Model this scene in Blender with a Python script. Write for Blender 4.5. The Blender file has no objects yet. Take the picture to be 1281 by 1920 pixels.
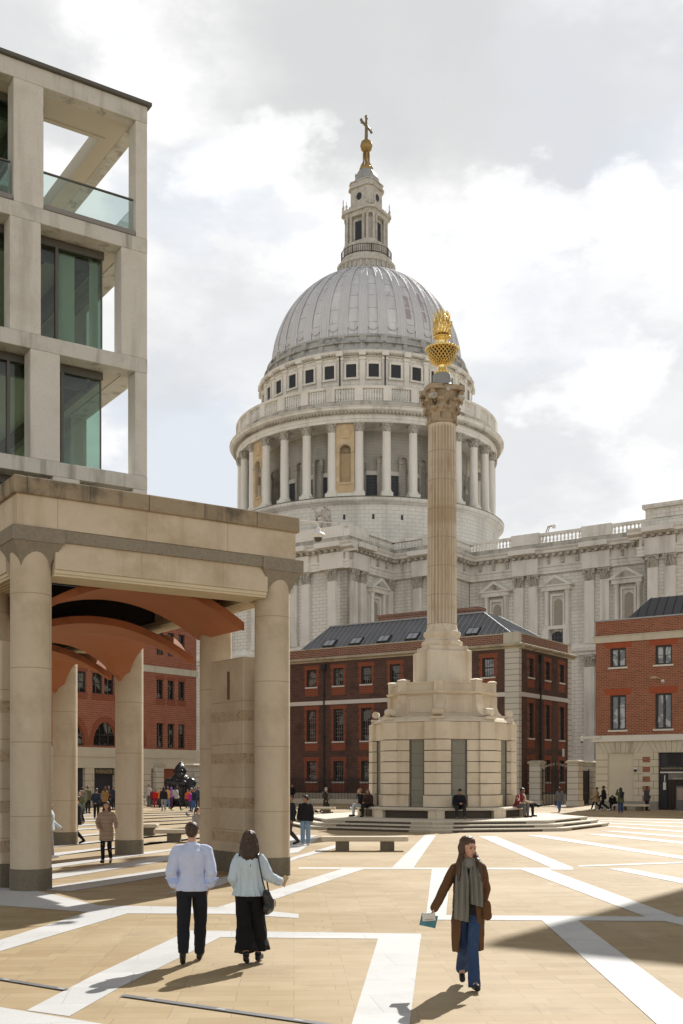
import bpy, bmesh, math, random
from math import sin, cos, pi, radians, atan2, sqrt, atan, tan
from mathutils import Vector, Matrix, noise
random.seed(7)
SC = bpy.context.scene
COL = SC.collection
# ---------------------------------------------------------------- camera (upright shift lens, eye 2.37 m above the paving)
FOC = 2050.0; EYE = 2.37; CX = 640.5; YH = 1457.0
cam_d = bpy.data.cameras.new("camera"); cam = bpy.data.objects.new("camera", cam_d); COL.objects.link(cam)
cam.location = (0, 0, EYE); cam.rotation_euler = (radians(90), 0, 0)
cam_d.sensor_fit = 'VERTICAL'; cam_d.sensor_height = 36.0; cam_d.lens = 36.0 * FOC / 1920.0
cam_d.shift_y = (YH - 960) / 1920.0; cam_d.clip_start = 0.1; cam_d.clip_end = 4000
SC.camera = cam
# ---------------------------------------------------------------- light
SUN_AZ = radians(24); SUN_EL = radians(40.5)
SKY_STRENGTH = 0.12; ZENITH = .34; NORTH = .98
world = bpy.data.worlds.new("World"); SC.world = world; world.use_nodes = True
wt = world.node_tree; wt.nodes.clear()
def wn(t, **k):
    n = wt.nodes.new(t)
    for a, b in k.items(): setattr(n, a, b)
    return n
sky = wn('ShaderNodeTexSky', sky_type='NISHITA', sun_disc=False, sun_elevation=SUN_EL, sun_rotation=SUN_AZ, air_density=1.0, dust_density=1.5)
tc = wn('ShaderNodeTexCoord')
def wmath(op, a, b=None, c=None):
    n = wn('ShaderNodeMath', operation=op)
    for i, x in enumerate((a, b, c)):
        if x is None: continue
        if isinstance(x, (int, float)): n.inputs[i].default_value = x
        else: wt.links.new(x, n.inputs[i])
    return n.outputs[0]
def wvmath(op, a, b):
    n = wn('ShaderNodeVectorMath', operation=op)
    for i, x in enumerate((a, b)):
        if isinstance(x, tuple): n.inputs[i].default_value = x
        else: wt.links.new(x, n.inputs[i])
    return n
def wmix(fac, a, b):
    n = wn('ShaderNodeMix', data_type='RGBA')
    if isinstance(fac, (int, float)): n.inputs[0].default_value = fac
    else: wt.links.new(fac, n.inputs[0])
    for i, x in ((6, a), (7, b)):
        if isinstance(x, tuple): n.inputs[i].default_value = x + (1,)
        else: wt.links.new(x, n.inputs[i])
    return n.outputs[2]
def wramp(x, lo, hi):
    n = wn('ShaderNodeMapRange', interpolation_type='SMOOTHSTEP')
    wt.links.new(x, n.inputs[0]); n.inputs[1].default_value = lo; n.inputs[2].default_value = hi
    return n.outputs[0]
D = tc.outputs['Generated']
def wnoise(scale, detail=6, rough=.55, stretch=(1, 1, 1.8), dist=0):
    mp = wn('ShaderNodeMapping'); mp.inputs['Scale'].default_value = stretch; wt.links.new(D, mp.inputs[0])
    n = wn('ShaderNodeTexNoise'); n.inputs['Scale'].default_value = scale; n.inputs['Detail'].default_value = detail
    n.inputs['Roughness'].default_value = rough; n.inputs['Distortion'].default_value = dist
    wt.links.new(mp.outputs[0], n.inputs[0]); return n
warp = wnoise(4.5, 6, .6)
sub = wvmath('SUBTRACT', warp.outputs['Color'], (.5, .5, .5))
scl = wvmath('SCALE', sub.outputs[0], (0, 0, 0)); scl.inputs['Scale'].default_value = .32
DW = wvmath('NORMALIZE', wvmath('ADD', D, scl.outputs[0]).outputs[0], (0, 0, 0)).outputs[0]
def wdir(px, py):
    return tuple(Vector(((px - CX) / FOC, 1, (YH - py) / FOC)).normalized())
def blob(px, py, rpx):                      # soft-edged cloud patch round a sky direction
    d = wvmath('DOT_PRODUCT', DW, wdir(px, py)).outputs['Value']
    a = rpx / FOC * .8
    return wramp(d, cos(a * 1.25), cos(a * .55))
fine = wnoise(7, 8, .62).outputs[0]
CL = 1.0 / SKY_STRENGTH
white = tuple(c * CL for c in (.82, .82, .815)); grey = tuple(c * CL for c in (.53, .535, .54)); bluish = tuple(c * CL for c in (.575, .615, .67)); pale = tuple(c*CL for c in (.575,.59,.615))
base = wmix(wramp(wnoise(4.2, 10, .6, dist=.3).outputs[0], .45, .56), white, tuple(c * CL for c in (.69, .695, .70)))
base = wmix(wmath('MULTIPLY', wramp(fine, .5, .72), .5), base, pale)
for (px, py, r, col, k) in ((780, 40, 330, grey, .85), (560, 110, 220, grey, .5), (1150, 230, 250, pale, 1.0), (1240, 330, 130, bluish, .6), (60, 30, 160, grey, .6), (380, 370, 140, bluish, .6),
                            (500, 470, 80, bluish, .4), (330, 850, 200, bluish, .85), (1000, 640, 130, bluish, .35), (1210, 690, 110, pale, .6), (1080, 900, 160, pale, .5), (320, 640, 170, grey, .3), (1150, 560, 120, pale, .4)):
    base = wmix(wmath('MULTIPLY', blob(px, py, r), k), base, col)
# bright cloud tops in front of the sun side gaps
for (px, py, r) in ((1180, 430, 110), (980, 420, 130), (1180, 760, 130), (480, 300, 120)):
    base = wmix(wmath('MULTIPLY', blob(px, py, r), .7), base, tuple(c * CL for c in (.88, .88, .88)))
sep = wn('ShaderNodeSeparateXYZ'); wt.links.new(D, sep.inputs[0])
# added fill: unseen low north sky brightened to lift the shaded fronts, zenith dimmed
south = wmath('MULTIPLY', wramp(sep.outputs['Y'], .25, .6), wmath('SUBTRACT', 1.0, wramp(sep.outputs['Z'], .59, .8)))
north = wmath('MULTIPLY', wramp(wmath('MULTIPLY', sep.outputs['Y'], -1.0), .0, .5), wmath('SUBTRACT', 1.0, wramp(sep.outputs['Z'], .2, .55)))
back = wmath('ADD', wmath('ADD', ZENITH, wmath('MULTIPLY', south, 1.0-ZENITH)), wmath('MULTIPLY', north, NORTH))
gap = wmath('SUBTRACT', 1.0, wmath('MULTIPLY', wramp(wnoise(2.4, 6, .55).outputs[0], .5, .66), .06))
mixed = wmix(gap, sky.outputs[0], base)
cloud = wvmath('SCALE', mixed, (0, 0, 0)); wt.links.new(back, cloud.inputs['Scale']); final = cloud.outputs[0]
bg = wn('ShaderNodeBackground'); bg.inputs['Strength'].default_value = SKY_STRENGTH
wo = wn('ShaderNodeOutputWorld'); wt.links.new(final, bg.inputs[0]); wt.links.new(bg.outputs[0], wo.inputs[0])
sun_d = bpy.data.lights.new("sun", 'SUN'); sun_d.energy = 4.7; sun_d.angle = radians(.55); sun_d.color = (1, .96, .90)
sun = bpy.data.objects.new("sun", sun_d); COL.objects.link(sun)
sun.rotation_euler = Vector((sin(SUN_AZ) * cos(SUN_EL), cos(SUN_AZ) * cos(SUN_EL), sin(SUN_EL))).to_track_quat('Z', 'Y').to_euler()
SC.view_settings.view_transform = 'Standard'; SC.view_settings.look = 'None'; SC.view_settings.gamma = 1; SC.view_settings.exposure = 0.36
# ---------------------------------------------------------------- design helpers: where a sight line meets the ground / a wall line
def gp(px, py, z=0.0):
    Y = FOC * (EYE - z) / (py - YH); return Vector(((px - CX) * Y / FOC, Y, z))
def tagp(o, label=None, cat=None, group=None, kind=None):
    if label: o['label'] = label
    if cat: o['category'] = cat
    if group: o['group'] = group
    if kind: o['kind'] = kind
    return o
def thing(name, label, cat, loc=(0, 0, 0), rotz=0, group=None):
    o = bpy.data.objects.new(name, None); COL.objects.link(o); o.empty_display_size = .2
    o.location = loc; o.rotation_euler = (0, 0, rotz); return tagp(o, label, cat, group)
def copy_tree(o, parent=None, loc=None, rotz=None):
    c = o.copy(); COL.objects.link(c)
    if parent: c.parent = parent
    if loc is not None: c.location = loc
    if rotz is not None: c.rotation_euler = (0, 0, rotz)
    for ch in list(o.children): copy_tree(ch, c)
    return c
REMESH = []
class MB:
    """collects polygons; M is applied to everything added"""
    def __init__(s, M=None):
        s.v = []; s.f = []; s.M = M or Matrix.Identity(4)
    def add(s, vs, fs):
        n = len(s.v); M = s.M
        s.v.extend([M @ Vector(p) for p in vs]); s.f.extend([tuple(i + n for i in f) for f in fs])
    def box(s, x0, x1, y0, y1, z0, z1, bev=0):
        if bev:
            b = bev; P = []
            for z in (z0, z0 + b, z1 - b, z1):
                i = b if z in (z0, z1) else 0
                for (x, y) in ((x0+b+i, y0+i), (x1-b-i, y0+i), (x1-i, y0+b+i), (x1-i, y1-b-i), (x1-b-i, y1-i), (x0+b+i, y1-i), (x0+i, y1-b-i), (x0+i, y0+b+i)): P.append((x, y, z))
            f = [tuple(range(7, -1, -1)), tuple(range(24, 32))]
            for k in range(3):
                for i in range(8): f.append((k*8+i, k*8+(i+1) % 8, k*8+8+(i+1) % 8, k*8+8+i))
            s.add(P, f); return
        s.add([(x0,y0,z0),(x1,y0,z0),(x1,y1,z0),(x0,y1,z0),(x0,y0,z1),(x1,y0,z1),(x1,y1,z1),(x0,y1,z1)],
              [(3,2,1,0),(4,5,6,7),(0,1,5,4),(1,2,6,5),(2,3,7,6),(3,0,4,7)])
    def prism(s, poly, z0, z1, axis='z', top=None):
        n = len(poly); top = top or poly
        if axis == 'z': a = [(p[0],p[1],z0) for p in poly]; b = [(p[0],p[1],z1) for p in top]
        elif axis == 'y': a = [(p[0],z0,p[1]) for p in poly]; b = [(p[0],z1,p[1]) for p in top]
        else: a = [(z0,p[0],p[1]) for p in poly]; b = [(z1,p[0],p[1]) for p in top]
        s.add(a + b, [tuple(range(n-1,-1,-1)), tuple(range(n,2*n))] + [(i,(i+1)%n,n+(i+1)%n,n+i) for i in range(n)])
    def lathe(s, prof, n=32, cx=0, cy=0, a0=0, rmod=None, closed=True, arc=2*pi):
        P = []; full = abs(arc - 2*pi) < 1e-6; m = n if full else n + 1
        for (r, z) in prof:
            for i in range(m):
                a = a0 + arc*i/n; rr = r if rmod is None else rmod(r, a, z)
                P.append((cx + rr*cos(a), cy + rr*sin(a), z))
        f = []
        for k in range(len(prof)-1):
            for i in range(n):
                j = (i+1) % m; f.append((k*m+i, k*m+j, (k+1)*m+j, (k+1)*m+i))
        if closed and full:
            f.append(tuple(range(m-1,-1,-1))); f.append(tuple((len(prof)-1)*m+i for i in range(m)))
        s.add(P, f)
    def rc(s, p0, p1, r0, r1, n=10, fl=1.0, side=None):
        """rounded cone; fl flattens along the second cross axis"""
        p0 = Vector(p0); p1 = Vector(p1); d = p1 - p0; L = d.length or 1e-6; d = d / L
        sd = Vector(side) if side else (Vector((0,1,0)) if abs(d.y) < .9 else Vector((1,0,0)))
        b = d.cross(sd).normalized(); a = b.cross(d).normalized()
        P = []; rings = []
        for t in (-80, -50, -20): rings.append((p0 + d*r0*sin(radians(t)), r0*cos(radians(t))))
        rings.append((p0, r0)); rings.append((p1, r1))
        for t in (20, 50, 80): rings.append((p1 + d*r1*sin(radians(t)), r1*cos(radians(t))))
        for c, r in rings:
            for i in range(n):
                t = 2*pi*i/n; P.append(c + b*r*cos(t) + a*r*fl*sin(t))
        m = len(rings); f = [tuple(range(n-1,-1,-1)), tuple((m-1)*n+i for i in range(n))]
        for k in range(m-1):
            for i in range(n): f.append((k*n+i, k*n+(i+1)%n, (k+1)*n+(i+1)%n, (k+1)*n+i))
        s.add(P, f)
    def cone(s, p0, p1, r0, r1, n=14, wob=0):
        p0 = Vector(p0); p1 = Vector(p1); d = (p1-p0).normalized(); b = d.cross(Vector((0,1,0))).normalized(); a = b.cross(d).normalized()
        s.loft([[c + b*r*cos(2*pi*i/n)*(1+wob*w*sin(5*2*pi*i/n)) + a*r*sin(2*pi*i/n) for i in range(n)] for c, r, w in ((p0, r0, 0), ((p0+p1)/2, (r0+r1)/2, .5), (p1, r1, 1))])
    def tube(s, pts, r, n=6):
        for i in range(len(pts)-1): s.rc(pts[i], pts[i+1], r if not isinstance(r, (list,tuple)) else r[i], r if not isinstance(r,(list,tuple)) else r[i+1], n)
    def ell(s, c, r, n=14, m=9, R=None):
        c = Vector(c); P = []
        for k in range(1, m):
            t = pi*k/m - pi/2
            for i in range(n):
                a = 2*pi*i/n; p = Vector((r[0]*cos(t)*cos(a), r[1]*cos(t)*sin(a), r[2]*sin(t)))
                P.append(c + (R @ p if R else p))
        k = m-1; f = [tuple(range(n-1,-1,-1)), tuple((k-1)*n+i for i in range(n))]
        for q in range(k-1):
            for i in range(n): f.append((q*n+i, q*n+(i+1)%n, (q+1)*n+(i+1)%n, (q+1)*n+i))
        s.add(P, f)
    def loft(s, rings, cap=True):
        n = len(rings[0]); P = [p for r in rings for p in r]; f = []
        for k in range(len(rings)-1):
            for i in range(n): f.append((k*n+i, k*n+(i+1)%n, (k+1)*n+(i+1)%n, (k+1)*n+i))
        if cap: f += [tuple(range(n-1,-1,-1)), tuple((len(rings)-1)*n+i for i in range(n))]
        s.add(P, f)
    def mesh(s, name, mat, smooth=None):
        me = bpy.data.meshes.new(name); me.from_pydata([tuple(v) for v in s.v], [], s.f)
        bm = bmesh.new(); bm.from_mesh(me); bmesh.ops.recalc_face_normals(bm, faces=bm.faces); bm.to_mesh(me); bm.free()
        if mat: me.materials.append(mat)
        if smooth is not None:
            me.polygons.foreach_set('use_smooth', [True]*len(me.polygons))
            me.set_sharp_from_angle(angle=radians(smooth))
        return me
    def build(s, name, mat, parent=None, smooth=None, loc=None, rotz=None):
        o = bpy.data.objects.new(name, s.mesh(name, mat, smooth)); COL.objects.link(o)
        if parent: o.parent = parent
        if name in ('baluster_row', 'modillion_course', 'dentil_course', 'railing_bars'): o['kind'] = 'stuff'
        if loc is not None: o.location = loc
        if rotz is not None: o.rotation_euler = (0, 0, rotz)
        return o
    def blob(s, name, mat, parent, voxel, it=3, fold=None, fac=.5):
        """union of everything added into one continuous smooth skin"""
        o = s.build(name, mat, parent)
        m = o.modifiers.new('r', 'REMESH'); m.mode = 'VOXEL'; m.voxel_size = voxel; m.use_smooth_shade = True
        if it:
            q = o.modifiers.new('s', 'SMOOTH'); q.factor = fac; q.iterations = it
        REMESH.append((o, fold)); return o
def bake_blobs():
    bpy.context.view_layer.update(); dg = bpy.context.evaluated_depsgraph_get()
    todo = []
    for o, fold in REMESH:
        todo.append((o, bpy.data.meshes.new_from_object(o.evaluated_get(dg)), fold))
    for o, me, fold in todo:
        o.modifiers.clear(); nm = o.data.name; mats = list(o.data.materials); o.data = me; me.name = nm
        if not me.materials and mats: me.materials.append(mats[0])
        if fold:
            amp, sc = fold[:2]; nrm = [v.normal.copy() for v in me.vertices]
            for v, n in zip(me.vertices, nrm):
                p = v.co
                q = Vector((p.x*sc, p.y*sc, p.z*sc*(fold[2] if len(fold) > 2 else 1)))
                w = noise.noise(q) + .5*noise.noise(q*2.1)
                v.co = p + n*amp*(1 - abs(w)*2.2)
        me.polygons.foreach_set('use_smooth', [True]*len(me.polygons))
    REMESH.clear()
# ---------------------------------------------------------------- materials
def srgb(*c):
    return tuple((x/255/12.92 if x/255 <= .04045 else ((x/255+.055)/1.055)**2.4) for x in c)
class NT:
    def __init__(s, name):
        s.m = bpy.data.materials.new(name); s.m.use_nodes = True; s.t = s.m.node_tree; s.t.nodes.clear()
        s.out = s.n('ShaderNodeOutputMaterial')
    def n(s, t, **k):
        x = s.t.nodes.new(t)
        for a, b in k.items(): setattr(x, a, b)
        return x
    def put(s, sock, v):
        if v is None: return
        if hasattr(v, 'is_output'): s.t.links.new(v, sock)
        elif isinstance(v, tuple) and sock.type == 'RGBA' and len(v) == 3: sock.default_value = v + (1,)
        else: sock.default_value = v
    def math(s, op, a, b=None, clamp=False):
        x = s.n('ShaderNodeMath', operation=op, use_clamp=clamp); s.put(x.inputs[0], a); s.put(x.inputs[1], b); return x.outputs[0]
    def mix(s, fac, a, b, blend='MIX'):
        x = s.n('ShaderNodeMix', data_type='RGBA', blend_type=blend); s.put(x.inputs[0], fac); s.put(x.inputs[6], a); s.put(x.inputs[7], b); return x.outputs[2]
    def rng(s, x, a, b, c=0., d=1.):
        n = s.n('ShaderNodeMapRange', interpolation_type='SMOOTHSTEP'); s.put(n.inputs[0], x)
        for i, v in enumerate((a, b, c, d)): n.inputs[i+1].default_value = v
        return n.outputs[0]
    def coords(s, mode='obj', scale=(1,1,1), rot=0, R=1):
        o = s.n('ShaderNodeTexCoord').outputs['Object']
        if mode == 'obj' and scale == (1,1,1) and not rot: return o
        if mode in ('wall', 'ring'):
            p = s.n('ShaderNodeSeparateXYZ'); s.put(p.inputs[0], o)
            if mode == 'wall': u = s.math('ADD', p.outputs[0], p.outputs[1])
            else: u = s.math('MULTIPLY', s.math('ARCTAN2', p.outputs[1], p.outputs[0]), float(R))
            c = s.n('ShaderNodeCombineXYZ'); s.put(c.inputs[0], u); s.put(c.inputs[1], p.outputs[2]); o = c.outputs[0]
        mp = s.n('ShaderNodeMapping'); s.put(mp.inputs[0], o); mp.inputs['Scale'].default_value = scale; mp.inputs['Rotation'].default_value = (0,0,rot)
        return mp.outputs[0]
    def noise(s, co, scale, detail=5, rough=.55, dist=0):
        x = s.n('ShaderNodeTexNoise'); s.put(x.inputs[0], co); x.inputs['Scale'].default_value = scale; x.inputs['Detail'].default_value = detail
        x.inputs['Roughness'].default_value = rough; x.inputs['Distortion'].default_value = dist; return x.outputs[0]
    def bsdf(s, col, rough=.8, metal=0, spec=.3, bump=None, bstr=.3, bdist=.02, **kw):
        b = s.n('ShaderNodeBsdfPrincipled'); s.put(b.inputs['Base Color'], col); s.put(b.inputs['Roughness'], rough); s.put(b.inputs['Metallic'], metal)
        s.put(b.inputs['Specular IOR Level'], spec)
        for k, v in kw.items(): s.put(b.inputs[k.replace('_', ' ')], v)
        if bump is not None:
            q = s.n('ShaderNodeBump'); q.inputs['Strength'].default_value = bstr; q.inputs['Distance'].default_value = bdist; s.put(q.inputs['Height'], bump); s.put(b.inputs['Normal'], q.outputs[0])
        s.t.links.new(b.outputs[0], s.out.inputs[0]); return s.m
def M(name, col, rough=.8, var=.15, vs=1.5, dirt=None, streak=None, brick=None, bump=0, metal=0, spec=.3, grain=0, speck=None, sheen=0):
    t = NT(name); o = t.coords(); c = col
    if brick:
        co = t.coords(brick.get('mode', 'wall'), R=brick.get('R', 1), rot=brick.get('rot', 0))
        b = t.n('ShaderNodeTexBrick'); t.put(b.inputs[0], co); t.put(b.inputs['Color1'], col); t.put(b.inputs['Color2'], brick.get('col2', col)); t.put(b.inputs['Mortar'], brick['mcol'])
        b.inputs['Scale'].default_value = 1; b.inputs['Brick Width'].default_value = brick['w']; b.inputs['Row Height'].default_value = brick['h']
        b.inputs['Mortar Size'].default_value = brick['m']; b.inputs['Mortar Smooth'].default_value = .2; b.inputs['Bias'].default_value = brick.get('bias', 0)
        b.offset = brick.get('off', .5)
        c = b.outputs[0]
    n1 = t.noise(o, vs, 6, .6)
    f = t.math('ADD', t.math('MULTIPLY', n1, 2*var), 1 - var)
    g = t.noise(o, vs*12, 3, .7)
    f = t.math('MULTIPLY', f, t.math('ADD', t.math('MULTIPLY', g, 2*max(grain, var*.5)), 1 - max(grain, var*.5)))
    x = t.n('ShaderNodeVectorMath', operation='SCALE'); t.put(x.inputs[0], c); t.put(x.inputs['Scale'], f); c = x.outputs[0]
    if dirt:
        dc, amt, sc_ = dirt; c = t.mix(t.math('MULTIPLY', t.rng(t.noise(o, sc_, 7, .65), .48, .68), amt), c, dc)
    if streak:
        dc, amt, sc_ = streak[:3]; co = t.coords('obj', (1, 1, .1)); c = t.mix(t.math('MULTIPLY', t.rng(t.noise(co, sc_, 6, .6), .5, .7), amt), c, dc)
    if speck:
        dc, amt, sc_ = speck; c = t.mix(t.math('MULTIPLY', t.rng(t.noise(o, sc_, 2, .8), .56, .64), amt), c, dc)
    return t.bsdf(c, rough, metal, spec, bump=(t.noise(o, bump[0], 6, .7) if bump else None), bstr=(bump[1] if bump else 0))
def glassmat(name, tint, refl=.5, rough=.02, gloss_min=.06):
    t = NT(name); fr = t.n('ShaderNodeFresnel'); fr.inputs[0].default_value = 1.5
    f = t.math('ADD', t.math('MULTIPLY', fr.outputs[0], refl*2), gloss_min, clamp=True)
    tr = t.n('ShaderNodeBsdfTransparent'); tr.inputs[0].default_value = tint + (1,)
    gl = t.n('ShaderNodeBsdfGlossy'); gl.inputs['Roughness'].default_value = rough
    mx = t.n('ShaderNodeMixShader'); t.put(mx.inputs[0], f); t.t.links.new(tr.outputs[0], mx.inputs[1]); t.t.links.new(gl.outputs[0], mx.inputs[2]); t.t.links.new(mx.outputs[0], t.out.inputs[0]); return t.m
PORT = dict(w=1.1, h=.45, m=.018, mcol=(.30,.28,.25))
m_port = M('portland_ashlar', (.74,.715,.65), .85, .14, .35, dirt=((.38,.36,.31), .45, .12), streak=((.36,.34,.29), .5, .5), brick=PORT)
m_portp = M('portland_smooth', (.76,.735,.675), .85, .12, .4, dirt=((.42,.40,.35), .35, .15), streak=((.36,.34,.29), .5, .6))
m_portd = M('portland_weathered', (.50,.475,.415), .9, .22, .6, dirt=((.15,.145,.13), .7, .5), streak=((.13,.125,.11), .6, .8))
m_portc = M('portland_carved', (.50,.47,.41), .9, .3, 2.5, dirt=((.13,.12,.105), .75, 2.2))
m_ring = M('podium_ashlar', (.70,.675,.61), .85, .14, .3, dirt=((.34,.32,.28), .4, .2), streak=((.3,.28,.25), .35, .4), brick=dict(w=1.3,h=.55,m=.02,mcol=(.36,.34,.3),mode='ring',R=22))
m_lead = M('lead_roof', (.36,.37,.385), .5, .16, .3, dirt=((.24,.245,.26), .55, .35), streak=((.52,.53,.54), .5, .7), spec=.5)
m_leadb = M('lead_rolls', (.62,.62,.64), .62, .12, .6, spec=.3)
m_gold = M('dull_gilding', (.36,.25,.10), .6, .3, 2, metal=.7)
m_bronze = M('weathered_gilding', (.20,.17,.10), .6, .25, 2, metal=.4)
m_lant = M('lantern_stone', (.52,.50,.45), .85, .2, .8, dirt=((.26,.24,.19), .5, 1.1), streak=((.2,.19,.15), .5, 1.5))
m_dark = M('dark_opening', (.035,.036,.042), .5, .3, 2)
m_drum = M('drum_shaded_stone', (.50,.48,.43), .88, .16, .4, dirt=((.26,.25,.22), .5, .2), streak=((.22,.21,.18), .5, .6), brick=PORT)  # darker copy of the ashlar, peristyle shade put into its colour
m_ochre = M('ochre_stone', (.55,.42,.25), .85, .2, .8, dirt=((.66,.57,.42), .6, 1.1))
m_sand = M('bath_stone', (.68,.595,.47), .8, .12, .7, dirt=((.42,.31,.19), .4, .45), streak=((.40,.31,.20), .3, 1.2), grain=.05)
m_sandlt = M('column_stone', (.71,.635,.52), .8, .12, .6, dirt=((.42,.30,.18), .45, .35), streak=((.40,.27,.14), .45, 1.6))
# ================================================================ GROUND
WA = atan2(-.566, .825)                      # bearing of the cathedral and brick ranges
UA = atan2(.555, .832)                       # bearing of the loggia and office
t = NT('sandstone_paving'); co = t.coords('obj', rot=radians(-2.5))
b = t.n('ShaderNodeTexBrick'); t.put(b.inputs[0], co)
t.put(b.inputs['Color1'], (.315,.228,.118)); t.put(b.inputs['Color2'], (.37,.28,.158)); t.put(b.inputs['Mortar'], (.235,.175,.105))
b.inputs['Scale'].default_value = 1; b.inputs['Brick Width'].default_value = .62; b.inputs['Row Height'].default_value = .27; b.inputs['Mortar Size'].default_value = .006; b.inputs['Mortar Smooth'].default_value = .3; b.offset = .37; b.offset_frequency = 3; b.squash = 1.2; b.squash_frequency = 3
o = t.coords(); n1 = t.noise(o, .12, 5, .6); n2 = t.noise(o, 2.2, 6, .65); n3 = t.noise(o, 60, 2, .7)
f = t.math('MULTIPLY', t.math('ADD', t.math('MULTIPLY', n2, .3), .85), t.math('ADD', t.math('MULTIPLY', n3, .2), .9))
x = t.n('ShaderNodeVectorMath', operation='SCALE'); t.put(x.inputs[0], b.outputs[0]); t.put(x.inputs['Scale'], f)
c = t.mix(t.math('MULTIPLY', t.rng(n1, .42, .62), .35), x.outputs[0], (.58,.48,.34))
c = t.mix(t.math('MULTIPLY', t.rng(t.noise(o, .5, 8, .72), .52, .7), .45), c, (.24,.175,.10)); c = t.mix(t.math('MULTIPLY', t.rng(t.noise(t.coords('obj', (1,.25,1)), 1.6, 6, .7), .58, .68), .3), c, (.46,.38,.26))
# old chewing gum and drip spots
v = t.n('ShaderNodeTexVoronoi'); t.put(v.inputs[0], o); v.inputs['Scale'].default_value = 1.9
c = t.mix(t.math('MULTIPLY', t.rng(v.outputs['Distance'], .035, .02), .45), c, (.16,.13,.10))
m_pave = t.bsdf(c, .7, 0, .25, bump=t.math('ADD', t.math('MULTIPLY', b.outputs['Fac'], -1.0), t.math('MULTIPLY', n2, .5)), bstr=.25, bdist=.006)
t = NT('granite_paving'); co = t.coords('obj', rot=radians(-8)); o = t.coords()
b = t.n('ShaderNodeTexBrick'); t.put(b.inputs[0], co); t.put(b.inputs['Color1'], (.48,.485,.48)); t.put(b.inputs['Color2'], (.55,.55,.54)); t.put(b.inputs['Mortar'], (.40,.39,.37))
b.inputs['Scale'].default_value = 1; b.inputs['Brick Width'].default_value = 1.3; b.inputs['Row Height'].default_value = .9; b.inputs['Mortar Size'].default_value = .006
n1 = t.noise(o, 70, 3, .8); n2 = t.noise(o, 1.3, 6, .65)
f = t.math('MULTIPLY', t.math('ADD', t.math('MULTIPLY', n1, .5), .75), t.math('ADD', t.math('MULTIPLY', n2, .3), .85))
x = t.n('ShaderNodeVectorMath', operation='SCALE'); t.put(x.inputs[0], b.outputs[0]); t.put(x.inputs['Scale'], f)
m_gran = t.bsdf(t.mix(t.math('MULTIPLY', t.rng(t.noise(o, .7, 7, .7), .5, .7), .3), x.outputs[0], (.36,.35,.33)), .65, 0, .3, bump=n1, bstr=.08, bdist=.004)
g = MB(); g.add([(-900,-300,0),(900,-300,0),(900,1500,0),(-900,1500,0)], [(0,1,2,3)])
tagp(g.build('ground', m_pave), kind='structure')
BANDS = [
 [(50,1895),(130,1906),(228,1850),(415,1757),(345,1750),(170,1832)],
 [(345,1745),(790,1751),(790,1761.5),(345,1757)],
 [(712,1751),(790,1751),(765,1945),(652,1945)],
 [(-30,1884),(37,1895),(195,1921),(330,1945),(120,1945),(-30,1925)],
 [(-60,1777),(-60,1800),(0,1784),(250,1710),(175,1707),(0,1763)],
 [(-120,1692),(-120,1703),(0,1698),(200,1713),(435,1714),(560,1722),(560,1714),(435,1702),(185,1698),(60,1668),(0,1664),(-120,1668)],
 [(400,1704),(435,1714),(687,1628),(640,1630)],
 [(560,1626.5),(1075,1627.5),(1075,1631),(560,1629.5)],
 [(797,1566),(818,1566),(775,1628),(735,1627)],
 [(810,1630),(845,1630),(836,1725),(799,1716)],
 [(790,1716),(1320,1720),(1320,1728),(790,1725)],
 [(1015,1725),(1082,1725),(1290,1882),(1281,1945),(1258,1945)],
 [(975,1630),(1028,1630),(1320,1738),(1320,1745),(1210,1719)],
 [(1140,1629),(1175,1628),(1330,1657),(1330,1667)],
 [(1085,1623),(1330,1614.5),(1330,1617),(1085,1625.5)],
 [(897,1568),(930,1568),(1075,1627),(1035,1628)],
 [(985,1566),(1020,1566),(1330,1613),(1330,1619)],
 [(1095,1564),(1135,1564),(1330,1583),(1330,1587.5)],
 [(1125,1558),(1155,1558),(1330,1571.5),(1330,1575)],
 [(1120,1549),(1150,1549),(1330,1561.5),(1330,1564)],
 [(1110,1543),(1140,1543),(1330,1552),(1330,1554)],
 [(1090,1538),(1120,1538),(1330,1544),(1330,1546)],
 [(1060,1534),(1090,1534),(1330,1538),(1330,1539.5)],
 [(400,1665),(310,1676),(544,1609),(637,1582),(660,1582),(560,1610)],
 [(60,1668),(130,1672),(420,1625),(560,1598),(600,1570),(575,1572),(400,1615)],
 [(40,1648),(80,1652),(330,1612),(540,1582),(600,1566),(560,1566)],
 [(60,1626),(90,1629),(400,1584),(540,1566),(560,1561)],
 [(60,1604),(90,1607),(300,1578),(500,1557),(560,1551)],
 [(60,1588),(90,1590),(300,1566),(500,1549),(560,1543)],
 [(60,1572),(90,1574),(300,1555),(520,1541),(560,1537)],
 [(60,1559),(90,1560.5),(300,1546),(540,1533)],
 [(100,1549),(130,1550),(300,1539),(560,1527)],
 [(100,1541),(130,1542),(300,1533),(580,1522)],
 [(100,1535),(130,1535.7),(300,1528),(580,1519)],
 [(100,1530),(130,1530.6),(300,1524),(600,1516)],
]
m = MB()
for i, poly in enumerate(BANDS):
    z = .004 + i*.0002
    P = [gp(x, y) for x, y in poly]
    m.add([(p.x, p.y, z) for p in P], [tuple(range(len(P)))])
tagp(m.build('pavement', m_gran), kind='structure')
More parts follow.
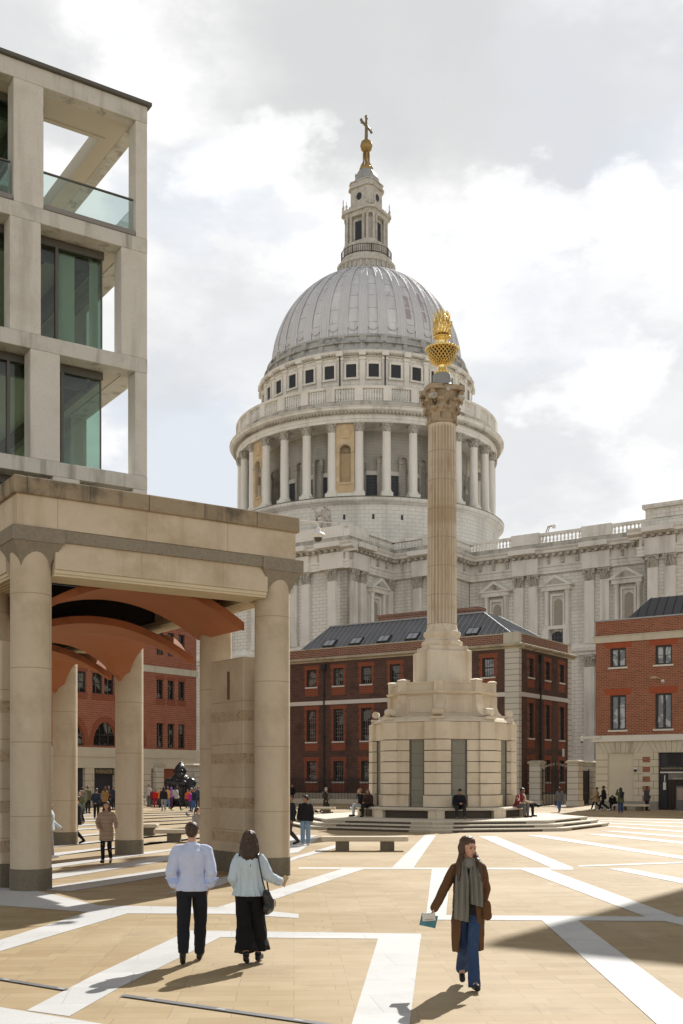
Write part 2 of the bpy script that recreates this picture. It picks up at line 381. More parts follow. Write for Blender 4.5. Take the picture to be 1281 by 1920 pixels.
# drain channels set into the paving, bottom left
m_drain = M('drain_metal', (.16,.165,.17), .5, .25, 4, metal=.2, spec=.5)
m_dl = M('drain_cover', (.45,.46,.47), .4, .1, 4)
m = MB(); ml = MB()
for (a, bq, w) in (((-30,1832), (125,1857.5), .045), ((230,1868), (640,1927), .05)):
    A = gp(*a); B = gp(*bq); d = (B-A).normalized(); nn = Vector((-d.y, d.x, 0)); L = (B-A).length
    m.add([A-nn*w+Vector((0,0,.014)), B-nn*w+Vector((0,0,.014)), B+nn*w+Vector((0,0,.014)), A+nn*w+Vector((0,0,.014))], [(0,1,2,3)])
    k = .35
    while k < L:
        p = A + d*k; q = A + d*(k+.11)
        ml.add([p-nn*.025+Vector((0,0,.017)), q-nn*.025+Vector((0,0,.017)), q+nn*.025+Vector((0,0,.017)), p+nn*.025+Vector((0,0,.017))], [(0,1,2,3)]); k += .95
dr = m.build('drain_channel', m_drain); tagp(dr, kind='structure'); ml.build('drain_cover', m_dl, dr)
# ================================================================ WALL HELPERS
def frame(p0, p1):
    """wall frame: x along the wall, -y out of it, z up (p0->p1 runs left to right seen from outside)"""
    p0 = Vector((p0[0], p0[1], 0)); p1 = Vector((p1[0], p1[1], 0)); e = (p1-p0).normalized(); i = Vector((-e.y, e.x, 0))
    return Matrix(((e.x, i.x, 0, p0.x), (e.y, i.y, 0, p0.y), (0, 0, 1, 0), (0, 0, 0, 1))), (p1-p0).length
def holed(m, x0, x1, z0, z1, th, holes, y0=0):
    """wall slab with rectangular holes (hx0,hx1,hz0,hz1)"""
    xs = sorted(set([x0, x1] + [h[0] for h in holes if x0 < h[0] < x1] + [h[1] for h in holes if x0 < h[1] < x1]))
    for a, b in zip(xs, xs[1:]):
        hs = sorted((h[2], h[3]) for h in holes if h[0] <= a+1e-6 and h[1] >= b-1e-6)
        z = z0
        for (p, q) in hs:
            if p > z: m.box(a, b, y0, y0+th, z, min(p, z1))
            z = max(z, q)
        if z < z1: m.box(a, b, y0, y0+th, z, z1)
def cornice(m, L, z, prof, x0=0, x1=None, e0=0, e1=0):
    """prof = [(out, z)] polygon from wall outwards; extruded along x"""
    x1 = L if x1 is None else x1
    m.prism([(-p[0], z+p[1]) for p in prof], x0-e0, x1+e1, axis='x')
BAL = [(.07,0),(.11,.03),(.11,.1),(.06,.16),(.13,.34),(.12,.48),(.06,.74),(.06,.8),(.11,.84),(.11,.93),(.07,1.0)]
def baluster(m, x, y, z0, h, k=1.0, n=6):
    m.lathe([(r*k, z0+t*h) for r, t in BAL], n, x, y)
# ================================================================ CATHEDRAL (origin at the dome centre, x = west, y = south)
cath = thing('cathedral', 'pale stone baroque cathedral with a grey lead dome and lantern behind the brick ranges', 'cathedral', (4.1, 180.6, 0), WA)
VA = atan2(-180.6, -4.1) - WA             # bearing of the viewer from the dome centre, in local axes
def A(k): return VA + radians(k)          # degrees to the right as seen from the square
R32 = 2*pi/32
# podium drum
m = MB(); m.lathe([(21.6,20),(21.6,42.0),(21.9,42.15),(22.3,42.35),(22.5,42.6),(22.5,42.95),(22.1,43.15),(16.0,43.3)], 128)
pod = m.build('podium', m_ring, cath, 35)
m = MB(); m.lathe([(22.42,42.98),(22.54,43.02),(22.1,43.2),(21.9,43.2)], 128, closed=False); m.build('moss_edge', M('mossy_edge', (.17,.17,.10), .95, .4, 1.5), pod, 40)
for k in range(32):
    a = A(8.3-5.6 + 11.25*k); M4 = Matrix.Rotation(a, 4, 'Z'); m = MB(M4); m.box(21.5, 21.66, -.16, .16, 39.9, 40.6)
    if k in (0, 1, 2, 3, 28, 29, 30, 31): m.build('vent', m_dark, pod)
# inner drum wall behind the peristyle
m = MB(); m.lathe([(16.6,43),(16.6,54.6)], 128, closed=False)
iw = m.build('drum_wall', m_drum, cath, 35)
a_col0 = 8.3
door = MB(); door.box(16.5, 16.72, -.8, .8, 43.3, 47.6); me_door = door.mesh('door', M('drum_door', (.07,.075,.085), .6, .2, 2, brick=dict(w=4,h=.5,m=.03,mcol=(.03,.03,.035))))
surm = MB()
surm.box(16.55, 16.95, -.84, .84, 47.6, 48.2)
me_sur = surm.mesh('door_surround', m_portp)
bx = MB(); bx.box(16.55, 17.15, -.85, -.5, 43.3, 50.0); bx.box(16.55, 17.15, .5, .85, 43.3, 50.0); bx.box(16.55, 17.3, -.92, -.42, 49.3, 50.0); bx.box(16.55, 17.3, .42, .92, 49.3, 50.0); bx.box(16.55, 16.8, -.5, .5, 43.3, 44.2)
for i in range(9):
    q = pi*i/8; q2 = pi*(i+1)/8
    if i < 8:
        r0, r1 = .5, .85
        P = [(r0*cos(q), 49.9+r0*sin(q)), (r1*cos(q), 49.9+r1*sin(q)), (r1*cos(q2), 49.9+r1*sin(q2)), (r0*cos(q2), 49.9+r0*sin(q2))]
        bx.prism(P, 16.55, 17.1, axis='x')
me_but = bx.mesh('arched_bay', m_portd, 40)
def inst(name, me, parent, a=0, loc=None, mat=None):
    o = bpy.data.objects.new(name, me); COL.objects.link(o); o.parent = parent; o.rotation_euler = (0, 0, a)
    if loc: o.location = loc
    return o
for k in range(32):
    a = A(a_col0 - 5.62 + 11.25*k)
    if k % 4 in (0, 1, 2): inst('door', me_door, iw, a); inst('door_surround', me_sur, iw, a)
    inst('arched_bay', me_but, iw, A(a_col0 + 11.25*k))
# peristyle column
c = MB()
c.box(-.85,.85,-.85,.85,0,.75); c.lathe([(.86,.75),(.9,.85),(.86,.98),(.72,1.05),(.76,1.15),(.70,1.25),(.66,1.35),(.66,4.5),(.60,9.55),(.64,9.6),(.64,9.7)], 20)
def capital(m, r, z0, h, n=24, x=0, y=0, ab=None):
    """Corinthian: two rows of curling leaves, corner volutes, concave abacus"""
    m.lathe([(r*.95,z0),(r*.95,z0+h*.5),(r*1.25,z0+h*.86)], n, x, y)
    for row, (zz, rr, hh, off) in enumerate(((z0, 1.0, .42, 0), (z0+h*.22, 1.08, .46, .5))):
        for i in range(8):
            a = 2*pi*(i+off)/8; ca, sa = cos(a), sin(a); w = r*.36
            prof = [(rr*.98, 0), (rr*1.04, hh*.55), (rr*1.22, hh*.9), (rr*1.38, hh*.86), (rr*1.32, hh*.72)]
            P = []
            for q, (pr, pz) in enumerate(prof):
                ww = w*(1 - .12*q)
                for s_ in (-1, 1): P.append((x + r*pr*ca - s_*ww*sa, y + r*pr*sa + s_*ww*ca, zz + pz*h))
            prof2 = [(p[0]-.12, p[1]) for p in prof]
            for q, (pr, pz) in enumerate(prof2):
                ww = w*(1 - .12*q)
                for s_ in (-1, 1): P.append((x + r*pr*ca - s_*ww*sa, y + r*pr*sa + s_*ww*ca, zz + pz*h - .02*h))
            f = []
            for q in range(4):
                f += [(2*q,2*q+1,2*q+3,2*q+2), (10+2*q+2,10+2*q+3,10+2*q+1,10+2*q), (2*q,2*q+2,10+2*q+2,10+2*q), (2*q+3,2*q+1,10+2*q+1,10+2*q+3)]
            f += [(0,10,11,1), (8,9,19,18)]
            m.add(P, f)
    for i in range(4):
        a = pi/4 + pi/2*i; d = Vector((cos(a), sin(a), 0)); o = Vector((x, y, 0))
        m.rc(o + d*r*1.05 + Vector((0,0,z0+h*.55)), o + d*r*1.5 + Vector((0,0,z0+h*.8)), r*.13, r*.2, 6)
    P = []; ra = r*(ab or 1.78)
    for i in range(4):
        a = pi/4 + pi/2*i
        for da, k in ((-.07, 1), (.07, 1)): P.append((x + ra*cos(a+da), y + ra*sin(a+da)))
        for t_ in (.3, .5, .7):
            aa = a + pi/2*t_; P.append((x + ra*(.72 + .14*abs(t_-.5)/.2*1.0)*cos(aa), y + ra*(.72 + .14*abs(t_-.5)/.2)*sin(aa)))
    m.prism(P, z0+h*.86, z0+h)
me_col = c.mesh('column', m_portp, 40)
c = MB(); capital(c, .62, 0, 1.3, 12); me_cap = c.mesh('capital', m_portc)
for k in range(32):
    a = A(a_col0 + 11.25*k); r = 20.55
    o = inst('column', me_col, cath, a, (r*cos(a), r*sin(a), 43.15)); inst('capital', me_cap, o, 0, (0, 0, 9.72))
# niches every fourth bay, flush between their columns
nm = MB(); N0 = 20.75; W = 1.36
ns = [(-W, 43.9), (W, 43.9), (W, 54.1), (-W, 54.1)]
def nichewall(m):
    # plain panel with an arched recess
    rw = .85; zb, zs = 45.6, 50.2; n = 10
    m.box(N0-.5, N0, -W, -rw, 43.9, 54.1); m.box(N0-.5, N0, rw, W, 43.9, 54.1); m.box(N0-.5, N0, -rw, rw, 43.9, zb)
    arc = [(rw*cos(pi*i/n), zs + rw*sin(pi*i/n)) for i in range(n+1)]
    for i in range(n):
        m.prism([arc[i+1], arc[i], (arc[i][0], 54.1), (arc[i+1][0], 54.1)], N0-.5, N0, axis='x')
    m.box(N0-1.3, N0-1.1, -rw-.1, rw+.1, zb-.1, 51.2)
    m.box(N0-.02, N0+.12, -.7, .7, 52.0, 53.2); m.box(N0, N0+.12, -1.0, 1.0, 45.2, 45.45)
nichewall(nm); me_n = nm.mesh('niche', m_ochre)
nf = MB()
for i in range(10):
    q = pi*i/10; q2 = pi*(i+1)/10
    nf.prism([(.9*cos(q), 50.2+.9*sin(q)), (1.15*cos(q), 50.2+1.15*sin(q)), (1.15*cos(q2), 50.2+1.15*sin(q2)), (.9*cos(q2), 50.2+.9*sin(q2))], N0, N0+.15, axis='x')
nf.box(N0, N0+.15, -1.3, -.86, 49.9, 50.2); nf.box(N0, N0+.15, .86, 1.3, 49.9, 50.2)
for i in range(9):
    q = pi*(i+.5)/9; nf.prism([(0,50.1),(.8*cos(q-.1),50.2+.75*sin(q-.1)),(.8*cos(q+.1),50.2+.75*sin(q+.1))], N0-1.09, N0-.8, axis='x')
me_nf = nf.mesh('niche_arch', M('ochre_trim', (.50,.42,.29), .85, .2, 1))
nb = MB(); nb.box(N0-.6, N0+.35, -W-.3, W+.3, 43.2, 43.9); me_nb = nb.mesh('niche_base', m_portp)
for k in range(8):
    a = A(a_col0 - 16.87 + 45*k); o = inst('niche', me_n, cath, a); inst('niche_arch', me_nf, o, 0); inst('niche_base', me_nb, o, 0)
# entablature, gallery parapet
m = MB(); m.lathe([(16.4,54.3),(21.25,54.15),(21.3,54.6),(21.4,54.62),(21.4,55.0),(21.25,55.02),(21.25,55.35),(21.5,55.5),(21.9,55.55),(22.3,55.75),(22.35,56.05),(22.5,56.12),(22.5,56.2),(21.2,56.3),(21.2,56.32),(17,56.5)], 160)
m.build('entablature', m_portp, cath, 35)
m = MB()
for k in range(256):
    m.M = Matrix.Rotation(2*pi*k/256, 4, 'Z'); m.box(21.3, 21.95, -.12, .12, 55.3, 55.54)
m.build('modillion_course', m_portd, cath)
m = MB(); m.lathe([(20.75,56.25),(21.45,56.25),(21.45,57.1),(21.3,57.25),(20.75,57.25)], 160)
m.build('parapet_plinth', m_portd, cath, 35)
m = MB(); m.lathe([(20.8,59.05),(21.35,59.05),(21.45,59.2),(21.45,59.4),(21.35,59.45),(20.8,59.45),(20.8,59.05)], 160, closed=False)
for k in range(32):
    m.M = Matrix.Rotation(A(a_col0+11.25*k), 4, 'Z'); m.box(20.78, 21.42, -.6, .6, 57.24, 59.1)
gal = m.build('gallery_parapet', m_portp, cath, 35)
m = MB()
for k in range(32):
    for j in range(7):
        a = A(a_col0 + 11.25*k + 1.95 + (11.25-3.9)*(j+.5)/7); baluster(m, 21.1*cos(a), 21.1*sin(a), 57.24, 1.82, 1.35)
m.build('baluster_row', m_portp, gal, 60)
# attic drum
m = MB(); R = 17.0
m.lathe([(R,56.3),(R,57.6),(R+.25,57.7),(R+.25,60.6),(R,60.8),(R,65.2),(R+.15,65.25),(R+.15,65.5),(R+.6,65.65),(R+.75,65.95),(R+.75,66.1),(R-.2,66.3)], 160)
attic = m.build('attic_drum', m_port, cath, 35)
p = MB(); p.box(R-.1, R+.28, -.38, .38, 60.8, 65.25); p.box(R-.1, R+.4, -.48, .48, 64.8, 65.22); p.box(R, R+.85, -.5, .5, 65.3, 66.0); me_p = p.mesh('pilaster', m_portp)
w = MB(); w.box(R-.05, R+.08, -.78, .78, 62.3, 64.15); me_w = w.mesh('window', m_dark)
wf = MB(); 
for s_ in (-1, 1): wf.box(R-.05, R+.28, min(s_*.78, s_*1.02), max(s_*.78, s_*1.02), 62.1, 64.4)
wf.box(R-.05, R+.3, -.78, .78, 64.15, 64.42); wf.box(R-.05, R+.36, -1.15, 1.15, 61.85, 62.1); wf.box(R-.05, R+.34, -.6, .6, 64.42, 64.62)
me_wf = wf.mesh('window_frame', m_portp)
for k in range(32):
    a = A(a_col0 - 4.6 + 11.25*k); o = inst('window', me_w, attic, a); inst('window_frame', me_wf, o)
    inst('pilaster', me_p, attic, a + R32/2)
dn = MB()
for k in range(300):
    dn.M = Matrix.Rotation(2*pi*k/300, 4, 'Z'); dn.box(R+.1, R+.5, -.09, .09, 65.45, 65.64)
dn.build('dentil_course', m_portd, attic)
for k_ in (a_col0-10.25-11.25, a_col0+1.02):
    q = MB(Matrix.Rotation(A(k_), 4, 'Z')); q.box(R+.3, R+.5, -.09, .09, 57.5, 65.3); q.build('drainpipe', m_dark, attic)
# stepped lead base
m = MB(); m.lathe([(R-.1,66.2),(R-.1,66.7),(R-.5,66.8),(R-.5,67.5),(R-.1,67.55),(R-.1,67.8),(R-.7,68.0),(R-.8,68.6),(R-.55,68.7),(R-.55,68.95),(R-1.3,69.15),(R-1.5,69.4)], 160)
for k in range(32):
    m.M = Matrix.Rotation(A(a_col0 + 1.02 + 11.25*k), 4, 'Z'); m.box(R-.7, R-.25, -.35, .35, 66.7, 67.56); m.box(R-1.0, R-.55, -.5, .5, 68.0, 68.7)
m.build('dome_base', M('dome_base_lead', (.42,.42,.405), .7, .25, .8, dirt=((.13,.135,.13), .8, .7)), cath, 35)
# dome
DR, DH, DZ = 15.4, 15.9, 69.1
def dpt(ph, a, o=0):
    r = DR*cos(ph); z = DZ + DH*sin(ph); nr = cos(ph)/DR; nz = sin(ph)/DH; q = sqrt(nr*nr+nz*nz)
    r += o*nr/q; z += o*nz/q; return (r*cos(a), r*sin(a), z)
PHM = math.acos(4.75/DR); NP = 40
m = MB(); nseg = 128; P = []
for i in range(NP+1):
    for j in range(nseg): P.append(dpt(PHM*i/NP, 2*pi*j/nseg))
m.add(P, [(i*nseg+j, i*nseg+(j+1)%nseg, (i+1)*nseg+(j+1)%nseg, (i+1)*nseg+j) for i in range(NP) for j in range(nseg)])
t = NT('lead_dome'); o = t.coords(); co = t.coords('ring', R=16)
b = t.n('ShaderNodeTexBrick'); t.put(b.inputs[0], co); t.put(b.inputs['Color1'], (.58,.585,.59)); t.put(b.inputs['Color2'], (.66,.665,.665)); t.put(b.inputs['Mortar'], (.30,.31,.33))
b.inputs['Scale'].default_value = 1; b.inputs['Brick Width'].default_value = 3.14; b.inputs['Row Height'].default_value = 2.3; b.inputs['Mortar Size'].default_value = .05; b.offset = 0
c_ = t.mix(t.math('MULTIPLY', t.rng(t.noise(t.coords('obj', (1,1,.16)), .55, 7, .65), .46, .66), .65), b.outputs[0], (.80,.80,.80))
c_ = t.mix(t.math('MULTIPLY', t.rng(t.noise(t.coords('obj', (1,1,.22)), .9, 6, .65), .52, .68), .6), c_, (.36,.365,.375))
m_dome = t.bsdf(c_, .58, .0, .35, bump=t.noise(o, .8, 5, .6), bstr=.2, bdist=.15)
dome = m.build('dome', m_dome, cath, 60)
rb = MB(); rr = MB()
me_list = []
for k in range(32):
    a = A(a_col0 + 1.02 + 11.25*k)
    P = []
    for i in range(NP+1):
        ph = PHM*i/NP
        hw = .215*R32
        for (da, off) in ((-hw, -.05), (-hw, .16), (hw, .16), (hw, -.05)): P.append(dpt(ph, a+da, off))
    f = []
    for i in range(NP):
        for j in range(3): f.append((i*4+j, i*4+j+1, i*4+4+j+1, i*4+4+j))
    f.append((0,1,2,3)); rb.add(P, f)
    for s_ in (-1, 1):
        pts = [dpt(PHM*i/16, a + s_*.20*R32, .16) for i in range(17)]
        rr.tube(pts, [.16 - .06*i/16 for i in range(17)], 6)
        pts = [dpt(PHM*i/16, a + s_*.06*R32, .16) for i in range(17)]
        rr.tube(pts, [.09 - .03*i/16 for i in range(17)], 5)
    # scalloped foot of the sunk panel on the left of this rib
    ac = a + R32/2; pts = []
    for i in range(13):
        q = pi*i/12; pts.append(dpt(.135 - .075*sin(q), ac + .27*R32*cos(q), .1))
    rr.tube(pts, .13, 6)
    sp = MB()
rb.build('dome_rib', M('lead_rib', (.66,.66,.67), .62, .14, .5, streak=((.50,.50,.51), .5, .9), spec=.3), dome, 40)
rr.build('lead_roll', m_leadb, dome, 60)
pt = MB()
for (k_, ph0, ph1) in ((23.4, .33, .47), (34.6, .34, .56), (23.4, .2, .31), (34.6, .21, .32)):
    a = A(k_ + 1.4); n_ = 6; P = []
    for i in range(n_+1):
        for da in (-.2*R32, .2*R32): P.append(dpt(ph0+(ph1-ph0)*i/n_, a+da, .03))
        for da in (.2*R32, -.2*R32): P.append(dpt(ph0+(ph1-ph0)*i/n_, a+da, -.1))
    pt.add(P, [(i*4+j, i*4+(j+1)%4, i*4+4+(j+1)%4, i*4+4+j) for i in range(n_) for j in range(4)] + [(3,2,1,0), (n_*4, n_*4+1, n_*4+2, n_*4+3)])
pt.build('weathered_panel', M('weathered_lead', (.40,.35,.37), .6, .3, 1.2, streak=((.66,.66,.66), .9, 2.2)), dome)
# lantern
LZ = Matrix.Translation((0,0,-1.7)); lan = MB(); lan.lathe([(4.5,85.6),(4.9,85.7),(4.95,86.1),(4.5,86.3),(4.45,87.4),(4.8,87.6),(4.85,87.95),(4.3,88.1),(4.2,88.9),(2,88.95)], 64)
for k in range(32):
    lan.M = Matrix.Rotation(R32*k, 4, 'Z'); lan.box(4.3, 4.75, -.14, .14, 86.5, 87.45)
L1 = lan.build('lantern_base', m_lant, cath, 35, loc=(0,0,-1.7))
r_ = MB(); m_rail = M('gallery_iron', (.06,.05,.045), .6, .3, 3)
for k in range(72):
    a = 2*pi*k/72; r_.rc((4.15*cos(a), 4.15*sin(a), 88.9), (4.15*cos(a), 4.15*sin(a), 90.25), .045 if k % 9 else .12, .045 if k % 9 else .12, 4)
for z in (89.1, 90.25): r_.tube([(4.15*cos(2*pi*k/36), 4.15*sin(2*pi*k/36), z) for k in range(37)], .06, 5)
r_.build('gallery_railing', m_rail, L1)
def chsq(a, c): return [(-a+c,-a),(a-c,-a),(a,-a+c),(a,a-c),(a-c,a),(-a+c,a),(-a,a-c),(-a,-a+c)]
s1 = MB(); s1.prism(chsq(3.05, .9), 88.9, 91.4); s1.prism(chsq(2.35, .8), 91.4, 96.2); s1.prism(chsq(3.0, .9), 95.6, 96.3); s1.prism(chsq(3.35, .95), 96.3, 96.7); s1.prism(chsq(3.1, .9), 96.7, 96.95)
for q in range(4):
    s1.M = Matrix.Rotation(pi/2*q, 4, 'Z')
    for x in (-1.95, -1.25, 1.25, 1.95): s1.lathe([(.3,91.4),(.24,91.7),(.21,95.2),(.32,95.6)], 10, x, -2.72)
    s1.box(-2.3, -.95, -3.0, -2.3, 90.6, 91.42); s1.box(.95, 2.3, -3.0, -2.3, 90.6, 91.42)
    for (x, h) in ((-2.6, 1.5), (2.6, 1.5), (-2.0, 1.0)):
        s1.lathe([(.18,96.9),(.2,97.2),(.08,97.3),(.2,97.6),(.05,97.9),(.04,96.9+h+.5)], 8, x, -2.9)
st = s1.build('lantern_stage', m_lant, cath, 35, loc=(0,0,-1.7))
for q in range(4):
    w = MB(); w.box(-.6, .6, -2.42, -2.3, 91.9, 94.9); w.build('louvre_window', m_dark, st, rotz=pi/2*q)
s2 = MB(); s2.prism(chsq(2.15, .7), 96.95, 100.9); s2.prism(chsq(2.5, .75), 96.95, 97.6); s2.prism(chsq(2.45, .8), 100.6, 100.95); s2.prism(chsq(2.2, .7), 100.95, 101.6); s2.prism(chsq(2.35, .75), 101.6, 101.75)
u = s2.build('lantern_drum', m_lant, cath, 35, loc=(0,0,-1.7))
for q in range(4):
    w = MB(); P = [(.5*cos(2*pi*i/16), 99.1+.6*sin(2*pi*i/16)) for i in range(16)]; w.prism(P, -2.2, -2.1, axis='y'); w.build('round_window', m_dark, u, rotz=pi/2*q)
s3 = MB(); s3.lathe([(2.15,101.7),(2.1,102.4),(1.85,103.2),(1.4,103.9),(1.05,104.2)], 8, a0=pi/8)
for q in range(4):
    s3.M = Matrix.Rotation(pi/4 + pi/2*q, 4, 'Z'); s3.ell((1.75, 0, 103.2), (.15,.35,.4))
s3.build('cupola', M('cupola_lead', (.33,.335,.33), .6, .2, 1.0, streak=((.2,.2,.19), .5, 2)), cath, 30, loc=(0,0,-1.7))
s4 = MB(); s4.lathe([(1.05,104.1),(1.15,104.3),(1.15,104.5),(.85,104.7),(.75,104.9)], 20)
for q in range(4):
    s4.M = Matrix.Rotation(pi/4 + pi/2*q, 4, 'Z'); s4.rc((.75,0,104.8), (.45,0,105.6), .28, .16, 8); s4.rc((.45,0,105.6), (.42,0,107.0), .14, .2, 8)
s4.M = Matrix.Identity(4); s4.lathe([(.3,104.6),(.2,105.5),(.2,107),(.55,107.2),(.4,107.4)], 14)
s4.build('finial_stem', m_gold, cath, 50, loc=(0,0,-1.7))
s5 = MB(); s5.ell((0,0,108.3), (.98,.98,1.05), 24, 14)
for k in range(20): a = 2*pi*k/20; s5.tube([(.98*cos(a)*cos(p_), .98*sin(a)*cos(p_), 108.3+1.05*sin(p_)) for p_ in (-1.2,-.6,0,.6,1.2)], .05, 4)
s5.build('ball', m_gold, cath, 60, loc=(0,0,-1.7))
s6 = MB(Matrix.Rotation(atan2(1.4,.8)-WA, 4, 'Z'))
s6.rc((0,0,109.2), (0,0,112.9), .38, .26, 8, .7); s6.rc((-1.6,0,111.6), (1.6,0,111.6), .26, .26, 8, .7)
for (x, z) in ((0,113.0), (-1.65,111.6), (1.65,111.6)):
    for dx, dz in ((.28,0),(-.28,0),(0,.25),(0,-.25)): s6.ell((x+dx, 0, z+dz), (.2,.16,.2), 8, 6)
s6.ell((0,0,111.6), (.42,.25,.42)); s6.build('cross', m_bronze, cath, 50, loc=(0,0,-1.7))

# ---- body of the church
Z = dict(base=0, mid=18.0, up=19.4, arch=28.9, fr=30.0, dent=31.0, top=32.1, ped=32.9, bal=33.85, rail=34.2)
def pilaster(wm, cm, x, w, z0, z1, d=.45):
    ch = 1.45
    wm.box(x-w/2-.08, x+w/2+.08, -d-.08, .0, z0, z0+.7); wm.box(x-w/2, x+w/2, -d, 0, z0+.7, z1-ch)
    cm.box(x-w/2, x+w/2, -d-.04, 0, z1-ch, z1-.2); cm.box(x-w/2-.2, x+w/2+.2, -d-.25, 0, z1-.22, z1)
    for (dz, o, n) in ((.1, .12, 4), (.5, .16, 3), (.95, .2, 3)):
        for i in range(n):
            xx = x - w/2 + w*(i+.5)/n; cm.rc((xx, -d-.02, z1-ch+dz), (xx, -d-o-.08, z1-ch+dz+.34), .13, .1, 5)
    for s_ in (-1, 1): cm.ell((x+s_*w*.52, -d-.18, z1-.42), (.2,.16,.2), 8, 6)
def run(nm, p0, p1, pil=(), win=(), blocks=(), e0=0, e1=0, brk=(), low=True, par=True, th=1.1):
    Mx, L = frame(p0, p1)
    w = MB(Mx); z = Z
    holes = []
    w.box(0, L, 0, th, 0, z['top'])
    wall = w.build('wall', m_port, cath)
    t_ = MB(Mx); c_ = MB(Mx)
    # mid cornice, architrave, cornice
    t_ext = dict(e0=e0, e1=e1)
    def cn(m, zz, prof, k=1.0): 
        mx = max(p[0] for p in prof); m.prism([(-p[0], zz+p[1]) for p in prof], -mx*e0, L+mx*e1, axis='x')
    cn(t_, z['mid'], [(-.02,0),(.35,0),(.45,.3),(.75,.5),(.8,.75),(.4,.95),(.3,1.4),(-.02,1.4)])
    cn(t_, z['arch'], [(-.02,0),(.5,0),(.5,.35),(.56,.38),(.56,.75),(.7,.85),(.7,1.1),(-.02,1.1)])
    cn(t_, z['fr'], [(-.02,0),(.42,0),(.42,1.0),(-.02,1.0)])
    cn(t_, z['dent'], [(-.02,0),(.55,0),(.6,.25),(1.35,.45),(1.4,.75),(1.6,.95),(1.65,1.12),(-.02,1.2)])
    d = MB(Mx); n = int(L/.95)
    for i in range(n):
        x = L*(i+.5)/n; d.box(x-.2, x+.2, -1.3, -.5, z['dent']+.02, z['dent']+.36)
    n = int(L/1.9)
    for i in range(n+1):
        x = min(max(L*i/n, .15), L-.15); d.box(x-.16, x+.16, -.7, -.4, z['fr']+.12, z['fr']+.9)
    for x in brk:
        t_.box(x-1.85, x+1.85, -.85, -.1, z['arch']+.01, z['fr']+.98); t_.box(x-1.9, x+1.9, -1.95, -.1, z['dent']+.5, z['top']+.03)
    d.build('modillion_course', m_portc, wall)
    for x in pil:
        for (w_, a_, b_, d_) in ((1.25, z['up'], z['arch'], .45), (1.35, 1.5, z['mid']-.1, .5)):
            pm, cm = MB(Mx), MB(Mx); pilaster(pm, cm, x, w_, a_, b_, d_); po = pm.build('pilaster', m_portp, wall); cm.build('capital', m_portc, po)
    t_.build('entablature', m_portp, wall); 
    if par:
        q = MB(Mx); ex0 = .7*e0; ex1 = .7*e1
        q.box(-ex0, L+ex1, -.75, -.05, z['top']+.02, z['ped'])
        q.build('parapet_plinth', m_portd, wall)
        q = MB(Mx); q.box(-ex0, L+ex1, -.72, -.1, z['bal'], z['rail'])
        bl = sorted(blocks)
        for (a, b) in bl:
            q.box(a, b, -.86, .0, z['ped'], z['rail']+.12); q.box(a+.25, b-.25, -.9, -.8, z['ped']+.3, z['rail']-.15)
        edges = [0] + [v for ab in bl for v in ab] + [L]
        o = q.build('balustrade', m_portp, wall)
        q = MB(Mx)
        for a, b in zip(edges[::2], edges[1::2]):
            if b - a < .6: continue
            nb_ = max(1, round((b-a)/5.0)); seg = (b-a)/nb_
            for i in range(nb_):
                s0 = a+seg*i+(.3 if i else .1); s1_ = a+seg*(i+1)-(.3 if i < nb_-1 else .1)
                if i: q.box(a+seg*i-.3, a+seg*i+.3, -.7, -.12, z['ped'], z['bal'])
                k = max(1, int((s1_-s0)/.47))
                for j in range(k): baluster(q, s0+(s1_-s0)*(j+.5)/k, -.41, z['ped'], z['bal']-z['ped'], 1.25)
        q.build('baluster_row', m_portp, wall, 60)
    for x in win:                       # aedicule: columns, pediment, blind arched niche, small window below
        a = MB(Mx); zb = 22.0
        a.box(x-1.75, x+1.75, -.75, -.02, zb-.45, zb); 
        for s_ in (-1, 1):
            a.lathe([(.34,zb),(.28,zb+.3),(.25,zb+4.0),(.38,zb+4.55)], 10, x+s_*1.42, -.5); a.box(x+s_*1.42-.3, x+s_*1.42+.3, -.3, -.02, zb, zb+4.6)
            a.box(x+s_*1.42-.42, x+s_*1.42+.42, -.85, -.02, 19.45, zb-.45)
            a.box(x+min(s_*.75,s_*1.0), x+max(s_*.75,s_*1.0), -.3, -.02, zb, zb+3.9)
        a.box(x-1.0, x+1.0, -.3, -.02, zb+3.9, zb+4.2)
        a.box(x-1.95, x+1.95, -.95, -.02, zb+4.55, zb+5.1)
        a.prism([(x-2.25,zb+5.1),(x+2.25,zb+5.1),(x+2.25,zb+5.25),(x,zb+6.6),(x-2.25,zb+5.25)], -1.15, -.03, axis='y')
        ad = a.build('window', m_portp, wall, 40)
        pd = MB(Mx); pd.prism([(x-1.5,zb+5.32),(x+1.5,zb+5.32),(x,zb+6.2)], -1.18, -1.1, axis='y'); pd.build('pediment_field', m_portd, ad)
        r2 = MB(Mx); n_ = 8
        P = [(x-.55, zb+.1), (x+.55, zb+.1)] + [(x+.55*cos(pi*i/n_), zb+3.0+.55*sin(pi*i/n_)) for i in range(n_+1)]
        r2.prism(P, -.06, -.02, axis='y'); r2.build('niche_panel', M('niche_shade', (.36,.33,.27), .9, .15, 1) if 'niche_shade' not in bpy.data.materials else bpy.data.materials['niche_shade'], ad)
        k = MB(Mx); k.ell((x, -.3, zb-.35), (.55,.28,.45), 10, 7); k.ell((x-.5, -.25, zb-.6), (.3,.2,.3)); k.ell((x+.5, -.25, zb-.6), (.3,.2,.3)); k.build('carved_keystone', m_portc, ad)
        g_ = MB(Mx); P = [(x-.85, 19.42), (x+.85, 19.42)] + [(x+.85*cos(pi*i/n_), 20.9+.4*sin(pi*i/n_)) for i in range(n_+1)]
        g_.prism(P, -.05, -.01, axis='y'); g_.build('pane', m_dark, ad)
        g_ = MB(Mx)
        for xx in (-.5,0,.5): g_.box(x+xx-.03, x+xx+.03, -.09, -.05, 19.42, 21.2)
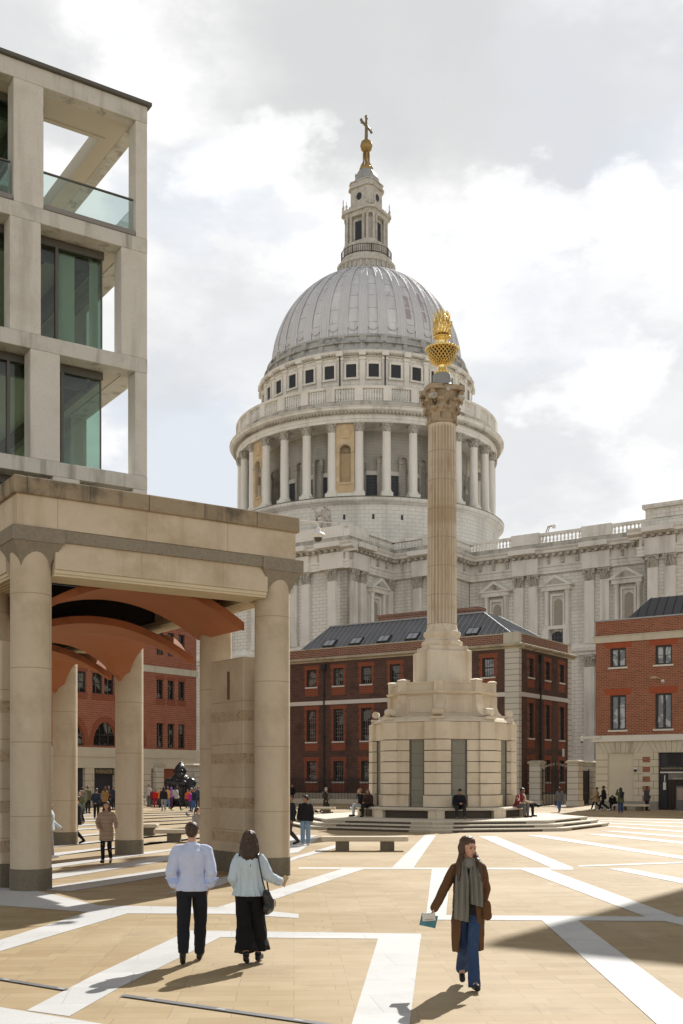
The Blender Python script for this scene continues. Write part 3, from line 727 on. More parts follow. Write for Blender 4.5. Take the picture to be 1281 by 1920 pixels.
        for zz in (19.9, 20.5, 21.0): g_.box(x-.84, x+.84, -.085, -.055, zz-.03, zz+.03)
        g_.build('glazing_bars', M('window_iron', (.12,.12,.13), .6) if 'window_iron' not in bpy.data.materials else bpy.data.materials['window_iron'], ad)
    return wall, Mx, L
run('transept', (-21.0,-36.2), (20.7,-36.2), pil=(4,6.2,13,15.2,27.0,29.2,33.4,35.4,39.6), win=(9.5,20.9,31.3), blocks=((32.5,41.7),), brk=(34.4,39.8), e0=1, e1=1)
run('transept_west', (20.7,-36.2), (20.7,-25.4), pil=(1.2,3.2,9.9), win=(6.6,), blocks=((-.72,3.9),), brk=(2.2,), e0=0, e1=0)
run('bastion', (20.72,-25.4), (28.6,-25.4), pil=(4.2,6.6), blocks=((5.2,8.6),), brk=(5.4,), e1=1)
run('bastion_west', (28.6,-25.4), (28.6,-18.1), pil=(), e0=0)
# nave: bays solved from the pilaster pairs
run('nave', (28.62,-18.0), (54.3,-18.0), pil=(7.55,9.6,17.35,19.35), win=(4.2,12.95,22.4), blocks=((6.6,10.6),(16.4,20.4)), brk=(8.58,18.35), par=True)
run('west_block', (54.3,-22.0), (80,-22.0), pil=(1.2,3.3,6.6), win=(11.5,), par=False, e0=1, brk=(2.2,))
run('west_block_side', (54.3,-17.0), (54.3,-22.0), par=False)
m = MB(); m.box(54.2, 80.2, -22.8, -10, 32.14, 33.0); m.box(54.6, 80, -22.3, -10, 33.0, 34.5); m.box(54.3, 80.3, -22.7, -10, 34.5, 35.0); m.box(55.6,79,-22.42,-22.2,33.3,34.2)
m.build('attic_block', m_port, cath)
# body masses behind the screen walls (roofs stay below the balustrades)
m = MB(); m.box(-20.5, 20.5, -35, 35, 0, 31.5); m.box(-60, 80, -16.5, 17, 0, 31); m.box(-28, 28.4, -25, 25, 0, 31.4); m.build('roof', m_lead, cath)
# rooftop statues
def draped(name, label, loc, h=3.4, seated=False, staff=False, parent=None, rz=0):
    s_ = MB()
    if seated: s_.rc((0,.1,.35*h),(0,0,.72*h),.22*h,.15*h); s_.rc((-.1*h,-.2*h,.3*h),(-.1*h,-.25*h,0),.13*h,.13*h); s_.rc((.12*h,-.2*h,.3*h),(.12*h,-.3*h,.02),.12*h,.12*h); s_.rc((0,0,.2*h),(0,-.2*h,.32*h),.2*h,.14*h); s_.ell((-.32*h,0,.1*h),(.25*h,.2*h,.14*h))
    else: s_.rc((0,0,.05),(0,0,.5*h),.2*h,.14*h); s_.rc((0,0,.5*h),(0,0,.75*h),.13*h,.15*h)
    s_.rc((0,0,.75*h),(0,0,.84*h),.07*h,.055*h); s_.ell((0,-.02*h,.92*h),(.075*h,.085*h,.095*h)); s_.rc((.15*h,0,.76*h),(.22*h,-.05*h,.55*h),.07*h,.055*h); s_.rc((-.15*h,0,.76*h),(-.24*h,-.12*h,.6*h),.07*h,.055*h); s_.rc((-.24*h,-.12*h,.6*h),(-.3*h,-.2*h,.72*h),.05*h,.04*h)
    if staff: s_.rc((-.31*h,-.2*h,.3*h),(-.42*h,-.2*h,1.02*h),.03*h,.03*h,6); s_.rc((-.52*h,-.2*h,.88*h),(-.28*h,-.2*h,.93*h),.028*h,.028*h,6)
    o = s_.blob(name, m_portc, None, .07, 2, (.05, 2.5, .6)); o.location = loc; o.rotation_euler = (0,0,rz); tagp(o, label, 'statue', 'statues on the cathedral parapet'); return o
def cw(x, y, z):                                     # cathedral local -> world
    return Matrix.Translation((4.1,180.6,0)) @ Matrix.Rotation(WA,4,'Z') @ Vector((x,y,z))
draped('statue', 'stone seated saint holding a cross staff on the parapet corner above the transept', cw(17.0,-35.6,34.3), 3.3, True, True, rz=WA)
m = MB(Matrix.Translation((0,-36.4,0))); m.prism([(-12,32.2),(12,32.2),(0,35.0)], -.5, 3, axis='y'); m.box(-1,1,-.6,1.2,34,35.4); m.build('gable', m_portp, cath)
draped('statue', 'weathered stone saint whose head shows above the loggia coping, left of the dome', cw(0.05,-36.2,35.35), 3.6, False, False, rz=WA)
p_ = thing('roof_crane', 'small grey hoist arm poking above the balustrade of the nave', 'hoist', cw(38.5,-17.2,32.4), WA)
q = MB(); q.rc((0,0,0),(1.3,0,2.9),.09,.08,6); q.rc((.5,0,0),(1.5,0,2.8),.08,.07,6); q.rc((1.3,0,2.9),(2.1,0,3.0),.12,.1,6); q.build('arm', m_portd, p_)
q = MB(); q.box(1.9,2.3,-.15,.15,2.6,3.05); q.build('lamp_head', m_portp, p_)
# ================================================================ BRICK RANGES
BR = dict(w=.46, h=.15, m=.022)
m_bdark = M('dark_plum_brick', (.135,.066,.047), .9, .28, .9, dirt=((.045,.03,.026), .6, .5), brick=dict(BR, mcol=(.12,.09,.075), col2=(.085,.047,.038)), bump=(20,.15))
m_bred = M('orange_red_brick', (.22,.068,.042), .88, .2, 1.2, dirt=((.25,.07,.035), .45, 1.2), brick=dict(BR, mcol=(.30,.13,.075), col2=(.25,.065,.035)))
m_bpar = M('parapet_brick', (.27,.105,.065), .9, .25, 1.0, brick=dict(w=.46,h=.16,m=.03, mcol=(.33,.25,.19), col2=(.17,.068,.048)))
m_blodge = M('lodge_brick', (.31,.10,.062), .88, .16, 1.0, brick=dict(w=.38,h=.125,m=.02, mcol=(.36,.22,.14), col2=(.19,.06,.04)), dirt=((.3,.1,.05), .3, .6))
m_rub = M('rubbed_red_brick', (.33,.08,.04), .85, .15, 1.5, brick=dict(w=.12,h=1.2,m=.012, mcol=(.28,.08,.04), col2=(.36,.085,.035)))
m_sill = M('painted_sill', (.66,.64,.59), .8, .1, 2)
m_trim = M('stone_trim', (.56,.52,.43), .85, .15, .8, streak=((.25,.23,.18), .5, 1.2))
m_trimd = M('stained_cornice', (.50,.45,.34), .9, .25, .6, dirt=((.16,.15,.09), .6, .9))
m_sash = M('dark_sash', (.05,.045,.042), .5, .2, 3)
m_sashw = M('pale_glazing_bar', (.22,.22,.21), .5, .2, 3)
t = NT('house_glass'); o_ = t.coords(); nz = t.noise(o_, .75, 3, .6, .6)
cg = t.mix(t.rng(nz, .50, .56), (.012,.014,.015), (.19,.20,.19))  # pale noise patches painted into the glass colour as reflections
m_hglass = t.bsdf(cg, .04, 0, .9, bump=t.noise(o_, 1.3, 2), bstr=.08, bdist=.05)
t = NT('lodge_glass'); o_ = t.coords(); nz = t.noise(o_, .62, 3, .6, .4); m_lglass = t.bsdf(t.mix(t.rng(nz, .47, .53), (.03,.035,.037), (.34,.36,.36)), .04, 0, .9)  # about half the pane colour painted pale to imitate reflected sky
m_slate = M('zinc_roof', (.115,.12,.135), .42, .15, .8, spec=.5, dirt=((.2,.2,.21), .3, .6))
m_slats = M('zinc_seam', (.33,.34,.35), .4, .12, 1, spec=.6)
m_pipe = M('cast_iron_pipe', (.035,.033,.033), .6, .3, 2)
m_pale = M('rusticated_quoin', (.62,.59,.52), .85, .1, .6, brick=dict(w=20,h=.47,m=.03,mcol=(.27,.25,.22)))
def sash(parent, Mx, x, z0, z1, w, nx=4, nz=6, fr=.11, depth=.2, sill=True, mat=None, bar=.035, glass=None, casement=False):
    mat = mat or m_sash
    f = MB(Mx); y = depth
    f.box(x-w/2, x-w/2+fr, y-.06, y+.12, z0, z1); f.box(x+w/2-fr, x+w/2, y-.06, y+.12, z0, z1)
    f.box(x-w/2+fr, x+w/2-fr, y-.06, y+.12, z1-fr, z1); f.box(x-w/2+fr, x+w/2-fr, y-.06, y+.12, z0, z0+fr)
    if casement: f.box(x-fr*.55, x+fr*.55, y-.05, y+.11, z0+fr, z1-fr)
    else: f.box(x-w/2+fr, x+w/2-fr, y-.03, y+.1, (z0+z1)/2-.04, (z0+z1)/2+.04)
    o = f.build('window', mat, parent)
    b = MB(Mx); xi0, xi1, zi0, zi1 = x-w/2+fr, x+w/2-fr, z0+fr, z1-fr
    for i in range(1, nx): xx = xi0+(xi1-xi0)*i/nx; b.box(xx-bar/2, xx+bar/2, y, y+.05, zi0, zi1)
    for i in range(1, nz): zz = zi0+(zi1-zi0)*i/nz; b.box(xi0, xi1, y+.004, y+.046, zz-bar/2, zz+bar/2)
    if b.v: b.build('glazing_bars', m_sashw if mat is m_sash else mat, o)
    p = MB(Mx); p.box(xi0, xi1, y+.05, y+.09, zi0, zi1); p.build('pane', glass or m_hglass, o)
    if sill: q = MB(Mx); q.box(x-w/2-.14, x+w/2+.14, -.10, depth+.1, z0-.13, z0-.003); q.build('sill', m_sill, o)
    return o
# ---- chapter house: dark brick range behind the monument
K = Vector((14.6, 90.0, 0))
ch = thing('brick_house', 'long dark red brick house with white quoins and grey metal roof behind the monument', 'house', K, WA)
LEN, DEP = 24.2, 10.9
zc, zs = 13.0, 9.05
xs = [-2.8-3.05*i for i in range(7)]
FL = [(10.75, 12.35), (5.65, 8.6), (1.95, 3.85)]
hol = [(x-.55, x+.55, a, b) for x in xs for a, b in FL]
Ms, Ls = frame((0,0), (0,DEP))
xs2 = [2.35, 5.75, 8.8]
hol2 = [(x-.5, x+.5, a, b) for x in xs2 for a, b in FL]
w = MB(); holed(w, -LEN, -1.25, .9, zc, .45, hol); w.M = Ms; holed(w, .02, Ls-.75, .9, zc, .45, hol2)
w.M = Matrix.Identity(4); w.box(-LEN, -.45, 9.9, 10.9, 0, zc); w.box(-LEN-.3, -LEN, .02, 10.9, 0, zc)
wall = w.build('wall', m_bdark, ch)
inn = MB(); inn.box(-LEN+.3, -.5, .9, 10.3, .2, 12.9); inn.build('interior', m_dark, ch)
q = MB(); q.box(-1.25, .03, -.06, .45, 0, zc); q.build('quoin', m_pale, ch)
q = MB(Ms); q.box(Ls-.75, Ls+.03, -.06, .45, 0, zc); q.build('quoin', m_pale, ch)
q = MB(); q.box(-LEN, -1.25, -.12, .4, 0, .9); q.M = Ms; q.box(.02, Ls-.75, -.12, .4, 0, .9); q.build('plinth', m_trim, ch)
q = MB(); q.box(-LEN, -1.25, -.07, .1, zs, zs+.36); q.M = Ms; q.box(.0, Ls-.75, -.07, .1, zs, zs+.36); q.build('string_course', m_sill, ch)
q = MB(); pr = [(-.02,0),(.1,0),(.18,.12),(.45,.2),(.5,.34),(.3,.42),(-.02,.42)]
cornice(q, 0, zc, pr, -LEN-.3, 0, 0, .5); q.M = Ms; cornice(q, Ls, zc, pr, 0, Ls, 0, .5); q.build('cornice', m_trimd, ch)
q = MB(); q.box(-LEN, -1.4, .0, .4, zc+.42, 14.2); q.M = Ms; q.box(.45, Ls-.75, 0, .4, zc+.42, 14.2); q.build('parapet', m_bpar, ch)
q = MB(); q.box(-1.4, .03, -.04, .45, zc+.42, 14.35); q.M = Ms; q.box(Ls-.75, Ls+.03, -.04, .45, zc+.42, 14.2); q.build('parapet_pier', m_trim, ch)
q = MB(); q.box(-LEN, -1.42, -.06, .46, 14.2, 14.3); q.M = Ms; q.box(.5, Ls+.05, -.06, .46, 14.2, 14.3); q.build('coping', m_trimd, ch)
for Mx, XS, hw in ((Matrix.Identity(4), xs, .55), (Ms, xs2, .5)):
    for x in XS:
        for i, (a, b) in enumerate(FL):
            dr = MB(Mx)
            for s_ in (-1, 1):
                n = int((b-a)/.3)
                for k in range(n):
                    o2 = .22 + .1*(k % 2); zz = a+(b-a)*k/n; dr.box(x+min(s_*hw, s_*(hw+o2)), x+max(s_*hw, s_*(hw+o2)), -.012, .05, zz, zz+(b-a)/n)
            dr.box(x-hw-.34, x+hw+.34, -.016, .05, b, b+.38)
            dr.box(x-hw-.2, x+hw+.2, -.01, .05, a-(.85 if i < 2 else .9), a-.14); dr.build('window_dressing', m_bred, ch)
for x in xs:
    for i, (a, b) in enumerate(FL): sash(ch, Matrix.Identity(4), x, a, b, 1.1, 4, (4, 8, 4)[i])
for x in xs2:
    for i, (a, b) in enumerate(FL): sash(ch, Ms, x, a, b, 1.0, 4, (4, 8, 4)[i])
for Mx, x in ((Matrix.Identity(4), -19.6), (Ms, 4.1)):
    q = MB(Mx); q.rc((x,-.12,.9), (x,-.12,zc-.4), .075, .075, 8); q.box(x-.22, x+.22, -.3, 0, zc-.75, zc-.2)
    for z in (3, 6, 9.8): q.box(x-.16, x+.16, -.22, 0, z, z+.12)
    q.build('drainpipe', m_pipe, ch)
# roof: hipped metal mansard with standing seams
x0, x1, y0, y1 = -LEN+.6, -.55, .75, 10.2; zt, zr = 14.0, 16.85; ins = 3.2; il, ir = 1.9, 4.7
q = MB(); A0 = [(x0,y0),(x1,y0),(x1,y1),(x0,y1)]; B0 = [(x0+il,y0+ins),(x1-ir,y0+ins),(x1-ir,y1-ins),(x0+il,y1-ins)]
q.prism(A0, zt, zr, top=B0); rf = q.build('roof', m_slate, ch)
q = MB()
n = 42
for i in range(n+1):
    x = x0+(x1-x0)*i/n; u_ = min(1, (x-x0)/il, (x1-x)/ir)
    if u_ > .05: q.rc((x, y0+.02, zt+.03), (x, y0+ins*u_, zt+(zr-zt)*u_+.03), .035, .035, 4)
for i in range(17):
    y = y0+(y1-y0)*i/16; u_ = min(1, (y-y0)/ins, (y1-y)/ins)
    if u_ > .05: q.rc((x1-.02, y, zt+.03), (x1-ir*u_, y, zt+(zr-zt)*u_+.03), .04, .04, 4)
q.box(x0+il-.1, x1-ir+.1, y0+ins-.12, y0+ins+.12, zr-.02, zr+.1)
for (a, b_) in zip(A0, B0): q.rc((a[0],a[1],zt), (b_[0],b_[1],zr+.03), .06, .06, 5)
q.build('standing_seams', m_slats, rf)
m_sky_g = M('skylight_glass', (.35,.38,.42), .05, .15, 1, spec=.8)
for k in range(6):
    x = -20.2+3.02*k
    Mk = Matrix.Translation((x, y0+.5, zt+.5*(zr-zt)/ins)) @ Matrix.Rotation(atan2(zr-zt, ins), 4, 'X')
    q = MB(Mk); q.box(-.6, .6, .15, 1.15, 0, .16); s_ = q.build('skylight', m_sash, rf)
    q = MB(Mk); q.box(-.5, .5, .25, 1.02, .161, .18); q.build('pane', m_sky_g, s_); q = MB(Mk); q.box(-.02, .02, .25, 1.02, .181, .195); q.build('bar', m_sash, s_)
q = MB(); q.box(-20.4, -14.6, 10.4, 11.4, 13, 18.4); q.box(-20.5, -14.5, 10.3, 11.5, 18.4, 18.65); q.build('chimney', m_bpar, ch)
q = MB(); q.box(-11.0, -8.7, 9.6, 10.8, 13, 18.1); q.box(-11.15, -8.55, 9.45, 10.95, 18.1, 18.4); q.build('chimney', m_bpar, ch)
# railings in front of the house
def railing(parent_label, Mx, x0, x1, h, name='iron_railing', cat='railing', step=.16, base=True):
    r_ = thing(name, parent_label, cat)
    r_.matrix_world = Mx
    q = MB()
    n = int((x1-x0)/step)
    for i in range(n+1):
        x = x0+(x1-x0)*i/n; q.box(x-.016, x+.016, -.016, .016, .15, h); q.rc((x,0,h), (x,0,h+.1), .028, .004, 4)
    q.build('railing_bars', m_pipe, r_)
    q = MB(); q.box(x0, x1, -.03, .03, h-.22, h-.17); q.box(x0, x1, -.03, .03, .3, .35); q.build('rail', m_pipe, r_)
    if base: q = MB(); q.box(x0, x1, -.2, .2, 0, .15); q.build('kerb', m_trim, r_)
    return r_
KM = Matrix.Translation(K) @ Matrix.Rotation(WA, 4, 'Z')
railing('black iron railings along the foot of the dark brick house', KM @ Matrix.Translation((0,-2.2,0)), -24.2, -1.0, 2.3)
q = MB(KM @ Matrix.Translation((0,-3.6,0))); q.box(-26, -6, 0, .9, 0, .42, .03); o = q.build('stone_kerb', m_trim); tagp(o, 'long low pale stone ledge in front of the dark brick house railings', 'ledge')
q = MB(Ms); q.box(8.9, 9.4, -.03, -.0, 4.2, 4.9); o = q.build('wall_sign', m_sill); o.matrix_world = KM; tagp(o, 'small white sign on the side wall of the dark brick house above the gate', 'sign')
# ---- gate piers and iron gates between the two brick buildings
def pier(px, yb, w, h, label):
    c0 = gp(px, yb); o = thing('gate_pier', label, 'gate pier', (c0.x, c0.y+.5, 0), WA, 'stone gate piers')
    q = MB(); q.box(-w/2, w/2, -w/2, w/2, 0, h-.28); q.box(-w/2-.06, w/2+.06, -w/2-.06, w/2+.06, 0, .5); q.build('shaft', m_pale, o)
    q = MB(); q.box(-w/2-.12, w/2+.12, -w/2-.12, w/2+.12, h-.27, h-.12); q.prism([(-w/2-.1,-w/2-.1),(w/2+.1,-w/2-.1),(w/2+.1,w/2+.1),(-w/2-.1,w/2+.1)], h-.12, h, top=[(-w/2+.1,-w/2+.1),(w/2-.1,-w/2+.1),(w/2-.1,w/2-.1),(-w/2+.1,w/2-.1)]); q.build('cap', m_trimd, o)
    return o
g1 = pier(1009, 1511, .95, 3.75, 'stone gate pier against the brick house, left of the iron gate')
g2 = pier(1081, 1512.5, .95, 3.75, 'stone gate pier right of the tall iron gate')
g3 = pier(1109, 1509, .95, 3.75, 'half hidden stone gate pier beside the red brick lodge')
def gate(a, b, h, label, scroll=True):
    a = Vector(a.location); b = Vector(b.location); d = b-a; o = thing('iron_gate', label, 'gate', a, atan2(d.y, d.x)); L = d.length
    q = MB(); n = int((L-1.0)/.14)
    for i in range(n+1): x = .5+(L-1.0)*i/n; q.box(x-.018, x+.018, -.018, .018, .08, h)
    q.build('railing_bars', m_pipe, o)
    q = MB()
    for z in (.1, .95, 1.05, h-.05): q.box(.48, L-.48, -.025, .025, z, z+.06)
    q.box(L/2-.06, L/2+.06, -.04, .04, .02, h+.75 if scroll else h); q.box(.46, .54, -.04, .04, .02, h+.15); q.box(L-.54, L-.46, -.04, .04, .02, h+.15); q.build('gate_frame', m_pipe, o)
    if scroll:
        q = MB()
        for k in range(10):
            x = .6+(L-1.2)*k/9; zz = h+.1+.4*(1-abs(x-L/2)/(L/2))
            q.tube([(x+.13*cos(t_)*(1-t_/9), 0, zz+.13*sin(t_)*(1-t_/9)) for t_ in [j*.8 for j in range(9)]], .022, 4)
        q.build('scrollwork', m_portd, o)
    return o
gate(g1, g2, 2.95, 'tall black iron gate with scrolled top between two stone piers')
gate(g2, g3, 2.9, 'narrow black iron railing panel beside the red brick lodge', False)
# ---- lodge on the right
LO = Vector((19.0, 81.8, 0)); LM = Matrix.Translation(LO) @ Matrix.Rotation(WA, 4, 'Z')
lo = thing('brick_lodge', 'bright orange red brick lodge with stone ground floor and dark doorway at right', 'building', LO, WA)
LL = 24.0; I4 = Matrix.Identity(4)
lx = [1.74+3.4*i for i in range(7)]
FLo = [(10.5, 11.9), (5.85, 8.42)]
hol = [(x-.6, x+.6, a, b) for x in lx for a, b in FLo]
w = MB(); holed(w, .02, LL, 5.45, 12.35, .45, hol); w.box(.0, LL, 11.0, 12.0, 0, 12.35); w.box(-.0, .45, .47, 11.0, 0, 12.35); w.build('wall', m_blodge, lo)
q = MB(); q.box(0, LL, 0, .42, 12.86, 13.95); q.box(0, .42, .42, 12, 12.86, 13.95); q.build('parapet', m_blodge, lo)
q = MB(); q.box(-.06, LL, -.08, .5, 13.95, 14.05); q.box(-.06,.5,.5,12,13.95,14.05); q.build('coping', m_slats, lo)
q = MB(); q.box(-.12, LL, -.12, .45, 12.35, 12.8); q.box(-.12,.45,.45,12,12.35,12.8); q.box(-.2, LL, -.2, .45, 12.8, 12.86); q.build('band', m_trim, lo)
q = MB(); q.box(-.14, LL, -.14, .45, 5.12, 5.45); q.box(-.22, LL, -.22, .45, 5.0, 5.12); q.box(-.14,.45,.45,12,5.12,5.45); q.build('string_course', m_sill, lo)
q = MB(); q.box(1, LL, 1, 11, .2, 12.3); q.build('interior', m_dark, lo)
for x in lx:
    for a, b in FLo: q = MB(); q.prism([(x-.95,b),(x+.95,b),(x+1.08,b+.48),(x-1.08,b+.48)], -.014, .05, axis='y'); q.build('window_arch', m_rub, lo)
for x in lx:
    sash(lo, I4, x, 10.5, 11.9, 1.2, 2, 2, .12, .18, True, casement=True, bar=.05, glass=m_lglass); sash(lo, I4, x, 5.85, 8.42, 1.2, 2, 3, .12, .18, True, casement=True, bar=.05, glass=m_lglass)
# stone ground floor: rusticated, recessed panel, brick-and-stone pilaster, doorway
m_rust = M('lodge_stone', (.60,.545,.44), .85, .1, .7, brick=dict(w=2.2,h=.52,m=.028,mcol=(.30,.25,.19)), dirt=((.45,.38,.28), .3, .7))
m_panel = M('lodge_panel', (.58,.53,.43), .85, .12, .8)
q = MB(); q.box(.02, .95, .0, .5, .6, 4.15); q.box(2.95, 3.6, 0, .5, .6, 4.15); q.box(4.15, 4.72, 0, .5, .6, 4.15); q.box(6.72, 9.8, 0, .5, .6, 4.15); q.box(11.6, LL, 0, .5, .6, 4.15); q.box(-.0, .45, .5, 12, .6, 5); q.build('ground_floor_wall', m_rust, lo)
q = MB(); q.box(.02, LL, -.01, .5, 4.15, 5.0); lint = q.build('lintel', m_trim, lo)
q = MB()
for xc in (1.95, 5.72, 10.7):
    for i in range(-4, 5):
        x = xc+i*.32; q.prism([(x-.012,4.17),(x+.012,4.17),(x+.012+i*.13,5.0),(x-.012+i*.13,5.0)], -.022, -.008, axis='y')
q.build('voussoir_joints', M('joint', (.28,.24,.18), .9), lint)
for a_, b_ in ((.95, 2.95), (9.8, 11.6)): q = MB(); q.box(a_, b_, .12, .5, .6, 4.15); q.build('recessed_panel', m_panel, lo)
for k in range(5):
    q = MB(); q.box(3.6, 4.15, -.02, .45, .6+.71*k, .6+.71*k+.4); q.build('brick_block', m_blodge, lo); q = MB(); q.box(3.6, 4.15, -.0, .45, .6+.71*k+.4, .6+.71*k+.71 if k < 4 else 4.15); q.build('stone_block', m_panel, lo)
q = MB(); q.box(-.04, 4.72, -.06, .5, 0, .6); q.box(6.72, LL, -.06, .5, 0, .6); q.build('plinth', M('grey_plinth', (.30,.28,.25), .85, .2, 1), lo)
q = MB(); q.box(4.73, 6.71, .3, .36, 0, 4.14); dw = q.build('door', m_dark, lo)
q = MB(); q.box(4.85, 6.7, .18, .3, 2.78, 3.2); q.build('sign_panel', M('sign_black', (.03,.03,.034), .5), dw)
q = MB(); q.box(4.85, 6.7, .12, .3, 2.66, 2.76); q.build('door_head', m_sill, dw)
q = MB(); q.box(5.4, 6.7, .22, .29, 2.18, 2.66); q.build('sign_panel', M('grey_sign', (.20,.19,.17), .6), dw)
q = MB(); q.box(4.8, 5.35, .2, .29, .05, 2.66); q.build('door_leaf', M('black_leaf', (.018,.018,.024), .4), dw)
q = MB(); q.box(5.05, 5.25, .17, .2, 1.45, 2.0); q.box(5.13, 5.2, .17, .2, 2.05, 2.5); q.build('notice', m_sill, dw)
q = MB()
for i in range(9): q.box(5.35+i*.11, 5.38+i*.11, .26, .3, 3.25, 4.1)
q.build('fanlight_grille', m_pipe, dw)
q = MB()
for i in range(6): q.box(5.42+i*.21, 5.60+i*.21, .262, .3, .02, 2.16)
q.build('door_boards', M('brown_boards', (.035,.026,.018), .6, .3, 3), dw)
def text(name, s, size, mat, parent, loc, rot, ext=.006, align='CENTER', sx=1):
    c_ = bpy.data.curves.new(name, 'FONT'); c_.body = s; c_.size = size; c_.extrude = ext; c_.align_x = align; c_.align_y = 'CENTER'
    o = bpy.data.objects.new(name, c_); COL.objects.link(o); bpy.context.view_layer.update()
    me = bpy.data.meshes.new_from_object(o.evaluated_get(bpy.context.evaluated_depsgraph_get())); bpy.data.objects.remove(o)
    me.materials.clear(); me.materials.append(mat); me.name = name
    o = bpy.data.objects.new(name, me); COL.objects.link(o); o.parent = parent; o.location = loc; o.rotation_euler = rot; o.scale = (sx, 1, 1); return o
m_letg = M('brass_letters', (.45,.36,.2), .5, .1, 2)
text('lettering', 'PATERNOSTER LODGE', .17, m_letg, dw, (5.77, .17, 2.99), (radians(90), 0, 0))
text('lettering', 'TEMPLE BAR', .15, m_sill, dw, (6.15, .21, 2.27), (radians(90), 0, 0))
m_hood = M('lodge_zinc', (.075,.078,.088), .5, .15, .8, spec=.5)
x0, x1, y0, y1 = 1.2, 23.4, 1.3, 10.8; zt, zr = 13.6, 15.9; ins = 1.9
q = MB(); q.prism([(x0,y0),(x1,y0),(x1,y1),(x0,y1)], zt, zr, top=[(x0+ins,y0+ins),(x1-ins,y0+ins),(x1-ins,y1-ins),(x0+ins,y1-ins)]); rf = q.build('roof', m_hood, lo)
q = MB()
for i in range(1, 34):
    x = x0+(x1-x0)*i/34; u_ = min(1, (x-x0)/ins, (x1-x)/ins); q.rc((x,y0,zt+.02),(x,y0+ins*u_,zt+(zr-zt)*u_+.02), .03, .03, 4)
q.build('standing_seams', m_pipe, rf)
def wcam(Mx, x, z, label):
    o = thing('security_camera', label, 'camera', (0,0,0)); o.matrix_world = Mx
    q = MB(); q.rc((x,0,z),(x,-.35,z+.02),.04,.04,6); q.build('bracket', m_sill, o); q = MB(); q.ell((x,-.42,z-.08),(.12,.12,.14)); q.build('lens', m_dark, o); q = MB(); q.lathe([(.14,z-.02),(.14,z+.08),(.05,z+.12)],12,x,-.42); q.build('housing', m_sill, o); return o
wcam(LM, 3.2, 2.95, 'small white dome camera on the stone wall left of the lodge doorway')
o = thing('security_camera', 'white camera on an arm at the left corner of the lodge string course', 'camera'); o.matrix_world = LM
q = MB(); q.box(-.9,.5,-.3,-.24,5.25,5.42); q.build('bracket', m_sill, o); q = MB(); q.rc((-.95,-.3,5.15),(-.95,-.3,5.32),.12,.13,8); q.build('housing', m_sill, o); q = MB(); q.ell((-.95,-.3,5.02),(.09,.09,.08)); q.build('lens', m_dark, o)
# alarm box and lamp on the lodge wall
o = thing('alarm_box', 'white and red alarm box on the brick between the lodge upper windows', 'alarm'); o.matrix_world = LM
q = MB(); q.box(5.0,5.22,-.12,-.01,9.15,9.4); q.build('box', m_sill, o); q = MB(); q.box(5.02,5.2,-.13,-.12,9.17,9.24); q.build('stripe', m_bred, o)
o = thing('wall_lamp', 'small grey floodlight on the brick between the lodge upper windows', 'lamp'); o.matrix_world = LM
q = MB(); q.rc((4.9,0,9.5),(4.7,-.4,9.55),.03,.03,5); q.ell((4.6,-.5,9.55),(.28,.14,.08)); q.build('lamp_head', m_trimd, o)
# A-board at the lodge door
g_ = gp(1277.5,1520)
o = thing('notice_stand', 'grey framed notice stand on the paving right of the lodge doorway', 'sign', g_, WA+.1)
q = MB(); q.box(-.35,.35,-.04,.04,.05,1.75); q.box(-.5,.5,-.3,.3,0,.08); q.build('frame', M('stand_grey', (.12,.11,.12), .5), o)
q = MB(); q.box(-.27,.27,-.06,-.045,.75,1.6); q.build('poster', M('poster', (.30,.24,.2), .6, .35, 4), o)
# ---- red brick range on the left, receding behind the arcade
RA = atan2(.825, .566)
RO = Vector((-15.6, 94, 0)); RM = Matrix.Translation(RO) @ Matrix.Rotation(RA, 4, 'Z')
rd = thing('office_range', 'red brick office range with arched shop windows seen between the arcade columns', 'building', RO, RA)
m_brange = M('range_brick', (.34,.115,.072), .88, .16, .8, brick=dict(w=.48,h=.17,m=.022, mcol=(.40,.22,.15), col2=(.27,.085,.05)))
def inv(px, z0=0):                          # distance along the range front for a bearing
    r = (px-CX)/FOC; return (RO.x - r*RO.y)/(r*.825 - .566)
xsr = [inv(p) for p in (300.5, 321, 341)]; xsl = [inv(p) for p in (152, 183, 205, 232)]
x_end = inv(368.5); x_st = -20.0
rows = [(1214, 1245), (1291, 1324), (1371, 1405)]
FR = [(12.9, 14.35), (9.35, 10.75), (5.3, 7.2)]
hr = [(x-.42, x+.42, 12.9, 14.9) for x in xsr] + [(x-.42, x+.42, 9.1, 10.75) for x in xsr] + [(x-.42, x+.42, 4.9, 7.0) for x in xsr] + [(x-.55, x+.55, 9.1, 10.75) for x in xsl] + [(x-.55, x+.55, 13.0, 15.0) for x in xsl]
arch = [inv(198), inv(135), inv(255)-.5]
w = MB(); wz = 4.75
holed(w, x_st, x_end, wz, 20, .5, hr + [(a-1.35, a+1.35, 4.9, 7.2) for a in arch])
w.box(x_end-.5, x_end, .5, 12, 0, 20)
w.build('wall', m_brange, rd)
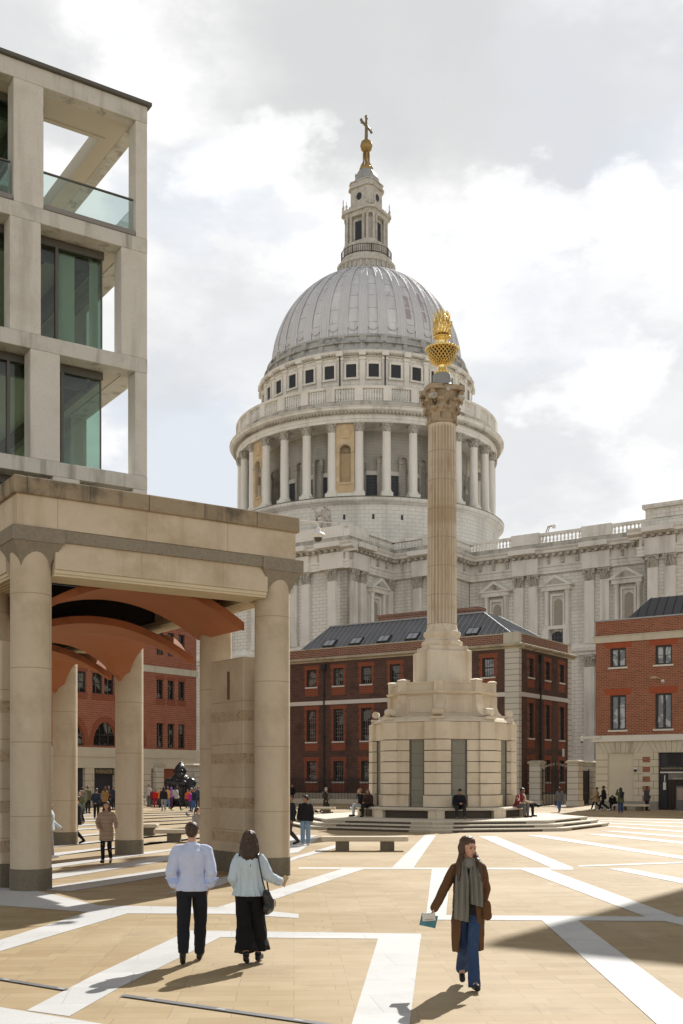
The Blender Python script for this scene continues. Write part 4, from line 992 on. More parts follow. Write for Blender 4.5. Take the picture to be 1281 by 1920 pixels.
# arched heads
q = MB(); q2 = MB()
for a in arch:
    n = 12
    for i in range(n):
        t0, t1 = pi*i/n, pi*(i+1)/n
        q.prism([(a+1.35*cos(t0), 4.92+1.9*sin(t0)), (a+1.78*cos(t0), 4.92+2.4*sin(t0)), (a+1.78*cos(t1), 4.92+2.4*sin(t1)), (a+1.35*cos(t1), 4.92+1.9*sin(t1))], -.03, .3, axis='y')
        if i in range(n): q2.prism([(a+1.34*cos(t0), 4.92+1.9*sin(t0)), (a+1.34*cos(t0), 7.21), (a+1.34*cos(t1), 7.21), (a+1.34*cos(t1), 4.92+1.9*sin(t1))], .02, .3, axis='y')
q.build('arch_ring', m_bred, rd); q2.build('spandrel', m_brange, rd)
for a in arch:
    f = MB(); f.box(a-1.3,a+1.3,.2,.26,4.9,5.02); f.box(a-.5,a-.42,.2,.27,4.9,6.9); f.box(a+.42,a+.5,.2,.27,4.9,6.9); f.box(a-1.3,a+1.3,.2,.26,5.75,5.82); o = f.build('arched_window', m_sash, rd)
    f = MB(); f.box(a-1.34,a+1.34,.28,.31,4.9,7.2); f.build('pane', m_hglass, o)
for x in xsr:
    for (a, b) in ((12.9,14.9), (9.1,10.75), (4.9,7.0)): sash(rd, I4, x, a, b, .84, 2, 1, .09, .2, False)
for x in xsl:
    for (a, b) in ((13.0,15.0), (9.1,10.75)): sash(rd, I4, x, a, b, 1.1, 2, 1, .09, .2, False)
for x in xsr + xsl:
    h_ = .42 if x in xsr else .55
    q = MB(); q.box(x-h_-.15, x+h_+.15, -.02, .1, 10.75, 11.05); q.build('window_arch', m_bred, rd); q = MB(); q.box(x-h_-.1, x+h_+.1, -.03, .1, 8.6, 9.1); q.build('window_apron', m_bred, rd)
q = MB(); q.box(x_st, x_end+.1, -.12, .3, 11.3, 11.85); q.box(x_st, x_end+.1, -.1, .3, 15.6, 16.0); q.build('string_course', m_trim, rd)
q = MB(); q.box(x_st, x_end+.15, -.15, .5, 4.0, 4.75); q.box(x_st, x_end+.05, -.05, .5, 3.1, 4.0); rp = q.build('fascia', m_panel, rd)
pl = inv(168)
q = MB()
edges = [(x_st, inv(120)), (inv(161)-.0, inv(178)), (inv(214), inv(281)), (inv(296), x_end)]
for a, b in ((x_st, inv(128)), (inv(160), inv(177)), (inv(216), inv(284)), (inv(352), x_end)): q.box(a, b, 0, .5, 0, 3.1)
q.build('ground_floor_wall', m_rust, rd)
q = MB(); q.box(inv(128), inv(160), .3, .4, 0, 3.1); q.box(inv(177), inv(216), .3, .4, 0, 3.1); q.build('shopfront', m_dark, rd)
q = MB(); q.box(inv(284), inv(352), .3, .4, 0, 3.1); q.build('brick_recess', m_bred, rd)
q = MB(); q.box(inv(177)+.02, inv(216)-.02, .1, .28, 2.55, 3.08); sg = q.build('sign_panel', bpy.data.materials['sign_black'], rd)
text('lettering', 'PATERNOSTER SQUARE', .44, m_letg, sg, (inv(181), .09, 2.8), (radians(90), 0, 0), align='LEFT', sx=.62)
q = MB(); q.box(x_st, x_end-.55, 1.5, 12, .1, 19.9); q.build('interior', m_dark, rd)
pp = [pier(290, 1509, 1.0, 3.5, 'stone pier just left of the gorilla statue'), pier(361, 1510, 1.0, 3.5, 'stone pier just right of the gorilla statue')]
# ---- unseen block inferred from the wedge of shade; its oversailing roof is shaped to cast it
ap = Vector((1.93, 15.28, 0)); hB = 28.0; tB = hB/tan(SUN_EL)
cB = ap + Vector((sin(SUN_AZ), cos(SUN_AZ), 0))*tB
bl = thing('office_block', 'unseen tall stone block outside the right edge, its oversailing roof shaped for the wedge of shade', 'building', cB, WA)
q = MB(); q.box(0, 26, 0, 20, hB-.5, hB); q.build('roof', m_port, bl)
q = MB(); q.box(2.6, 24, 1.5, 18, 0, hB-.5); bw = q.build('wall', m_port, bl)
for i in range(7):
    for j in range(6): q = MB(); q.box(3.6+i*2.9, 5.2+i*2.9, 1.38, 1.48, 3+j*4, 5.4+j*4); q.build('window', m_hglass, bw)
# ================================================================ LOGGIA AND OFFICE (local x = along the front, y = back)
BX = Vector((-1.67, 26.36, 0)); UM = Matrix.Translation(BX) @ Matrix.Rotation(UA, 4, 'Z')
m_lim = M('buff_limestone', (.50,.415,.30), .85, .14, .6, dirt=((.34,.26,.17), .5, .5), streak=((.33,.26,.18), .4, 1.0), grain=.06, bump=(30,.1))
m_colm = M('buff_column', (.53,.45,.335), .85, .14, .5, dirt=((.36,.28,.19), .6, .6), streak=((.36,.27,.17), .6, 1.6), brick=dict(w=40,h=1.55,m=.012,mcol=(.38,.30,.21)), grain=.06, bump=(30,.1))
m_fascia = M('fascia_limestone', (.59,.505,.385), .85, .16, .5, dirt=((.40,.31,.20), .7, .45), streak=((.36,.26,.16), .8, .9), brick=dict(w=2.0,h=3,m=.012,mcol=(.45,.36,.25),off=0), grain=.05)
m_cope = M('stained_coping', (.33,.265,.18), .9, .25, .8, dirt=((.085,.075,.055), .85, .9), streak=((.07,.062,.05), .8, 1.5), grain=.1, brick=dict(w=1.35,h=3,m=.015,mcol=(.15,.12,.08),off=0))
m_gdark = M('dark_granite', (.27,.235,.18), .8, .14, .8, speck=((.07,.065,.055), .7, 70), grain=.25)
m_gbase = M('granite_plinth', (.17,.145,.105), .75, .15, 1.2, speck=((.06,.055,.045), .7, 60), dirt=((.09,.08,.06), .5, 1.5), grain=.25)
m_terra = M('terracotta_vault', (.37,.145,.07), .75, .14, .7, dirt=((.34,.115,.045), .35, .8), streak=((.40,.14,.055), .3, .8))
m_terred = M('terracotta_edge', (.36,.125,.055), .8, .2, 1.2, dirt=((.17,.07,.04), .6, 2))
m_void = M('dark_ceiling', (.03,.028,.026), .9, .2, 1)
m_ribs = M('ribbed_soffit', (.62,.54,.39), .7, .08, 1)
lg = thing('loggia', 'buff limestone loggia on round columns with orange vaults at the left', 'loggia', BX, UA)
def round_col(x, y, ztop, r=.425):
    q = MB(); q.lathe([(r,.0),(r,ztop)], 48, x, y); 
    q = MB(); q.lathe([(r,.45),(r,2.0),(r,3.6),(r,5.2),(r*.995,ztop)], 48); o = q.build('column', m_colm, lg, 40, loc=(x, y, 0))
    q = MB(); q.lathe([(r+.012,0),(r+.012,.448),(r-.02,.45)], 48); q.build('plinth', m_gbase, o, 40); return o
COLS = [(-5.88,0,7.24),(0,0,7.24),(-5.88,2.96,6.8),(0,2.96,6.7),(0,8.76,6.4),(0,14.5,6.4),(0,20.3,6.4),(-5.88,8.76,6.4),(-5.88,14.5,6.4),(-5.88,20.3,6.4)]
for c_ in COLS: round_col(*c_)
# piers between the paired columns
for px_ in (0, -5.88):
    q = MB(); q.box(px_-.45, px_+.45, .62, 2.32, .5, 5.31, .015); o = q.build('pier', M('pier_limestone', (.52,.44,.33), .88, .14, .6, dirt=((.36,.28,.19), .5, .8), brick=dict(w=30,h=1.06,m=.012,mcol=(.36,.28,.19)), grain=.06) if 'pier_limestone' not in bpy.data.materials else bpy.data.materials['pier_limestone'], lg)
    q = MB(); q.box(px_-.462, px_+.462, .60, 2.34, 0, .497); q.build('plinth', m_gbase, o)
    for zz in (3.75, 2.7, 1.6, .75):
        q = MB(); q.box(px_-.455, px_+.455, .615, 2.325, zz, zz+.26); q.build('fossil_band', M('fossil_stone', (.44,.35,.24), .9, .2, 2, speck=((.19,.15,.10), .8, 12)) if 'fossil_stone' not in bpy.data.materials else bpy.data.materials['fossil_stone'], o)
    q = MB(); q.box(px_-.462, px_-.452, 1.33, 1.45, 4.3, 5.0); q.build('slit', M('slit_bronze', (.12,.07,.045), .6), o)
# capitals: flared granite blocks
def cap4(x, y):
    q = MB(); a = .53; R_ = [(.22,6.5),(.29,6.72),(.34,6.9),(.40,7.02),(.46,7.13),(.53,7.25)]
    q.loft([[(x-r,y-r,z),(x+r,y-r,z),(x+r,y+r,z),(x-r,y+r,z)] for r, z in R_]); q.box(x-a-.02, x+a+.02, y-a-.02, y+a+.02, 7.252, 7.55); return q.build('capital', m_gdark, lg)
for (x, y) in ((-5.88,0),(0,0)): cap4(x, y)
# entablature ring: front, right return, left return
F0, F1, X0_, X1_ = -.52, .45, -6.34, .34
YB = 5.6
q = MB()
q.box(X0_, X1_, F0, F1, 7.56, 8.2); q.box(X0_, X0_+.97, F1, YB, 7.56, 8.2); q.box(X1_-.97, X1_, F1, YB, 7.56, 8.2); q.build('fascia', m_fascia, lg)
q = MB(); q.box(X0_-.08, X1_+.08, F0-.08, F1, 8.2, 8.56, .02); q.box(X0_-.08, X0_+.97, F1, YB, 8.2, 8.56); q.box(X1_-.97, X1_+.08, F1, YB, 8.2, 8.56); q.build('coping', m_cope, lg)
q = MB(); q.box(-5.345, -.535, F0+.01, F1, 7.3, 7.55); q.box(X1_-.95, X1_+.04, .66, YB, 7.3, 7.55); q.box(X0_-.04, X0_+.95, .66, YB, 7.3, 7.55); q.build('granite_band', m_gdark, lg)
q = MB(); q.box(-5.5, -.38, F0+.08, F1, 6.74, 7.3); q.box(X1_-.9, X1_-.08, .5, YB, 6.74, 7.3); q.box(X0_+.08, X0_+.9, .5, YB, 6.74, 7.3); q.build('beam', m_fascia, lg)
q = MB(); q.box(-5.5, -.38, F0+.12, F1-.04, 6.66, 6.738)
for s_ in range(7):
    y = F0+.16+s_*.13; q.box(-5.5, -.38, y, y+.07, 6.61, 6.66)
for xa in (X1_-.86, X0_+.12):
    q.box(xa, xa+.74, .5, 24, 6.66, 6.738)
    for s_ in range(6): q.box(xa+.03+s_*.12, xa+.1+s_*.12, .5, 24, 6.61, 6.66)
q.build('ribbed_soffit', m_ribs, lg)
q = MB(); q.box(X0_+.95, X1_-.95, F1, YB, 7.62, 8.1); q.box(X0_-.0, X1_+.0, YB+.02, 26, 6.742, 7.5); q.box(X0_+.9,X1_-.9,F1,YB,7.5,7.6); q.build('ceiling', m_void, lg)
# terracotta vaults
E0, E1 = -5.75, .05
def arcz(t_, rise, spring): return spring + rise*(1-(2*t_-1)**2)**.55 if rise else spring
def vault(y0, y1, spring, rise, groin, th=.13, nu=40, nv=26, E0=-5.6, E1=-.15):
    P = []; Q = []
    for j in range(nv+1):
        v_ = j/nv
        for i in range(nu+1):
            u_ = i/nu
            sp = spring - (.5*v_ if groin else 0); zu = sp + (spring+rise-sp)*(1-abs(2*u_-1)**(2+.8*v_*groin))
            zv = spring - .55 + (rise+.55)*sqrt(max(0, 1-(2*v_-1)**2)) if groin else -9
            z = max(zu, zv) if groin else zu
            P.append((E0+(E1-E0)*u_, y0+(y1-y0)*v_, z)); Q.append((E0+(E1-E0)*u_, y0+(y1-y0)*v_, z+th))
    N = len(P); W_ = nu+1; f = []
    for j in range(nv):
        for i in range(nu):
            a = j*W_+i; f.append((a, a+1, a+W_+1, a+W_)); f.append((N+a, N+a+W_, N+a+W_+1, N+a+1))
    for i in range(nu): f.append((i, N+i, N+i+1, i+1)); a = nv*W_+i; f.append((a, a+1, N+a+1, N+a))
    for j in range(nv): a = j*W_; f.append((a, a+W_, N+a+W_, N+a)); a = j*W_+nu; f.append((a, N+a, N+a+W_, a+W_))
    q = MB(); q.add(P+Q, f); o = q.build('vault', m_terra, lg, 25)
    e = MB()
    for i in range(nu):                      # raised rim on the front edge
        def zz(u_): return spring + rise*(1-(2*u_-1)**2)
        u0, u1 = i/nu, (i+1)/nu; xa, xb = E0+(E1-E0)*u0, E0+(E1-E0)*u1
        e.add([(xa,y0-.1,zz(u0)-.02),(xb,y0-.1,zz(u1)-.02),(xb,y0-.1,zz(u1)+.17),(xa,y0-.1,zz(u0)+.17),(xa,y0-.004,zz(u0)-.02),(xb,y0-.004,zz(u1)-.02),(xb,y0-.004,zz(u1)+.17),(xa,y0-.004,zz(u0)+.17)], [(0,1,2,3),(7,6,5,4),(3,2,6,7),(4,5,1,0)] + ([(0,3,7,4)] if i == 0 else []) + ([(1,5,6,2)] if i == nu-1 else []))
    e.build('rim', m_terred, o, 40); return o
vault(.95, 3.4, 6.0, .84, False, E0=-5.4, E1=-.3)
vault(4.1, 8.62, 5.45, .88, True)
vault(9.9, 14.4, 5.45, .88, True)
vault(15.7, 20.2, 5.45, .88, True)
# ---- office above
m_off = M('office_stone', (.66,.64,.585), .85, .09, .7, dirt=((.47,.44,.37), .45, .6), streak=((.30,.28,.235), .45, 1.4), speck=((.34,.31,.25), .3, 25), grain=.05)
m_offb = M('office_beam_stone', (.61,.595,.545), .88, .12, .7, dirt=((.34,.32,.27), .5, .7), streak=((.18,.165,.13), .65, 2.2), grain=.05)
m_soff = M('office_soffit', (.57,.525,.435), .8, .05, 1)
m_fr = M('bronze_frame', (.10,.095,.08), .45, .1, 2, spec=.5)
m_og = glassmat('green_glass', (.50,.64,.56), .3, .02, .04)
m_bg = glassmat('balustrade_glass', (.82,.88,.86), .3, .02, .05)
m_room = M('room_wall', (.62,.64,.58), .8, .1, 1)
m_curt = M('curtain', (.82,.86,.78), .9, .1, 2)
OC = Vector((-5.98, 33.7, 0)); OM = Matrix.Translation(OC) @ Matrix.Rotation(UA, 4, 'Z')
of = thing('office_building', 'pale stone framed office with recessed green glazing and an open corner terrace', 'office building', OC, UA)
def dal(px, off=0):                          # distance left of the corner for a bearing, on the front plane
    r = (px-CX)/FOC; return -(OC.x - r*OC.y)/(.832-.555*r)
LV = [(11.2, 11.63), (14.8, 15.24), (18.5, 18.94), (22.5, 23.02)]   # slab bands
XW, YD = -13.0, 13.5                          # far left and depth
for i, (a, b) in enumerate(LV):
    if i < 3:
        q = MB(); q.box(XW, 0, 0, .62, a, b, .012)
        if i < 3: q.box(XW, -.62, YD-.6, YD, a, b); q.box(-.62, 0, .625, YD, a, b)
        q.build('floor_band', m_offb, of)
        q = MB(); q.box(XW, -.63, .625, YD-.61, a+.02, b-.02); q.build('floor_slab', m_soff, of)
    else:
        q = MB(); q.box(XW, 0, 0, .4, a, b, .012); q.box(-.4, 0, .405, YD, a, b); q.box(XW, -.4, YD-.4, YD, a, b); q.build('floor_band', m_offb, of)
        # roof soffit with the square opening over the terrace
        hx0, hx1, hy0, hy1 = -3.1, -.95, 1.6, 6.9
        q = MB(); q.box(XW, -.402, .402, hy0, a+.01, b-.02); q.box(XW, hx0, hy0, hy1, a+.01, b-.02); q.box(hx1, -.402, hy0, hy1, a+.01, b-.02); q.box(XW, -.402, hy1, YD-.402, a+.01, b-.02)
        q.build('roof_slab', m_soff, of)
        q = MB(); q.box(hx0-.16, hx1+.16, hy0-.16, hy0-.002, a-.03, a+.008); q.box(hx0-.16, hx1+.16, hy1+.002, hy1+.16, a-.03, a+.008); q.box(hx0-.16, hx0-.002, hy0, hy1, a-.03, a+.008); q.box(hx1+.002, hx1+.16, hy0, hy1, a-.03, a+.008); q.build('opening_trim', m_soff, of)
        q = MB(); q.box(XW, .1, -.12, .0, b, b+.1); q.box(XW, .1, .0, .5, b-.0+.001, b+.1); q.box(0.0, .1, .5, YD+.1, b+.001, b+.1); q.build('roof_coping', m_fr, of)
PIL = [ # (px left, px right) of each pillar's front face, per storey
  (LV[2][1], LV[3][0], ((255,279.5), (26,82))),
  (LV[1][1], LV[2][0], ((228,278), (19,77))),
  (LV[0][1], LV[1][0], ((254,278), (57.5,113))),
  (6.6+.1+.85, LV[0][0], ((250,278), (100,150)))]
for z0, z1, ps in PIL:
    for j, (a, b) in enumerate(ps):
        x0_, x1_ = -dal(a)*-1 if False else dal(a), dal(b)
        x1_ = min(x1_, -.004)
        q = MB(); q.box(x0_, x1_, .004, .58, z0+.003, z1-.003, .012); q.build('pillar', m_off, of)
    w_ = 1.05; x = dal(ps[1][0]) - 3.0
    while x > XW: q = MB(); q.box(x-w_, x, .004, .58, z0+.003, z1-.003, .012); q.build('pillar', m_off, of); x -= 4.0
    for yy in (5.2, 9.4, YD-.7):              # pillars down the right-hand side
        if z0 > 18 and yy == 5.2: continue
        q = MB(); q.box(-.56, -.004, yy, yy+.68, z0+.003, z1-.003); q.build('pillar', m_off, of)
# glazing set back behind the frame
def glaze(z0, z1, mull, xr=-1.25, yf=.75, xl=XW+.2, side=True, curtains=()):
    f = MB(); g = MB()
    f.box(xl, xr+.06, yf-.05, yf+.1, z1-.22, z1-.003); f.box(xl, xr+.06, yf-.02, yf+.06, z0+.003, z0+.06)
    for x in mull: f.box(x-.045, x+.045, yf-.05, yf+.08, z0+.06, z1-.22)
    f.box(xr-.02, xr+.02, yf-.02, yf+.02, z0+.06, z1-.22)
    f.box(xr-.04, xr+.06, yf+.1, YD-1.0, z1-.22, z1-.003)
    o = f.build('glazing_frame', m_fr, of)
    g.add([(xl,yf+.02,z0+.05),(xr,yf+.02,z0+.05),(xr,yf+.02,z1-.2),(xl,yf+.02,z1-.2)], [(0,1,2,3)]); g.build('pane', m_og, o)
    g = MB(); g.add([(xr,yf+.03,z0+.05),(xr,YD-1,z0+.05),(xr,YD-1,z1-.2),(xr,yf+.03,z1-.2)], [(0,1,2,3)]); g.build('pane', m_og, o)
    r = MB(); r.box(xl, xr-3.8, 4.6, 4.8, z0+.01, z1-.01); r.box(xl, xr-.2, YD-1.4, YD-1.2, z0+.01, z1-.01); r.build('partition', m_room, o)
    for (a, b) in curtains:
        cs = []; n = 40
        P = []; 
        for i in range(n+1):
            x = a+(b-a)*i/n; y = yf+.2+.07*sin(i*1.25)
            P += [(x, y, z0+.05), (x, y, z1-.25)]
        c_ = MB(); c_.add(P, [(2*i, 2*i+2, 2*i+3, 2*i+1) for i in range(n)]); c_.build('curtain', m_curt, o, 80)
    c_ = MB(); c_.box(xr-.5, xr-.3, yf+.4, YD-2, z1-.55, z1-.01); c_.box(xl, xr-.3, yf+.35, yf+.5, z1-.5, z1-.01); c_.build('ceiling_bulkhead', m_fr, o)
    c_ = MB()
    for i in range(3):
        for k in range(6): c_.box(xr-1.6-i*1.6, xr-1.3-i*1.6, 1.9+k*.09, 1.94+k*.09, z1-.045, z1-.015)
    c_.build('ceiling_grille', m_dark, o)
    return o
a2 = dal(206); 
g3_ = glaze(LV[0][1], LV[1][0], [dal(117)+.25, dal(30)], xr=dal(206))
g2_ = glaze(LV[1][1], LV[2][0], [dal(122)], xr=dal(208), curtains=((dal(127), dal(160)), (dal(190), dal(204))))
g1_ = glaze(LV[2][1], LV[3][0], [dal(60)], xr=dal(101)-.05, yf=.95)
g0_ = glaze(7.6, LV[0][0], [dal(60)], xr=dal(206))
q = MB(); q.box(a2-1.5, a2-.75, 1.3, 1.4, LV[0][1]+.3, LV[0][1]+1.15, .03); q.box(a2-1.5, a2-.75, 1.4, 2.0, LV[0][1]+.3, LV[0][1]+.45, .03)
o = q.build('office_chair', M('chair_grey', (.2,.22,.21), .8), None); o.matrix_world = OM; tagp(o, 'grey high backed chair just inside the lowest corner window of the office', 'chair')
q = MB(); q.ell((dal(90)-.3, 2.2, LV[2][0]-.06), (.1,.1,.03)); e_ = NT('downlight'); em = e_.n('ShaderNodeEmission'); em.inputs[0].default_value = (1,.85,.5,1); em.inputs[1].default_value = 3.0; e_.t.links.new(em.outputs[0], e_.out.inputs[0]); q.build('downlight', e_.m, g2_)
# terrace glass
for (x0_, x1_) in ((dal(83)+.02, dal(254)-.02), (XW, dal(25)-.05)):
    q = MB(); q.box(x0_, x1_, .12, .135, LV[2][1]-.02, LV[2][1]+1.12); o = q.build('glass_balustrade', m_bg, of)
    q = MB(); q.box(x0_, x1_, .09, .165, LV[2][1]+1.12, LV[2][1]+1.16); q.build('handrail', m_fr, o)
    q = MB(); q.box(x0_, x1_, -.03, .2, LV[2][1]+.003, LV[2][1]+.14); q.build('upstand', M('lead_grey_upstand', (.25,.24,.23), .7) if 'lead_grey_upstand' not in bpy.data.materials else bpy.data.materials['lead_grey_upstand'], o)
q = MB(); q.box(-.3, -.285, .6, 5.1, LV[2][1], LV[2][1]+1.12); q.build('glass_balustrade', m_bg, of)
# security camera on the loggia arm
sc_ = thing('dome_camera', 'white domed security camera hanging from an arm at the loggia right corner', 'camera'); sc_.matrix_world = UM
cx_, cz_ = 1.02, 8.3
q = MB(); q.rc((.4,-.35,8.52),(cx_,-.45,8.52),.02,.02,6); q.rc((.55,-.35,8.56),(1.5,-.55,8.58),.012,.008,5); q.rc((cx_,-.45,8.52),(cx_,-.45,8.4),.03,.03,8); q.build('arm', m_sill, sc_)
q = MB(); q.lathe([(.03,8.45),(.06,8.4),(.08,8.32),(.16,8.28),(.18,8.24),(.13,8.2),(.12,8.18)], 20, cx_, -.45); q.build('housing', M('camera_white', (.75,.75,.73), .35), sc_, 40)
q = MB(); q.ell((cx_,-.45,8.18), (.105,.105,.11)); q.build('lens', M('smoked_lens', (.05,.045,.04), .08, spec=.8), sc_)
# ================================================================ COLUMN MONUMENT
MC = Vector(((829-CX)/FOC*54.3, 54.3, 0)); MA = atan2(-cos(radians(8.9)), -sin(radians(8.9)))
mo = thing('column_monument', 'tall fluted stone column on an octagonal plinth with gilded flaming urn', 'monument', MC, 0)
def octo(r, a=MA): return [(r*cos(a+pi/4*i), r*sin(a+pi/4*i)) for i in range(8)]
m_step = M('step_stone', (.55,.49,.40), .8, .12, .8, dirt=((.40,.33,.25), .4, 1), grain=.05)
m_nose = M('step_nosing', (.62,.565,.47), .75, .1, .8, speck=((.25,.22,.18), .4, 9))
for i, (r, z) in enumerate(((8.1, .0), (7.6, .15), (7.1, .30))):
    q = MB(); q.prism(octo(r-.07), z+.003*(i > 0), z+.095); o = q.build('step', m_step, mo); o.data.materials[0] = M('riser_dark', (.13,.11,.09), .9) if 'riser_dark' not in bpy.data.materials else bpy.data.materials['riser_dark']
    q = MB(); q.prism(octo(r), z+.095, z+.15); q.build('nosing', m_nose, o)
    for k in range(8):                        # stone return blocks at the corners
        q = MB(); a = MA+pi/4*k
        for s_ in (-1, 1):
            t0 = Matrix.Rotation(a+s_*pi/8, 4, 'Z'); q.M = t0; ap_ = (r-.07)*cos(pi/8); hw = (r-.07)*sin(pi/8); q.box(ap_-.05, ap_+.02, min(-s_*hw, -s_*(hw-1.0)), max(-s_*hw, -s_*(hw-1.0)), z+.004, z+.093)
        q.build('step_corner', m_step, o)
# stone bench ring
q = MB(); q.prism(octo(4.3), .82, .90, top=octo(4.34)); q.prism(octo(4.34), .90, .95, top=octo(4.28)); bn = q.build('bench_seat', m_nose, mo)
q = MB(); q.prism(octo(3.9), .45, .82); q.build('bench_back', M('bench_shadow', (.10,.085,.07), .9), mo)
q = MB()
for k in range(8):
    a = MA+pi/4*k
    for s_ in (-1, 1):
        q.M = Matrix.Rotation(a+s_*pi/8, 4, 'Z'); ap_ = 4.24*cos(pi/8); hw = 4.24*sin(pi/8); q.box(3.2, ap_, min(-s_*hw*.99, -s_*(hw-.42)), max(-s_*hw*.99, -s_*(hw-.42)), .452, .82)
q.build('bench_block', m_sand, mo)
# rusticated body: courses with sunk joints, projecting corner blocks, recessed granite panels
m_joint = M('joint_shadow', (.26,.20,.135), .9)
q = MB(); q.prism(octo(3.36), .95, 5.0); body = q.build('plinth_core', m_joint, mo)
cz = [.95, 1.52, 2.05, 2.57, 3.09, 3.61, 4.13, 4.98]
q = MB()
for i in range(8):
    a = MA + pi/4*i + pi/8
    q.M = Matrix.Rotation(a, 4, 'Z'); ap_ = 3.48*cos(pi/8); hw = 3.48*sin(pi/8)
    for c_ in range(7):
        z0, z1 = cz[c_]+.025, cz[c_+1]-.01
        front = i in (0, 7)
        e = .09 if c_ == 0 else 0
        if c_ == 6:
            q.box(ap_-.5, ap_, -hw*.98, hw*.98, z0+.0, z1); continue
        # corner-side blocks either side of each face's recess
        sg_ = -.25 if i % 2 == 0 else .25
        q.box(ap_-.5, ap_+e, -hw*.985, sg_-.40, z0, z1); q.box(ap_-.5, ap_+e, sg_+.40, hw*.985, z0, z1)
q.M = Matrix.Identity(4)
o = q.build('rusticated_course', m_sand, body)
for i in range(8):                             # corner piers
    q = MB()
    a = MA + pi/4*i; ca = 3.62
    for c_ in range(7):
        z0, z1 = cz[c_]+.028, cz[c_+1]-.012
        e = .1 if c_ == 0 else 0
        q.M = Matrix.Rotation(a, 4, 'Z')
        P = []
        r = ca + e + .04; w_ = .66+e*.5
        d1 = Vector((-sin(pi/8), cos(pi/8))); d2 = Vector((-sin(pi/8), -cos(pi/8)))
        p0 = Vector((r, 0)); p1 = p0+d1*w_; p2 = p0+d2*w_
        q.prism([tuple(p0), tuple(p1), (p1.x-.5, p1.y-.15), (2.6, 0), (p2.x-.5, p2.y+.15), tuple(p2)], z0, z1)
    q.build('corner_pier', m_sand, body)
t = NT('granite_panel'); o_ = t.coords(); bq = t.n('ShaderNodeTexBrick'); t.put(bq.inputs[0], t.coords('wall')); t.put(bq.inputs['Color1'], (.25,.24,.195)); t.put(bq.inputs['Color2'], (.215,.21,.17)); t.put(bq.inputs['Mortar'], (.12,.11,.09)); bq.inputs['Scale'].default_value = 1; bq.inputs['Brick Width'].default_value = 9; bq.inputs['Row Height'].default_value = .58; bq.inputs['Mortar Size'].default_value = .012
c_ = t.mix(t.math('MULTIPLY', t.rng(t.noise(o_, 22, 4, .8), .5, .62), .5), bq.outputs[0], (.33,.32,.27)); m_gp = t.bsdf(c_, .6)
for i in range(8):
    R8 = Matrix.Rotation(MA + pi/4*i + pi/8, 4, 'Z'); sg_ = -.25 if i % 2 == 0 else .25; q = MB(R8); q.box(3.0, 3.13, sg_-.40, sg_+.40, .96, 4.12); gpn = q.build('granite_panel', m_gp, body); q = MB(R8)
    sg_ = -.25 if i % 2 == 0 else .25
    for s_ in (-1, 1): q.box(3.11, 3.17, sg_+s_*.36-.03, sg_+s_*.36+.03, .97, 4.12)
    q.build('panel_frame', m_fr, gpn)
q = MB(); q.prism(octo(3.58), 4.985, 5.1, top=octo(3.5)); q.prism(octo(3.42), 5.1, 5.22, top=octo(3.3)); q.build('ledge', m_sand, mo)
# octagonal drum with panels, scrolls and parapet
R2 = 2.52
q = MB(); q.prism(octo(R2+.2), 5.2, 5.3); q.prism(octo(R2), 5.28, 6.3); q.prism(octo(R2+.1), 6.3, 6.36); q.prism(octo(R2+.2), 6.36, 6.47, top=octo(R2+.27)); q.prism(octo(R2-.02), 6.47, 6.85); q.prism(octo(R2+.04), 6.85, 6.93); dm = q.build('drum', m_sand, mo)
q = MB()
for i in range(8):
    q.M = Matrix.Rotation(MA + pi/4*i + pi/8, 4, 'Z'); ap_ = R2*cos(pi/8)
    for (a, b, c__, d_) in ((-.62,.62,6.12,6.16),(-.62,.62,5.46,5.50),(-.62,-.58,5.5,6.12),(.58,.62,5.5,6.12)): q.box(ap_-.02, ap_+.035, a, b, c__, d_)
q.build('panel_moulding', m_sandlt, dm)
for i in range(8):
    q = MB(Matrix.Rotation(MA + pi/4*i, 4, 'Z'))
    # buttress scroll: swept strap ending in a volute
    prof = [(R2+.16, 6.3), (R2+.16, 6.0), (R2+.18, 5.8), (R2+.26, 5.55), (R2+.42, 5.38), (R2+.66, 5.33)]
    w_ = .2
    outer = prof; inner = [(2.2, 6.3), (2.2, 5.25), (R2+.66, 5.25)]
    q.prism([(p[0], p[1]) for p in outer] + inner[::-1], -w_, w_, axis='y')
    ring = [(R2+.78+.17*cos(a_), 5.46+.17*sin(a_)) for a_ in [2*pi*k/18 for k in range(18)]]
    q.prism(ring, -w_-.03, w_+.03, axis='y')
    for s_ in (-1, 1):
        q.tube([(R2+.78+(.155-.013*k)*cos(.7*k+1), s_*(w_+.035), 5.46+(.155-.013*k)*sin(.7*k+1)) for k in range(11)], .018, 4)
    for yy in (-.13, -.045, .045, .13): q.box(R2+.15, R2+.185, yy-.018, yy+.018, 5.85, 6.28)
    q.box(R2-.25, R2+.14, -.2, .2, 6.47, 6.98); q.box(R2-.28, R2+.17, -.23, .23, 6.98, 7.03)
    q.prism([(R2-.28,-.23),(R2+.17,-.23),(R2+.17,.23),(R2-.28,.23)], 7.03, 7.09, top=[(R2-.15,-.1),(R2+.04,-.1),(R2+.04,.1),(R2-.15,.1)])
    q.box(R2+.3, R2+1.0, -.32, .32, 5.1, 5.22); q.build('scroll', m_sandlt, dm, 35)
